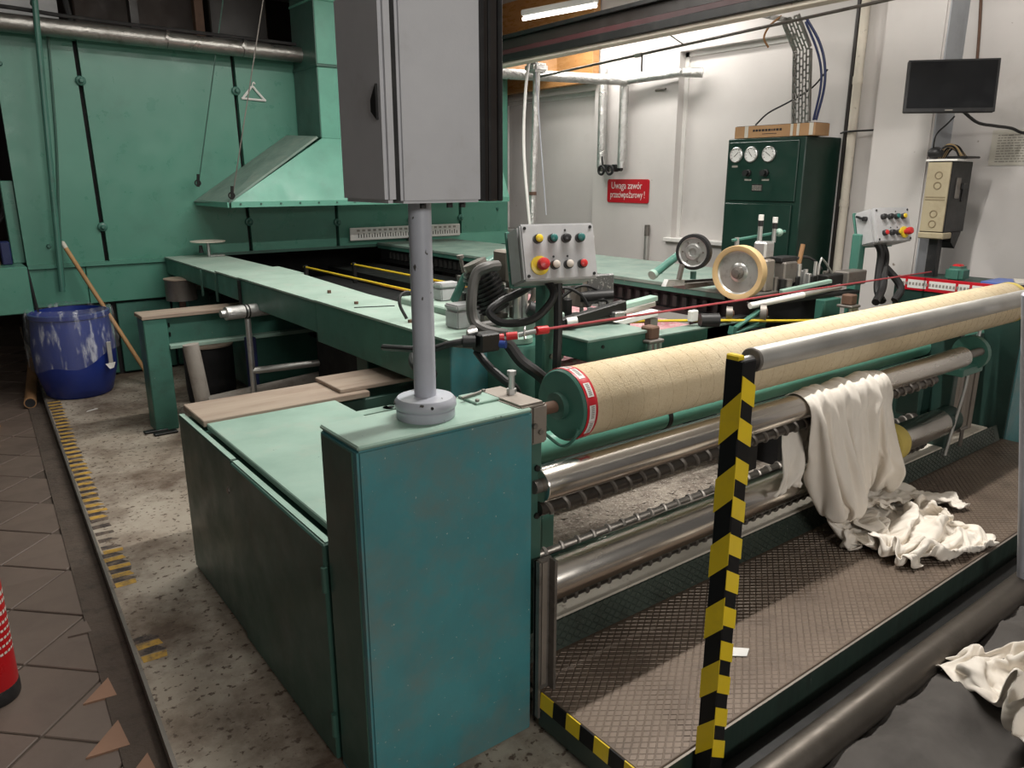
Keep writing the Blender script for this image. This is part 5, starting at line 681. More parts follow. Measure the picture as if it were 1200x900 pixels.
-22,0,0,-1,3,-1,-1,0,2,-3,2,-4,3,2,2,-3,0,1,-2,-1,2,0,-2,1,0,2,-2,1,-4,3,3,0,0,-1,-2,-2,1,1,0,1,-2,2,1,-2,2,0,-3,4,-1,1,-1,-1,-1,-1,4,-2,0,-1,3,0,-1,-1,1,-2,2,
-17,-1,1,-2,-3,-1,3,3,-2,-1,-1,2,1,-2,0,2,1,-2,2,0,-2,0,0,-1,3,0,0,-4,-1,3,0,0,-1,0,1,1,-1,0,0,0,1,0,1,-3,-1,-1,2,0,4,-3,-3,0,1,4,0,-1,1,-2,-1,0,-1,-2,-1,0,3,
-18,1,-1,2,-1,0,-1,1,-1,2,3,-4,0,-1,0,0,0,1,-1,-1,1,0,0,1,0,-1,-1,6,-1,-5,0,0,0,1,0,0,0,0,0,0,0,-1,0,0,1,1,0,0,-4,1,3,-2,2,-2,-1,1,0,2,-1,-2,2,1,0,-2,-1,
-18,0,1,0,0,0,-1,1,-1,-1,3,2,-3,-1,-1,0,0,0,1,0,-1,0,2,-1,0,0,0,1,2,0,-3,-2,2,0,0,-1,1,-1,0,0,0,1,-1,0,1,0,-1,-1,0,1,0,2,-2,0,0,0,-2,0,0,1,0,0,0,1,-2,
-18,0,0,1,1,-2,0,0,1,-1,0,0,0,0,0,-1,0,0,0,2,-1,1,-2,1,0,0,-1,1,0,-1,0,1,0,-1,1,0,0,0,0,0,-1,1,-1,-1,1,0,0,0,-1,1,1,-1,0,0,-1,0,0,0,-2,1,1,-1,0,0,0,
-18,0,0,1,0,0,-1,-1,2,-1,-1,2,-1,0,0,0,0,0,0,1,-1,0,0,0,0,0,0,-1,2,-1,-1,0,1,0,-1,1,0,0,0,0,0,0,-2,1,0,1,-1,-1,0,1,0,0,0,0,-1,0,-1,0,0,1,-1,1,1,-1,-1,
-17,-1,1,0,0,0,0,-1,1,0,-1,0,0,-1,1,0,0,0,0,0,1,-1,0,-1,1,0,0,0,0,1,-2,1,-1,0,1,0,-1,0,1,-1,0,1,-2,1,0,0,0,1,-1,1,-1,0,0,-1,1,-2,1,-2,1,1,-1,2,-1,0,0,
-14,-4,0,0,1,0,0,-2,2,0,-2,0,2,-1,-1,1,-1,0,1,0,0,0,1,-1,-1,2,0,-2,0,1,0,1,-1,0,-1,0,1,0,-1,1,0,0,-1,0,0,0,0,0,1,-1,0,0,0,0,-1,0,-1,0,0,1,0,0,-1,0,0,
-16,0,-2,1,1,0,-1,-1,0,2,-2,0,1,0,-1,-1,2,-1,0,-1,1,0,0,1,-1,1,0,-1,0,1,0,-1,0,0,0,-1,0,1,0,-1,1,0,-1,1,1,-2,0,-1,2,0,0,-1,0,0,-1,1,-2,0,1,-1,0,0,1,0,-1,
-17,1,-1,0,0,0,0,0,-1,1,1,-2,0,2,-2,0,0,0,0,1,0,-1,1,-1,0,0,2,-1,-2,1,1,-2,1,0,0,0,0,-1,1,0,0,0,0,0,0,0,0,0,0,-1,1,1,-1,2,-3,-1,2,1,-4,1,0,0,0,0,1,
-15,-1,-1,0,0,0,0,0,-1,2,0,-2,0,2,0,-2,-1,2,-1,0,0,0,0,1,-1,1,1,0,-2,-1,3,-2,0,0,0,0,-1,1,-1,0,1,0,0,2,0,-2,0,0,0,0,0,0,2,-2,5,-2,-5,-2,2,0,2,-2,0,0,-1,
-15,-1,-1,0,0,1,0,-1,-1,0,2,0,-2,0,3,-2,-1,-1,1,0,0,0,0,1,0,-1,2,0,0,-2,1,0,-2,1,0,1,-1,0,0,0,0,1,-1,1,1,-1,-1,1,-1,1,0,2,-1,2,-3,-3,1,-1,0,0,2,2,1,-2,-4,
-15,0,-1,-1,1,0,0,0,-1,-1,1,2,-2,0,1,1,-2,-1,0,0,1,0,-1,1,-1,1,1,2,0,-2,-2,4,-2,-3,1,0,1,-1,0,1,0,0,2,-1,1,5,-4,-3,0,-1,0,1,0,0,1,1,0,-1,-1,4,-4,3,-5,3,-1,
-11,-3,-3,0,1,0,-1,0,-1,0,1,1,1,-2,0,5,-2,-2,-2,-1,1,0,0,0,1,0,0,2,2,0,-3,-1,3,-1,-3,0,1,-1,0,1,-1,0,5,-3,0,3,5,-2,-7,0,0,-1,1,0,2,1,0,0,-1,1,3,-4,2,-3,0,
-12,-1,-2,-1,0,0,0,0,0,-2,0,1,1,0,-1,1,6,-3,-4,-1,0,0,1,0,0,-1,0,0,3,3,0,-5,0,5,-1,-5,0,1,-1,0,1,0,3,-1,1,-2,4,3,1,-8,-2,1,0,-1,2,3,0,0,-2,-1,4,-4,0,-1,2,
-12,0,-3,-2,1,0,0,-1,0,0,-2,0,2,1,0,-1,2,7,-4,-5,-1,1,-1,0,1,0,0,0,-1,1,4,2,-5,-2,5,4,-8,0,-1,1,2,-3,2,2,0,2,-4,5,4,0,-6,-5,1,0,0,3,1,0,-2,0,-1,-1,0,1,1,
-11,0,0,-6,0,1,-1,1,0,-1,0,-1,1,1,-1,1,-1,2,11,-4,-11,1,0,0,1,-1,0,0,0,1,0,4,2,-5,0,3,4,-10,2,-1,0,1,0,3,-1,1,2,-5,5,5,1,-4,-7,0,0,2,2,-1,1,0,-3,4,-2,0,1,
-10,0,2,-6,-4,1,1,-1,1,0,-1,0,-2,2,5,0,-1,0,0,1,-1,-5,0,1,-1,0,0,-1,1,0,0,1,3,5,-6,-2,5,-1,-5,2,-1,2,-3,3,1,-1,-2,2,-1,3,7,-1,-1,-9,1,0,3,0,1,-1,7,5,2,-6,-7,
-4,-2,-4,0,-6,8,-1,3,-11,1,1,0,0,0,-1,0,3,-4,1,5,1,-5,5,-7,-2,1,0,1,0,2,-1,2,5,-6,1,-3,1,2,-2,-3,5,-2,5,-2,-2,2,-1,-4,-1,6,3,3,2,1,-3,-10,3,5,1,2,-4,1,12,0,-4,
-9,3,3,4,12,-11,3,4,7,-6,-4,-2,1,-3,-1,-2,0,1,-8,0,3,4,-2,9,7,-3,-6,-2,-2,-2,1,-3,-2,9,4,1,-8,10,4,-3,-5,9,-9,-1,-3,-5,0,2,-1,-5,-1,5,3,5,-7,4,0,3,5,-8,-4,-5,-9,15,2,
-8,12,6,4,1,2,0,-13,-2,10,-1,2,-1,8,0,1,-5,-2,-1,-4,11,6,-1,-12,-2,5,6,1,-1,-7,7,1,-2,-3,0,0,1,-1,3,-5,-6,-1,10,4,0,0,-1,-5,5,-1,-2,0,-3,-5,8,0,-7,-5,4,-1,-5,-4,-2,-3,17,
-9,-8,2,6,-8,-3,3,1,9,1,7,-1,-5,-6,-6,0,-1,-5,4,7,-4,-3,-3,6,1,2,-1,-2,4,5,-5,-2,1,0,-6,-2,3,-2,-1,5,9,-2,-4,-4,-1,1,4,4,-5,-1,-3,-1,2,0,-5,1,4,7,-1,6,7,7,4,-8,-11,
-16,0,-3,-4,4,3,2,9,-3,-3,-4,-5,5,-4,4,-3,-3,5,-4,1,2,8,8,-5,-2,-6,1,1,-3,2,-3,2,-3,1,-3,3,3,4,7,-4,2,-10,3,-3,1,-2,-2,1,-2,0,1,-1,3,11,0,-4,4,3,-10,-5,5,-6,-1,7,5,
-20,1,4,6,-1,5,-12,3,-1,0,-1,8,-6,0,-1,4,3,-7,8,5,-5,-3,-3,13,-3,-4,-9,1,2,1,0,0,-2,3,12,-1,-3,-1,-11,9,-8,7,-12,3,-2,0,-1,1,2,1,1,3,-1,-4,3,7,-6,-2,8,1,-7,1,-2,0,1,
-18,3,5,1,4,-8,-1,2,5,-3,-5,-5,4,-2,0,-1,1,13,1,-8,9,2,2,-15,3,2,9,-1,-3,-8,-3,2,4,-3,-2,-2,2,-2,4,-2,0,-3,6,-5,-2,4,-1,-2,1,-1,2,0,-3,0,2,3,-1,-5,2,5,0,3,-1,-2,-4,
-14,3,2,-1,0,3,-2,-4,-2,4,5,-5,3,8,2,-3,-1,-6,-2,9,-6,-5,0,7,-11,4,-2,2,-6,10,2,-6,-1,0,-1,5,-9,-3,6,2,5,-7,-5,4,3,-4,2,2,0,0,-1,-1,4,1,-5,0,8,-1,-2,1,-5,2,1,-8,1,
-10,5,1,-9,-3,9,7,-12,-4,-1,4,10,1,-10,4,4,7,3,-9,-11,4,4,-4,9,-3,-13,-1,0,12,-8,3,2,0,-1,-3,-5,10,5,-11,4,-6,8,6,-7,2,-6,2,-4,-2,3,5,-5,-4,3,8,-6,1,10,-9,1,0,-5,5,9,-6,
-2,-6,-2,10,3,-11,-6,15,-4,-7,-1,-1,3,10,-11,-2,-1,4,-1,1,-6,3,3,-5,8,12,0,-8,-12,6,1,-5,-5,0,3,9,-6,0,6,0,-4,4,-3,2,-3,15,-7,0,7,0,-14,4,12,-3,-11,2,-5,-1,1,-3,8,-5,-4,4,4,
1,-2,-4,1,3,-4,0,-5,10,4,-5,-1,-2,-6,11,-2,-11,-1,13,7,7,-17,0,-2,-9,2,-1,4,6,-1,6,4,-2,-3,-6,-3,12,2,1,-5,-2,2,-4,10,-1,-15,14,-2,-4,-3,7,-2,-12,-1,8,5,3,-17,16,-11,-4,11,-2,-9,4,
-5,7,2,-7,-1,-2,4,-3,0,0,8,-1,-10,2,-5,1,12,6,3,-9,-5,15,-15,-5,10,2,1,3,1,-6,-10,6,5,5,-2,-6,-3,-5,0,9,-2,-1,4,-8,-4,7,-1,7,3,6,-1,-1,-1,-5,-4,2,-4,1,-5,12,0,-11,8,6,-2,
-3,-5,2,5,-5,0,13,-2,-9,7,-4,5,0,1,3,3,0,-7,-5,14,4,-12,1,-1,-6,-10,2,4,6,12,6,-7,-1,-8,5,9,-4,7,-4,-20,12,-15,-2,6,13,3,0,5,-6,-13,-5,-3,12,3,-5,-5,-3,9,4,-6,-2,1,-1,10,8,
7,-9,-5,-4,5,6,2,1,6,-4,4,-1,9,1,1,-6,0,3,3,-13,-5,-4,-1,6,-1,9,2,3,2,-7,-6,-5,-6,2,11,-5,8,-7,-4,-1,-6,10,9,-3,4,5,-7,-7,-6,-2,0,11,-12,-3,14,-8,7,-3,-5,-1,3,14,4,-4,-5,
-6,6,3,0,-2,11,-5,10,2,0,2,0,-8,-7,1,10,-1,-5,-12,-2,-6,0,7,3,9,-1,4,2,-11,-8,-5,-1,13,0,1,0,-15,-5,0,19,5,0,0,8,-1,-10,-9,-8,1,2,8,-8,5,11,-12,5,-2,6,-3,3,5,1,1,0,3,
8,3,-2,6,2,-2,1,-1,3,3,-11,-10,8,12,0,-9,-9,-10,3,-2,0,10,3,5,5,1,-3,-17,-4,0,0,4,4,9,-11,-9,-2,5,15,-2,8,3,1,-1,-17,-8,0,1,0,8,-4,9,-1,-8,6,0,-1,1,10,-1,1,2,-2,0,2,
-1,5,6,2,1,3,1,-1,-9,-13,12,12,-4,-18,-6,-5,-3,3,9,16,2,-5,11,-3,1,-14,-11,1,1,9,-1,0,-9,-10,-3,21,10,8,-2,0,2,-2,-16,-12,-2,3,13,3,2,-1,-1,-11,11,2,4,1,-6,2,-1,5,0,-2,2,-1,0,
22,-8,-9,-9,-13,-17,-11,-8,3,10,-5,-3,-3,15,4,12,16,2,-13,-6,9,12,-20,-13,1,17,6,5,6,2,9,-1,6,10,8,-19,-6,-10,-8,-15,-18,-5,11,12,16,12,-5,-2,3,2,8,6,-11,0,-3,-7,8,-11,-16,-1,-7,-9,-9,1,-5,
-3,10,6,-5,-1,2,0,0,3,-8,-2,0,9,-4,-3,-2,-6,5,7,-4,2,-10,3,15,-8,-15,1,10,-6,-5,3,16,-3,-8,-9,13,-2,3,4,-1,-3,0,-3,0,-7,2,1,6,3,-11,-5,-1,-1,5,-2,11,-3,-4,7,-8,0,13,6,-6,5,
9,-3,-7,4,1,-1,0,8,-3,4,0,-2,-1,-3,1,1,-4,0,-1,5,-4,4,0,-5,-4,1,1,1,6,8,-12,-14,-2,9,4,-7,12,-2,-10,10,2,-2,5,-3,0,-12,0,-1,-4,9,1,6,2,-14,2,1,0,12,-3,-4,9,-12,0,5,-1,
-3,-2,11,-3,-5,10,0,-7,4,-1,-6,6,3,0,-2,1,3,-7,-1,0,-2,2,5,-6,1,4,2,-14,9,-3,0,-6,2,1,5,-3,-5,12,5,-6,4,0,-6,1,1,4,-2,-4,0,-1,-7,-3,7,12,2,-15,-7,5,1,18,-8,-7,-3,-2,-2,
11,-6,-13,5,8,-2,1,-1,-9,10,4,-9,-1,5,-1,-5,3,3,5,-7,1,-6,8,-2,4,3,-6,2,-13,-6,10,8,-7,-3,5,6,4,-8,6,-4,2,1,-1,-11,3,4,1,0,-4,1,11,-9,-5,-1,-2,16,-2,-9,3,-8,4,11,-3,-9,-2,
5,-1,1,-3,4,-9,1,7,3,-10,8,0,-12,0,3,7,-1,6,-7,3,-5,8,-5,-3,-5,3,1,1,1,-4,-3,3,2,6,-12,3,3,5,0,-1,1,-4,2,6,-9,-5,-1,13,3,-3,-8,8,6,-3,-4,-8,1,9,-4,-8,1,-2,2,3,-9,
5,-4,3,0,-7,5,2,-3,6,-1,1,-2,2,-1,-2,-7,-6,0,8,3,6,-9,2,2,4,-8,-4,-4,7,12,-1,-2,-4,-2,4,0,-12,-3,5,6,2,2,-2,2,-2,0,0,2,2,0,3,-1,-18,5,9,-1,0,-10,0,5,-7,0,2,4,2,
-3,7,-5,1,-2,7,2,-4,-11,8,1,-3,6,-6,0,6,0,-5,1,-1,-1,0,-4,2,4,0,6,6,-10,-8,1,-2,5,1,11,-7,5,-7,-7,-1,7,3,-1,-6,13,0,-5,-12,3,10,-8,-4,14,-4,-7,-1,3,-4,5,7,-2,-8,-3,3,10,
-3,1,-1,3,5,-3,-9,6,11,-8,-1,2,2,2,0,-12,11,7,-12,-2,0,11,-10,4,-8,2,-1,6,4,0,1,-1,-1,1,0,0,-4,2,-8,-3,-4,3,9,5,-14,5,8,2,-10,-6,14,4,-5,-2,-3,6,-4,-3,8,-8,-3,3,2,-7,2,
-5,-1,14,-1,-6,-2,10,-6,-3,4,-9,13,-5,-1,-2,1,-3,1,1,7,-4,-10,13,-2,5,-4,0,-7,1,6,2,3,-4,-1,-1,3,-1,-4,1,1,3,-10,-6,-3,3,-2,4,5,4,-3,-7,10,6,1,-3,-5,-1,0,-10,7,11,-1,-9,5,-10,
8,1,-14,-3,14,-7,4,9,-9,3,4,-13,1,9,0,1,-8,-4,7,-1,-3,9,-7,3,-1,9,-4,-1,-3,-1,-1,1,7,0,-7,-2,0,-1,-2,4,-7,1,5,1,8,5,-8,-10,-2,3,9,-4,-2,-3,1,-3,5,2,5,-11,-3,8,-1,-4,10,
1,-6,8,0,-8,14,-8,-2,15,-5,-8,4,-5,-2,-1,10,0,-3,5,-8,-2,-2,9,-1,-4,-1,2,5,-2,4,0,-5,6,1,-10,0,1,1,2,-2,-2,4,0,0,-4,-8,4,7,2,-10,-1,0,1,-1,-1,-2,-1,6,3,6,-8,-5,13,1,-10,
4,-2,-6,4,10,-9,10,-5,-12,1,14,-5,2,-9,7,-10,8,-2,-2,3,11,-7,2,-2,3,-2,1,-2,4,-6,-2,9,0,-8,2,-5,0,0,6,-1,1,7,-2,0,-2,-1,-5,-8,-4,17,-5,-3,-12,0,3,14,-1,2,-12,2,11,1,-11,1,11,
-11,10,9,-4,-8,12,-5,2,2,-8,-5,5,5,-1,-4,3,-1,6,-2,2,-3,-1,-1,-3,5,2,1,5,0,-2,0,-8,-6,1,-1,6,2,-3,-1,9,0,-11,-5,0,2,0,-6,6,2,-10,1,-1,10,1,4,-5,8,-6,5,-6,-2,3,8,0,-13,
5,1,1,3,-6,-1,-3,-2,4,9,-4,-6,-2,12,-6,0,3,-4,3,-2,3,2,-10,4,3,-5,6,-8,6,-1,4,3,-1,-7,0,-7,4,10,-1,-3,-3,5,-1,0,-6,-3,3,-2,1,0,-5,2,4,6,2,-8,0,-1,-2,5,-1,-4,-4,0,10,
-5,-1,-2,3,10,-6,-2,-4,0,-1,5,10,0,-12,14,-3,-5,-4,-4,5,-3,1,8,0,-12,8,-8,2,2,2,2,-4,-2,3,1,9,1,-4,1,-1,3,2,-1,-3,4,-1,-2,-3,-1,0,8,1,-1,-6,0,2,-1,4,1,1,-2,1,0,-1,-5,
-10,1,2,0,-2,1,4,0,0,-6,-1,3,5,4,-12,7,-4,11,-7,-8,6,1,-8,4,12,-6,6,-6,-4,2,-6,0,1,-1,5,5,-2,3,1,1,0,-2,3,2,-1,-1,2,-4,6,-4,2,-6,1,-4,-3,9,1,1,-3,1,6,1,1,0,-3,
6,-8,0,-6,5,0,-9,8,-7,12,-1,-11,3,2,6,-11,4,1,4,-2,-7,0,12,-3,-7,-1,0,11,-4,-4,-1,-2,1,5,8,-12,-3,2,1,0,0,0,-1,0,3,11,-1,2,-10,9,-5,5,-3,2,-4,1,-1,-2,9,1,-7,-7,-3,2,6,
-7,11,-2,-2,-4,-1,4,4,3,-7,5,-1,-11,1,-3,10,7,-13,4,9,1,-2,-8,9,5,-3,-6,-9,3,-1,-5,3,4,3,-7,-3,0,-1,0,3,1,-3,3,-2,0,1,6,0,8,-3,5,1,-11,-1,0,-1,-1,8,-4,-8,3,8,-2,0,-7,
8,-7,-8,4,-1,2,0,-3,7,6,-15,0,2,-1,4,3,0,5,-6,-8,4,8,3,-9,2,10,-3,4,-7,-6,3,4,0,1,-6,1,5,-2,-5,-7,-1,6,-4,8,4,1,-7,1,4,1,2,-14,9,6,-1,-10,1,-2,-4,10,0,-10,0,0,7,
7,0,3,-2,-5,-5,10,2,-1,-3,-1,-3,5,-4,-1,3,-12,4,12,1,-10,0,-2,6,0,-7,9,-5,-3,3,-1,7,0,-5,-7,4,3,-4,8,2,-3,-2,-1,0,-1,-3,9,0,-7,3,-2,1,-10,2,11,5,-7,-8,9,-11,0,11,1,-10,-5,
3,-1,4,-1,4,-4,-4,4,-7,1,1,3,-7,1,8,-9,5,3,-6,4,6,-12,8,-3,-7,10,-6,-4,1,5,6,-5,-8,1,13,-5,-4,0,-7,2,8,4,2,-9,-5,-3,5,10,6,-9,-10,10,4,-9,-6,7,8,-1,-10,11,-4,-11,4,10,1,
9,-5,-4,0,-5,13,-2,-10,11,-10,4,3,1,0,-8,7,1,-12,-3,0,2,8,-1,-1,6,-4,-6,1,7,-3,-4,-4,2,3,7,4,-8,7,-4,-6,-4,0,10,7,-4,-4,0,-9,2,11,0,-8,0,9,-6,-9,3,11,-1,-14,3,8,2,-9,-3,
-4,5,6,-3,5,-12,8,2,-7,-1,-3,-4,3,8,-7,2,-3,10,1,-6,-1,-1,-3,6,-5,-1,2,-3,-1,3,2,-5,12,0,-4,-2,1,-8,9,0,-2,2,-9,0,12,3,-11,12,-1,-12,7,6,-1,-9,1,-4,0,-2,3,7,-5,-7,-1,10,8,
10,-3,-9,1,0,-1,-6,6,1,0,-1,1,-4,-3,12,2,-2,-8,2,8,-2,1,2,-10,5,-11,3,2,-5,2,5,7,-13,0,2,5,-3,-1,-1,13,1,-8,7,-5,-9,3,5,-5,5,6,-11,-5,8,7,-1,-1,-10,-4,7,3,-3,3,3,-8,-3,
-1,3,-1,4,-4,-2,-5,0,1,1,0,3,7,0,-2,-8,11,3,-4,-6,0,3,-6,5,-6,2,-6,2,1,5,-7,-1,13,-1,-5,1,0,-2,4,-10,4,9,-3,3,5,-6,3,0,-13,-2,12,0,-10,2,-2,9,5,-2,-13,-1,13,2,-12,4,6,
1,-1,1,-8,3,10,0,-13,3,0,-1,7,3,4,-1,0,-4,-7,3,8,-2,-10,-6,2,2,-1,1,-1,7,2,-2,-3,-4,2,4,-5,9,2,-6,10,-7,-10,-1,7,-4,9,-1,0,3,-7,-5,11,2,-8,2,-10,1,5,13,-5,-12,1,15,-4,-8,
-9,2,4,9,-7,-2,-2,13,-8,-2,2,1,1,-10,4,6,-6,11,-1,-11,3,8,0,-14,-3,10,1,-1,8,-9,-2,10,-1,-10,-3,12,-10,4,-1,1,-2,7,0,-13,2,2,0,-1,3,10,-4,-2,-3,-2,1,5,-2,1,-2,3,4,-4,-3,10,2,
-5,-1,-3,0,16,2,-2,-16,3,1,13,0,-7,4,-12,2,2,-6,3,12,-3,-10,0,13,0,-12,1,7,0,-4,-1,-5,3,11,0,-11,9,-2,5,-11,4,-9,1,10,2,-13,1,-1,1,-2,5,1,7,1,-1,2,0,-9,-4,3,8,6,-2,-3,-5],
])
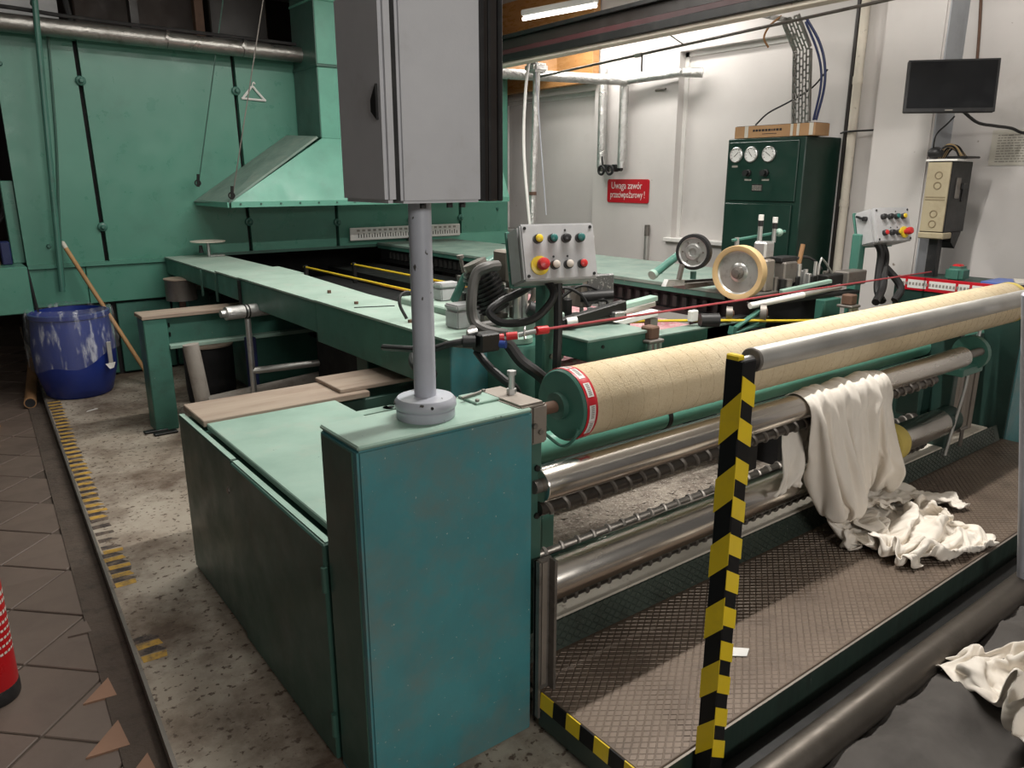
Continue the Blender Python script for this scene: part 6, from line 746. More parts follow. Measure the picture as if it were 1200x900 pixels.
HEAP = (37, 81, [2.7029, 1.0443, 0.1844], 0.0016, [[22,0,2,-6,5,-5,-2,-3,8,7,8,-1,6,12,11,3,11,10,10,8,5,6,5,6,6,3,2,9,6,-1,7,-7,6,-2,0,6,4,6,7,7,6,6,6,7,6,7,5,6,7,6,3,7,5,6,7,5,6,5,4,6,6,5,7,7,7,8,8,8,9,7,8,5,8,7,8,7,5,5,5,4,3,
-6,-9,3,7,-5,0,0,11,2,3,2,4,8,-5,2,9,-2,-16,-7,-5,0,-4,1,3,-3,6,4,-2,-8,11,1,3,1,-2,8,-3,0,1,0,-1,1,1,1,-3,-4,-2,1,1,1,0,3,-1,1,-6,-1,-8,0,1,2,0,0,-2,-3,-1,-10,-4,-2,-1,-3,1,0,4,0,-1,-2,-1,1,2,3,4,6,
-1,6,-14,-4,2,13,12,-4,-2,1,4,8,-3,-1,-2,-9,-15,7,5,2,-2,0,0,-3,6,-12,2,2,0,0,1,14,-11,10,-1,0,-1,0,-3,0,1,-12,-4,1,5,3,1,-1,-1,1,0,-4,-6,-1,-1,5,-2,-2,0,0,-3,3,1,1,0,3,2,-3,2,1,-4,0,0,0,1,1,2,1,0,0,-1,
-7,-3,17,11,6,-3,0,2,2,-4,-4,-1,-11,2,-13,2,11,4,-5,2,4,-6,-4,3,-1,11,-11,2,12,-13,0,-2,6,1,-3,3,-1,-3,2,-7,-1,12,-1,-11,-2,-2,-1,1,0,-1,1,5,6,3,-11,2,0,-2,-1,0,4,-3,-3,2,8,-5,0,5,-2,-7,5,-5,0,1,0,1,0,-3,-1,0,1,
17,13,-7,-3,-2,1,-8,2,-1,0,-3,-4,2,-6,6,1,-4,1,4,-10,2,6,7,-9,-1,0,12,-11,-2,11,-5,-3,5,-1,-1,-3,1,0,0,-3,-13,-2,3,5,3,2,-1,1,-1,1,-1,-2,-1,0,10,1,1,2,-3,-3,-3,0,6,-6,4,5,-15,-1,2,6,-2,4,0,1,0,-1,-1,-1,0,0,-2,
-4,1,2,3,0,3,4,-3,-4,-1,0,0,5,4,-1,-1,-6,-1,1,3,-1,3,-3,4,1,-7,-3,7,-1,0,3,3,-5,-9,5,-1,-6,-2,-1,-1,8,-12,4,9,0,0,3,0,2,0,2,1,-2,5,0,-1,-1,-4,2,0,1,3,0,4,-14,2,17,-3,-2,1,0,-1,-2,-1,-1,-6,-2,3,-2,-3,0,
-1,0,9,-2,2,0,3,3,1,0,-3,-1,-1,-5,-2,-7,7,0,-2,4,-6,-3,-1,-2,-2,5,0,-1,-4,-4,-6,-4,1,5,-9,4,1,2,-1,12,5,7,-1,1,0,-5,0,-2,0,1,-3,0,4,-1,1,2,1,5,2,0,0,-5,-2,-1,15,0,-4,3,4,-7,0,0,-3,-12,-4,5,3,0,2,2,-4,
12,4,-6,6,-10,-2,-4,0,0,-6,0,-2,1,5,-3,3,1,-3,-7,0,1,2,-4,2,-2,-3,0,0,-2,0,5,4,-1,4,3,0,4,2,3,-5,-2,7,1,-5,-2,4,-6,0,0,0,3,2,0,-1,0,0,-6,1,1,1,-1,7,2,0,-4,0,3,-3,-3,5,-6,-2,4,4,3,-9,0,-6,-1,-2,1,
19,-5,-5,-9,3,-5,0,-8,-1,4,2,3,-1,-7,6,-2,-2,-6,4,-1,-5,1,3,3,3,3,-5,1,2,4,2,-6,5,1,2,1,4,-7,1,0,-2,2,-2,4,-6,1,7,2,-1,-3,0,-1,0,-6,1,-1,7,-6,-6,4,1,-2,-1,2,2,0,-4,2,2,-4,6,-7,-4,6,0,0,-5,3,-2,-2,1,
-5,-8,3,4,2,4,-6,10,-4,2,-3,-4,-3,-7,-6,-1,-2,6,0,2,6,2,3,-2,2,1,7,5,-5,0,1,2,1,-10,4,-1,1,7,-7,6,3,-2,-7,-2,6,0,-1,0,2,0,-5,-2,-11,1,-2,0,-1,6,4,-2,-1,0,1,2,-5,-3,4,2,-1,2,-10,8,-2,-8,-3,7,-5,-2,-1,1,-3,
5,0,1,-11,5,1,8,-11,0,-6,-2,-10,-4,18,-2,1,9,3,-2,2,1,-3,3,5,1,0,-8,-4,13,-14,-5,5,-4,12,-5,-2,1,2,1,0,2,0,7,-6,2,-2,-1,-8,-2,-6,0,-1,10,5,1,1,0,-2,-2,-1,1,0,-7,-2,8,-2,0,-3,-6,1,0,-6,6,2,-3,2,9,0,2,-6,-2,
-2,-3,3,7,-7,-9,-7,3,2,4,5,4,7,-17,6,7,-2,2,3,-1,6,8,-1,-6,-11,-1,8,-8,-3,6,6,-1,4,-6,4,4,-9,-2,3,0,-2,1,-3,4,0,-5,-3,6,0,4,2,1,-4,-3,0,-5,-2,4,-7,-4,1,0,9,0,-2,0,-1,-2,2,-1,10,-5,-5,7,1,-6,-7,3,2,6,4,
-9,0,-7,-2,3,8,3,5,-3,-2,-1,12,-9,10,5,-1,0,3,4,1,-4,-11,-10,-3,10,-2,-1,9,-3,5,-14,-1,0,6,0,-4,9,-1,-3,-4,0,-2,3,4,-1,6,2,-9,0,2,-1,-4,-3,6,3,-8,4,-8,5,8,3,2,-4,2,-2,5,-3,3,4,0,-2,6,-2,-10,1,0,-4,-12,-9,1,-3,
-16,5,7,7,0,-6,3,-1,7,-2,0,-3,11,-2,1,1,-4,0,-4,-7,-7,8,7,0,-4,-1,-1,-5,-4,0,11,0,-2,-3,-6,2,-3,-2,3,-1,-2,2,0,-2,-2,-4,-2,7,-2,-1,3,2,6,0,1,10,-11,7,7,0,1,1,4,1,4,-3,2,-2,-2,-1,-1,2,2,-4,0,6,-2,12,2,-4,0,
7,5,-7,-9,2,7,1,-6,-1,7,2,2,-1,5,-5,0,1,-12,1,3,4,-12,0,-2,-4,-1,-1,0,5,1,2,-5,-5,-2,-4,-3,0,5,2,4,3,-1,1,1,-3,4,2,3,0,2,0,4,1,-1,-1,4,9,0,2,-2,0,2,0,2,-4,-15,2,-3,1,-6,4,-3,3,14,-1,-5,7,-7,-7,2,-7,
0,1,6,7,-2,-8,2,7,-4,-2,-2,-7,-4,-2,2,-1,2,3,-6,-3,1,8,-1,2,0,-7,1,3,0,-6,-2,4,-1,3,8,3,3,-11,2,-3,-4,2,-1,0,4,1,-1,1,0,1,-1,-1,1,-1,-2,0,2,1,-2,0,0,-1,2,-3,-2,9,-7,2,-3,3,-5,6,-3,0,4,1,-4,3,8,-7,7,
8,1,-2,-3,2,6,-11,-7,1,0,0,6,2,0,-5,-4,-6,5,5,2,-4,-1,-5,2,3,6,-1,-5,-3,8,-3,-1,4,-4,1,-1,-4,6,-2,3,5,1,1,1,-2,1,3,-6,3,-4,-1,-1,0,0,1,-4,-1,-2,-7,1,0,-1,-9,3,5,11,3,0,-6,-6,2,0,2,-3,-8,0,-2,-1,-2,3,1,
3,-12,1,1,-1,-1,5,3,4,-2,-8,-5,-3,-1,1,0,3,-5,0,3,4,-1,4,3,-3,6,-3,5,1,-6,3,1,1,0,2,3,5,4,-2,0,-3,-2,1,2,5,-4,-6,6,-7,4,1,-3,0,-6,-4,4,-1,-3,0,-1,-1,-16,0,-2,-2,0,1,5,7,8,1,-9,-9,-6,4,-5,5,0,2,-4,-8,
-8,11,-3,2,-4,3,1,-11,-10,0,2,2,-2,-1,2,4,4,6,-1,2,-2,5,-1,1,5,0,2,-1,3,4,-7,1,2,4,0,-5,-1,1,3,2,3,-1,-2,-13,-4,1,3,-2,0,-1,1,5,-1,4,0,-9,3,-5,6,-2,-2,0,2,-5,-13,-3,2,-2,-1,1,-2,6,7,3,-9,-2,-3,-1,4,11,2,
3,2,6,-9,-5,-15,-9,6,8,-3,5,-2,7,2,4,3,3,1,0,1,4,-5,7,-4,1,-7,2,1,-2,1,5,0,-2,-3,-2,3,-2,0,-3,-4,-3,2,2,7,-9,0,2,-2,7,0,-5,-3,-2,2,3,8,-2,7,-3,-1,-12,10,-3,-1,-3,-4,1,1,3,0,1,-9,-4,4,11,7,-2,-6,-4,1,7,
2,-15,-11,-1,5,3,11,-4,0,9,0,3,2,4,3,1,-2,0,6,-4,-3,4,-3,2,1,1,-3,-4,-4,0,-7,0,1,3,2,2,0,-4,-3,1,2,-3,-4,1,11,1,-6,1,-5,-2,4,3,1,-9,1,0,-4,-1,1,-10,13,6,-5,1,16,1,-3,0,-5,-5,0,11,-1,-1,-8,-3,8,10,3,-4,1,
-10,0,0,2,1,12,-9,10,1,0,3,7,3,-4,-5,1,2,-4,-3,2,2,-2,-2,1,-4,4,-4,2,3,-2,-1,-2,0,-4,-7,-7,-1,3,2,-1,1,2,3,2,1,1,4,-9,-5,2,0,-2,1,9,-3,1,1,3,-3,13,-7,-1,11,0,-5,2,-5,-3,3,3,0,0,8,-4,-1,7,-5,1,-2,1,2,
6,0,-5,9,2,-3,8,2,-3,0,4,1,-11,3,1,-3,-2,-5,2,-2,-1,-1,-5,-2,3,-3,-3,-3,3,-3,1,-5,-2,1,3,3,-3,-2,3,3,0,-6,1,0,-1,1,4,12,7,-2,1,1,0,-7,2,0,5,-2,4,1,2,-2,-1,0,-1,-3,4,-1,-8,3,1,-7,-2,8,7,-13,8,-1,1,-1,-4,
4,9,7,-2,1,1,0,1,4,-5,-11,-7,6,-6,2,-1,-4,5,-4,-4,-3,0,3,-8,-2,5,3,-8,-6,1,8,5,1,-2,-2,3,4,-3,2,-1,-9,7,0,3,3,0,-3,-1,2,4,-3,0,1,9,1,-2,-5,0,1,-4,4,1,-4,-2,3,-3,1,-5,7,1,-5,6,3,-3,-8,6,-6,3,2,3,1,
20,3,6,0,-1,-5,-7,-6,-9,-7,6,-4,-3,3,-2,-1,1,-4,1,1,2,-3,0,1,-5,-6,5,14,2,3,-1,-4,3,1,0,0,1,0,-2,-5,12,-2,-1,0,-2,1,4,-3,0,-3,2,-4,-1,-3,-7,1,2,1,-3,2,-1,-8,3,2,-1,5,0,7,3,1,6,-6,-13,0,4,7,7,1,-8,2,4,
17,-6,-6,-12,-5,3,4,-5,1,2,-2,3,-2,1,-1,0,-6,5,0,0,-3,5,0,4,6,5,1,-4,-2,-4,1,-3,-3,6,5,0,1,8,2,7,-2,4,-3,-10,3,-1,-1,5,0,2,-1,1,-6,-2,3,-4,-2,-3,-6,-5,-1,7,-1,1,0,-3,-2,0,-10,-8,-5,8,13,4,8,-1,2,-13,3,0,-11,
-15,6,5,8,-5,-10,-2,3,0,4,-4,-1,4,-1,-1,0,8,0,-3,5,4,-4,2,5,-6,0,2,1,0,4,1,8,2,-3,1,1,-1,-2,-1,0,-7,-2,5,10,-4,0,0,-8,-4,-7,1,3,4,1,3,-2,2,-8,4,4,-7,-3,0,-6,1,3,-3,-6,9,7,5,1,0,-1,3,-11,-11,12,8,-9,3,
5,-11,-11,-6,2,5,-1,2,0,1,7,-1,-2,0,4,4,1,1,6,-5,2,5,-1,1,2,-1,-1,3,5,-2,1,1,-1,0,-4,-1,-1,-3,0,-4,3,0,-1,-1,2,-1,-2,1,3,4,-3,0,3,1,-4,0,-11,1,1,0,8,-3,-1,4,-6,0,2,2,-3,-4,-1,0,2,0,1,8,-2,-15,-4,4,11,
-24,4,-1,3,-2,4,5,8,6,-1,-1,1,3,6,2,-6,-2,-1,-2,4,0,0,2,0,1,-2,0,-2,1,0,-8,-3,2,0,2,0,0,-2,-3,0,3,-1,-1,-2,-1,0,0,5,-3,0,2,-1,-6,-10,-3,4,8,4,0,0,-2,3,-1,0,6,-1,1,0,-3,3,0,-3,-4,0,-2,5,1,1,2,6,-3,
-20,4,4,6,8,6,-3,-6,1,2,4,2,4,-5,-5,3,2,0,1,3,-1,-2,-10,1,4,0,-7,1,1,2,6,1,-3,0,0,-3,-6,-6,0,3,-1,-1,0,0,-1,0,-1,-2,0,1,-1,-9,1,10,-2,0,1,5,-6,-3,-1,-1,1,-1,0,1,3,4,5,1,-2,-2,1,-4,-2,-4,7,17,2,-8,2,
6,-8,8,-1,-2,-3,4,5,-3,4,-1,-1,-3,3,2,0,-2,4,-6,-2,-5,2,8,-10,0,2,5,-6,-7,-1,-2,1,0,-2,-1,2,4,3,2,-2,-2,-3,-1,-5,-1,-3,1,-2,2,-1,0,8,4,-3,5,-1,-3,-3,5,3,1,3,2,2,-2,-4,-4,-9,2,-3,2,1,0,4,0,4,3,-1,-3,7,-1,
5,7,-5,4,-3,2,3,-5,6,-11,2,5,-2,-1,1,-3,0,-12,3,-3,3,-3,-1,12,-12,-1,-1,-1,1,3,0,-4,2,-3,-3,-1,2,6,-2,-4,2,4,0,5,2,1,-7,2,3,-1,1,0,-1,-5,2,3,6,4,3,1,-3,0,-7,-5,1,3,2,4,-11,3,0,-1,0,-1,1,0,0,-2,3,0,0,
3,3,6,-1,9,-13,-4,6,-4,0,-7,-4,-1,-2,-4,3,1,9,3,-4,5,-1,-1,-7,2,-6,2,8,3,-9,3,0,-2,0,4,-1,0,-5,5,4,-2,-1,-1,1,-1,-8,5,-3,-4,3,-1,2,0,8,-4,-7,0,1,1,-1,4,1,6,-5,-1,-1,0,5,10,-2,-3,-1,-2,-7,2,-2,-2,0,-3,-5,-1,
3,2,-7,-1,-3,12,-1,-6,-1,6,1,1,0,1,2,0,-1,-1,-2,4,-12,1,0,-3,-2,11,1,-11,0,7,-2,5,1,-3,1,3,0,7,-14,1,2,-2,-1,-10,-5,8,2,4,2,-1,1,-3,-1,-2,-2,6,-1,-2,-1,-1,0,-1,0,8,3,1,-3,-4,-7,-1,4,-2,-7,9,-6,-4,-2,-3,1,4,-5,
0,-6,6,1,5,0,3,2,-1,-5,1,-4,-2,-1,-1,2,-2,-2,-4,-2,4,-2,-1,2,10,-3,-1,9,-4,0,-1,-6,2,8,0,-2,-2,-5,0,-3,-6,1,1,4,4,0,-11,1,0,1,-8,4,4,0,6,3,2,1,0,1,0,1,-1,-2,-4,-6,-1,2,4,-4,-2,8,9,-11,5,4,-3,0,-2,-4,1,
2,7,-5,-1,-2,-2,-2,0,1,5,-1,3,5,-1,-7,-10,7,1,0,6,1,-2,-8,1,1,0,0,-1,5,-1,2,1,-3,-2,-3,-1,-2,-7,7,0,7,-5,-1,1,0,-4,12,-8,1,-1,10,-3,-7,3,2,-6,0,-1,1,0,1,-1,1,1,4,4,2,-10,-4,6,0,-1,0,8,0,1,3,-4,3,4,2,
1,0,8,1,4,1,-8,0,1,-4,-4,3,-4,-1,12,1,-12,4,-2,-9,5,5,13,-3,-9,0,1,1,-1,1,-3,1,0,-1,-6,-1,1,6,0,-5,-8,3,-1,1,-1,4,-1,5,-1,2,-1,-4,3,-2,1,4,-2,2,-1,-3,-7,0,-2,1,0,0,2,12,6,-5,1,-1,-1,1,-5,0,3,8,-3,0,-5],
[228,13,-7,-4,-4,1,0,1,-1,0,3,-2,9,4,4,3,-3,1,1,-1,-1,-1,-5,2,1,-3,-3,0,1,1,-3,8,5,-5,0,6,4,3,3,3,3,4,3,3,2,2,4,2,1,0,-2,2,-1,0,1,2,-1,-4,-5,-3,-2,-2,-1,-1,-1,1,3,2,-1,-3,-4,-5,1,-1,-3,-3,-5,-5,-6,-6,-7,
2,-16,5,-4,4,2,1,-2,-1,1,2,11,-10,2,-7,-2,4,2,3,-3,2,0,6,-2,-7,0,1,-3,2,-5,5,-4,-4,4,0,0,-7,-3,-1,-2,0,-1,1,2,4,2,-2,-1,-1,-3,-1,-5,1,2,0,0,-2,5,7,5,5,6,4,-2,-1,-4,-5,-7,-4,0,2,3,-4,-3,-2,-1,3,4,8,8,8,
-13,4,5,3,-5,-3,-1,8,9,4,-9,-5,-5,0,0,7,-1,-1,-2,4,-2,-6,4,-7,4,-5,6,1,3,1,-9,-8,7,7,-5,1,10,-1,4,3,0,-8,-3,-4,-6,-1,-4,-2,1,1,4,4,0,4,3,1,5,1,-1,-2,-7,-1,-7,2,0,3,2,2,8,1,-4,1,1,-1,9,8,3,0,-4,0,1,
-7,-2,-6,7,9,6,0,0,-12,-2,-1,-2,11,-5,8,-10,-2,0,0,-4,-4,7,-8,1,-6,7,0,-1,-7,7,8,3,-3,0,6,-3,-3,5,-3,0,-6,2,1,3,7,-8,7,-3,-2,1,0,-2,3,-2,-4,1,2,-2,0,0,3,-4,2,-1,4,-4,1,2,-5,1,7,-6,1,8,0,-3,-1,6,4,-1,-1,
-2,1,5,4,-2,-9,-2,-5,4,0,6,-5,-1,-1,-6,4,-2,-6,-6,2,3,-4,-2,10,5,-3,-4,7,-2,1,4,0,2,-2,5,-3,-3,-1,2,-1,3,7,-5,3,-7,2,-10,3,5,1,-1,0,0,-8,2,-2,0,4,2,4,-2,-5,-2,4,-2,1,-5,-1,0,-2,-3,7,1,-1,-3,0,2,-4,0,1,0,
12,-2,-8,-8,-4,1,5,0,-4,-4,-2,2,-6,-2,3,-3,3,3,1,0,2,-1,7,-8,2,8,-1,-4,6,-4,-3,3,-1,2,-8,3,6,-3,-6,2,-1,0,1,-9,-1,2,4,1,-3,1,0,1,2,6,1,1,-4,-7,-1,-3,3,4,1,-6,-4,-3,5,9,8,3,-1,2,-1,-5,-3,-8,-6,-3,1,1,-2,
-11,1,8,-2,-3,3,-3,-4,6,2,0,4,5,-3,-7,-3,-3,-2,4,0,-1,5,-5,0,0,-2,4,3,4,-4,3,4,-8,0,9,-6,-4,4,-3,-11,5,-1,3,4,1,7,-3,0,-2,-4,2,0,-2,1,-1,-7,-1,2,-1,-2,1,-4,-2,12,8,5,5,-4,-5,-7,4,-2,-2,-2,0,7,3,1,-5,-5,-1,
-5,-4,-10,3,14,6,2,3,0,-1,-2,-6,-4,4,-1,-1,3,-1,-6,-1,1,1,8,5,6,3,-4,-7,-1,7,-2,-10,1,-4,-7,5,-5,-1,1,13,-9,-1,0,0,5,-1,-3,-2,1,2,-3,0,1,0,1,4,-4,2,-3,-2,1,3,5,-5,-1,3,-4,2,-1,2,-5,1,0,2,1,-4,0,0,1,2,-1,
-18,13,17,11,-3,-5,-7,-4,-5,-3,-3,-2,3,-4,1,-4,1,8,8,6,5,1,-2,0,-7,-8,-3,8,-6,-7,-4,4,4,0,2,-3,1,2,3,-11,11,-1,1,-2,-12,-6,9,1,1,4,0,-2,-3,3,-6,3,5,5,7,2,-6,1,-5,-6,-5,1,5,-8,2,10,1,-7,-2,4,-2,-3,-5,-2,0,-1,5,
22,-3,-4,-8,-13,-3,2,3,-7,-5,7,-1,-10,8,14,12,3,-6,-5,-5,-5,-2,-5,3,2,2,-1,-3,-2,3,2,-7,-2,3,-7,3,0,-4,6,1,-11,1,2,3,9,2,0,2,-1,-8,-5,7,4,0,8,1,4,-3,-1,3,5,3,4,0,-7,-3,-6,2,-4,-10,-3,4,5,-7,0,11,-1,8,5,0,-7,
-3,1,-1,-4,2,-5,-5,-8,5,8,-10,13,12,-3,-10,-1,-1,2,1,0,0,0,2,-4,1,4,-5,-4,-4,2,-1,6,0,-7,-1,2,2,0,-11,6,6,-5,-2,0,-2,-2,-1,4,2,5,8,0,-2,-2,1,0,-1,2,-4,0,0,2,8,-1,10,-5,-5,-4,-3,2,4,-1,-1,4,1,-5,3,-6,-5,1,4,
6,-13,-7,-6,-3,6,0,7,-4,0,16,-9,0,0,3,0,-4,-2,-1,4,-3,-1,2,4,-11,-10,3,2,7,-4,-4,1,1,3,10,-5,-6,3,8,-3,-4,3,3,-3,4,0,0,-1,-3,1,1,1,2,0,-3,1,3,-5,5,5,1,0,-8,6,-5,-3,1,0,0,-2,4,-1,-2,2,0,0,2,-4,0,0,4,
-17,-1,0,5,-1,-2,9,-4,12,4,-11,0,-3,-3,0,0,-3,3,4,2,9,-7,-7,-13,3,7,5,2,-8,6,7,1,-3,-2,-4,3,1,-3,1,-2,0,0,-3,2,-1,4,2,2,-2,4,2,-1,1,-3,-5,1,-3,5,-1,-6,0,-2,4,-6,-3,6,10,8,3,1,-6,1,0,-1,-2,-2,-3,2,-4,1,-2,
-18,1,2,-2,9,0,0,4,-5,0,1,8,0,-2,3,-1,13,-2,-6,-10,-13,7,-1,1,1,2,5,-3,6,-7,-7,1,4,7,-7,-4,9,5,0,5,2,2,-1,0,-5,1,1,-1,6,-3,-4,-8,-5,0,2,-2,1,-4,-2,1,-1,1,-4,7,10,-2,-9,-3,-2,-1,4,3,0,-3,3,6,2,4,2,-5,-5,
-10,8,-4,2,-1,3,-3,8,6,-2,6,-4,2,3,-9,-5,-12,-3,5,1,0,1,2,7,2,-6,-8,-2,3,6,8,-6,4,-1,11,7,0,-4,-7,-4,2,-2,-1,0,-1,-4,-5,-6,-4,-1,0,3,0,1,2,0,1,3,1,2,0,-5,8,-2,-8,2,0,-4,3,1,2,-6,6,1,0,-4,2,-2,2,6,3,
-11,0,8,7,6,6,3,-6,-5,-2,-7,-5,-2,1,3,0,2,-2,-6,2,6,-2,5,-4,-1,1,3,5,1,3,-6,0,-2,-4,-2,-4,-5,-1,3,1,3,2,-3,-1,1,0,0,1,1,0,0,1,0,0,0,-2,-1,0,3,-3,4,1,-7,1,10,-6,-1,1,-1,5,-5,4,-6,2,-2,-1,0,-1,3,0,3,
19,2,0,-3,-5,-10,-6,-5,1,-1,2,2,-4,-3,-3,2,-2,5,7,4,5,1,-6,1,1,0,-1,-3,-5,-6,2,4,-8,2,1,0,2,-2,0,2,-2,-1,3,-1,0,0,1,-6,0,1,1,-4,-1,1,-1,-1,-2,2,2,5,1,1,5,-2,-3,3,12,-2,-4,-7,0,2,8,2,-3,4,-3,0,-5,-9,-7,
10,-6,-6,-5,-1,4,-1,-2,-4,-4,4,2,2,-2,4,7,-2,5,-4,-4,-7,0,1,1,0,0,1,2,-3,-1,1,-4,5,-1,-3,-1,-2,2,-3,2,-3,-1,-1,-4,1,0,2,7,-7,-2,0,6,1,-7,-1,0,3,-5,-1,1,-1,5,-2,2,3,8,-5,4,6,4,-1,-1,-5,-6,-2,-3,-1,-5,0,6,9,
-10,2,-2,4,-2,-9,-1,8,2,9,-5,3,1,2,-3,-8,2,-5,2,3,-2,0,-2,-2,5,-1,-5,-4,4,1,1,1,-5,-1,1,-1,3,-2,2,-3,1,0,1,3,7,0,-3,-4,10,-1,-2,-5,-2,3,-1,-2,-1,-2,-3,0,1,-1,1,6,-3,-2,-2,3,2,-1,1,-3,-5,2,6,-2,2,4,-1,-2,1,
-7,-7,-1,-7,-3,15,8,-1,-1,-2,1,-6,2,0,2,7,1,-5,-8,-4,7,-7,4,-2,-1,-3,12,4,0,1,-7,3,0,-5,0,-1,0,4,1,-1,1,-1,-2,3,-3,1,-1,5,-2,0,-3,5,-3,-2,-1,2,-2,4,2,-1,0,-3,4,-5,0,1,-2,-1,0,7,0,1,0,-1,-2,0,-1,0,1,2,0,
-20,7,4,3,1,-4,-3,2,3,-2,1,3,-5,5,-4,-9,-3,7,3,-4,-2,8,-4,9,-2,2,-5,-4,-1,1,5,0,0,3,-2,2,-4,-3,2,-1,1,2,2,-4,-1,1,9,0,-6,-4,6,-3,7,9,4,0,-5,2,-6,1,-7,2,-5,-9,1,-1,2,-2,1,1,7,1,2,2,-1,-1,0,0,3,4,-2,
-17,0,2,2,5,-2,3,-2,2,0,-4,-3,1,-3,1,3,0,-9,7,3,-2,0,4,0,0,5,-1,1,-3,-3,-4,0,5,6,8,-7,1,0,2,-3,-2,-2,-1,1,-3,-1,-3,3,11,8,-1,2,-3,-5,0,-2,-2,-4,0,-8,0,0,-5,1,0,-2,0,3,1,-1,-1,5,8,5,6,5,7,1,-5,0,-3,
-4,-2,-3,5,1,-1,-3,-3,-8,-2,2,3,2,0,-4,-2,7,4,-2,3,2,-3,4,-6,2,5,-5,3,12,2,3,7,4,-4,-7,2,-5,-4,-5,6,2,-2,4,-2,5,0,-3,-5,-9,-7,0,-5,2,-2,0,2,4,1,1,-1,-5,-4,5,4,-6,2,0,0,-1,-1,0,0,-1,1,2,-1,-1,7,3,3,4,
-10,4,8,-4,-2,-4,-3,2,11,-3,-5,-6,3,-3,7,1,-5,1,5,-4,3,5,4,3,3,1,3,-7,-3,3,-2,-12,-11,3,-5,2,3,8,0,-4,1,4,-4,4,-3,0,-3,2,1,3,-3,5,-3,1,1,-3,-1,-1,1,-1,4,1,-5,0,1,-2,-1,0,-1,0,1,1,0,1,-1,1,2,-2,7,-3,-3,
20,-5,-8,-4,-3,-1,1,-4,-7,1,7,1,-6,4,1,5,8,2,-3,12,1,-7,-9,7,-8,-12,-2,4,-6,-6,7,0,4,-5,5,1,1,-4,2,1,-1,-3,4,-2,3,-4,-2,-2,4,4,-1,-7,0,4,-8,2,2,-2,0,4,4,-1,4,3,3,1,-1,-2,-2,-4,-7,3,1,-1,5,3,-7,-4,-4,-2,0,
-8,0,1,5,4,-1,0,-2,-3,0,3,7,6,3,-3,0,1,3,-3,-11,-8,3,-1,-11,5,3,3,0,-2,-2,-1,1,-4,0,0,-1,1,-1,-1,2,0,4,-2,-1,-3,5,7,-3,-7,0,6,10,5,-8,1,-5,-4,1,-8,-6,-3,2,-2,0,-2,0,0,1,6,6,6,-7,-2,-1,-6,-2,3,0,0,1,4,
0,1,-7,-3,-3,4,-5,7,13,5,-5,2,-3,-3,0,-5,-6,-3,-1,3,1,0,2,2,-4,4,1,-1,0,1,-2,10,3,0,-1,1,-2,0,-2,-3,-11,0,-4,2,3,-2,-1,11,5,2,-1,-5,-5,4,5,1,2,-4,1,2,-3,-4,2,0,0,0,1,-1,-7,-6,-2,3,-1,-1,1,1,4,1,-5,3,0,
-11,-5,12,0,-5,6,15,0,-10,-4,2,-5,-2,3,0,0,-2,-2,4,-5,4,-1,-3,2,-1,-4,-1,5,2,8,-1,-8,1,-1,-4,2,-1,-4,2,1,9,-3,4,0,-4,1,2,-4,2,-2,-3,3,1,1,-5,0,3,0,0,-1,1,0,-2,0,0,0,-2,4,2,-2,0,-2,-1,-1,-1,1,-1,1,5,-3,-6,
-5,5,-10,2,13,-7,-7,-2,1,-1,2,2,-3,-2,4,1,4,-6,-3,0,-3,2,6,1,10,-1,0,-3,0,-6,-4,1,1,1,3,-1,0,1,-4,-3,1,1,0,3,-2,1,-2,-1,3,1,2,-5,-4,-2,-1,-2,-2,3,5,3,1,1,-1,-3,1,0,2,-4,-2,3,0,0,1,-2,-3,-5,-2,-1,0,-3,1,
-11,0,5,0,-4,4,-3,5,-2,-3,-1,7,5,-5,-9,-1,-3,16,1,7,-1,-2,-5,-2,-6,1,-2,2,-3,-3,0,-1,-2,0,2,1,7,8,3,4,-2,1,1,-3,0,-4,-5,-5,-8,-3,-5,1,2,-1,6,5,1,-1,-1,0,1,2,0,1,0,0,-1,1,1,0,-2,-1,-1,1,1,1,-1,-1,-1,0,0,
-12,2,4,0,-3,-4,3,-1,11,9,-3,-19,-7,5,8,6,5,-7,-7,1,0,2,1,-2,-6,-1,1,0,5,7,10,4,2,-2,-4,-4,-8,-9,1,-2,-1,-2,-2,0,2,2,2,1,2,-1,2,0,2,0,0,-1,0,0,1,3,2,1,1,0,-1,-2,-1,-2,0,1,1,-1,-2,0,1,0,0,0,-2,1,0,
0,1,3,0,-3,3,5,-5,-10,-6,1,7,3,-4,0,0,-4,0,4,-7,-1,-2,4,6,5,2,2,7,-6,-8,-10,-7,-1,2,4,3,3,4,-1,2,2,0,0,-1,-1,0,0,1,0,-1,0,1,0,1,-2,1,0,2,1,-2,-1,0,1,0,1,0,0,1,-2,-1,0,0,1,-1,0,-1,0,1,1,0,-1,
4,1,-7,-3,3,-5,-7,2,3,0,0,2,3,1,-2,-5,-1,1,4,12,5,-3,0,-4,-6,0,-6,-9,2,2,6,4,0,1,0,0,0,-1,1,-1,-2,1,0,1,2,-2,2,-2,0,-1,0,0,0,1,0,0,1,0,-1,1,-1,0,-1,0,-1,2,-1,-1,1,0,0,1,1,2,0,-1,-1,-1,0,-1,0,
-7,-3,-2,3,-1,6,-1,-4,-1,4,2,0,0,3,3,5,3,4,-4,-9,-7,2,-8,0,4,0,4,0,3,2,-3,0,0,-2,-1,-1,3,4,-2,2,2,0,-2,-2,-3,3,-1,1,1,0,0,-2,-1,-2,0,0,-1,-1,0,-1,1,0,0,-1,0,0,2,2,-1,-1,0,1,0,-1,0,1,1,0,1,1,0,
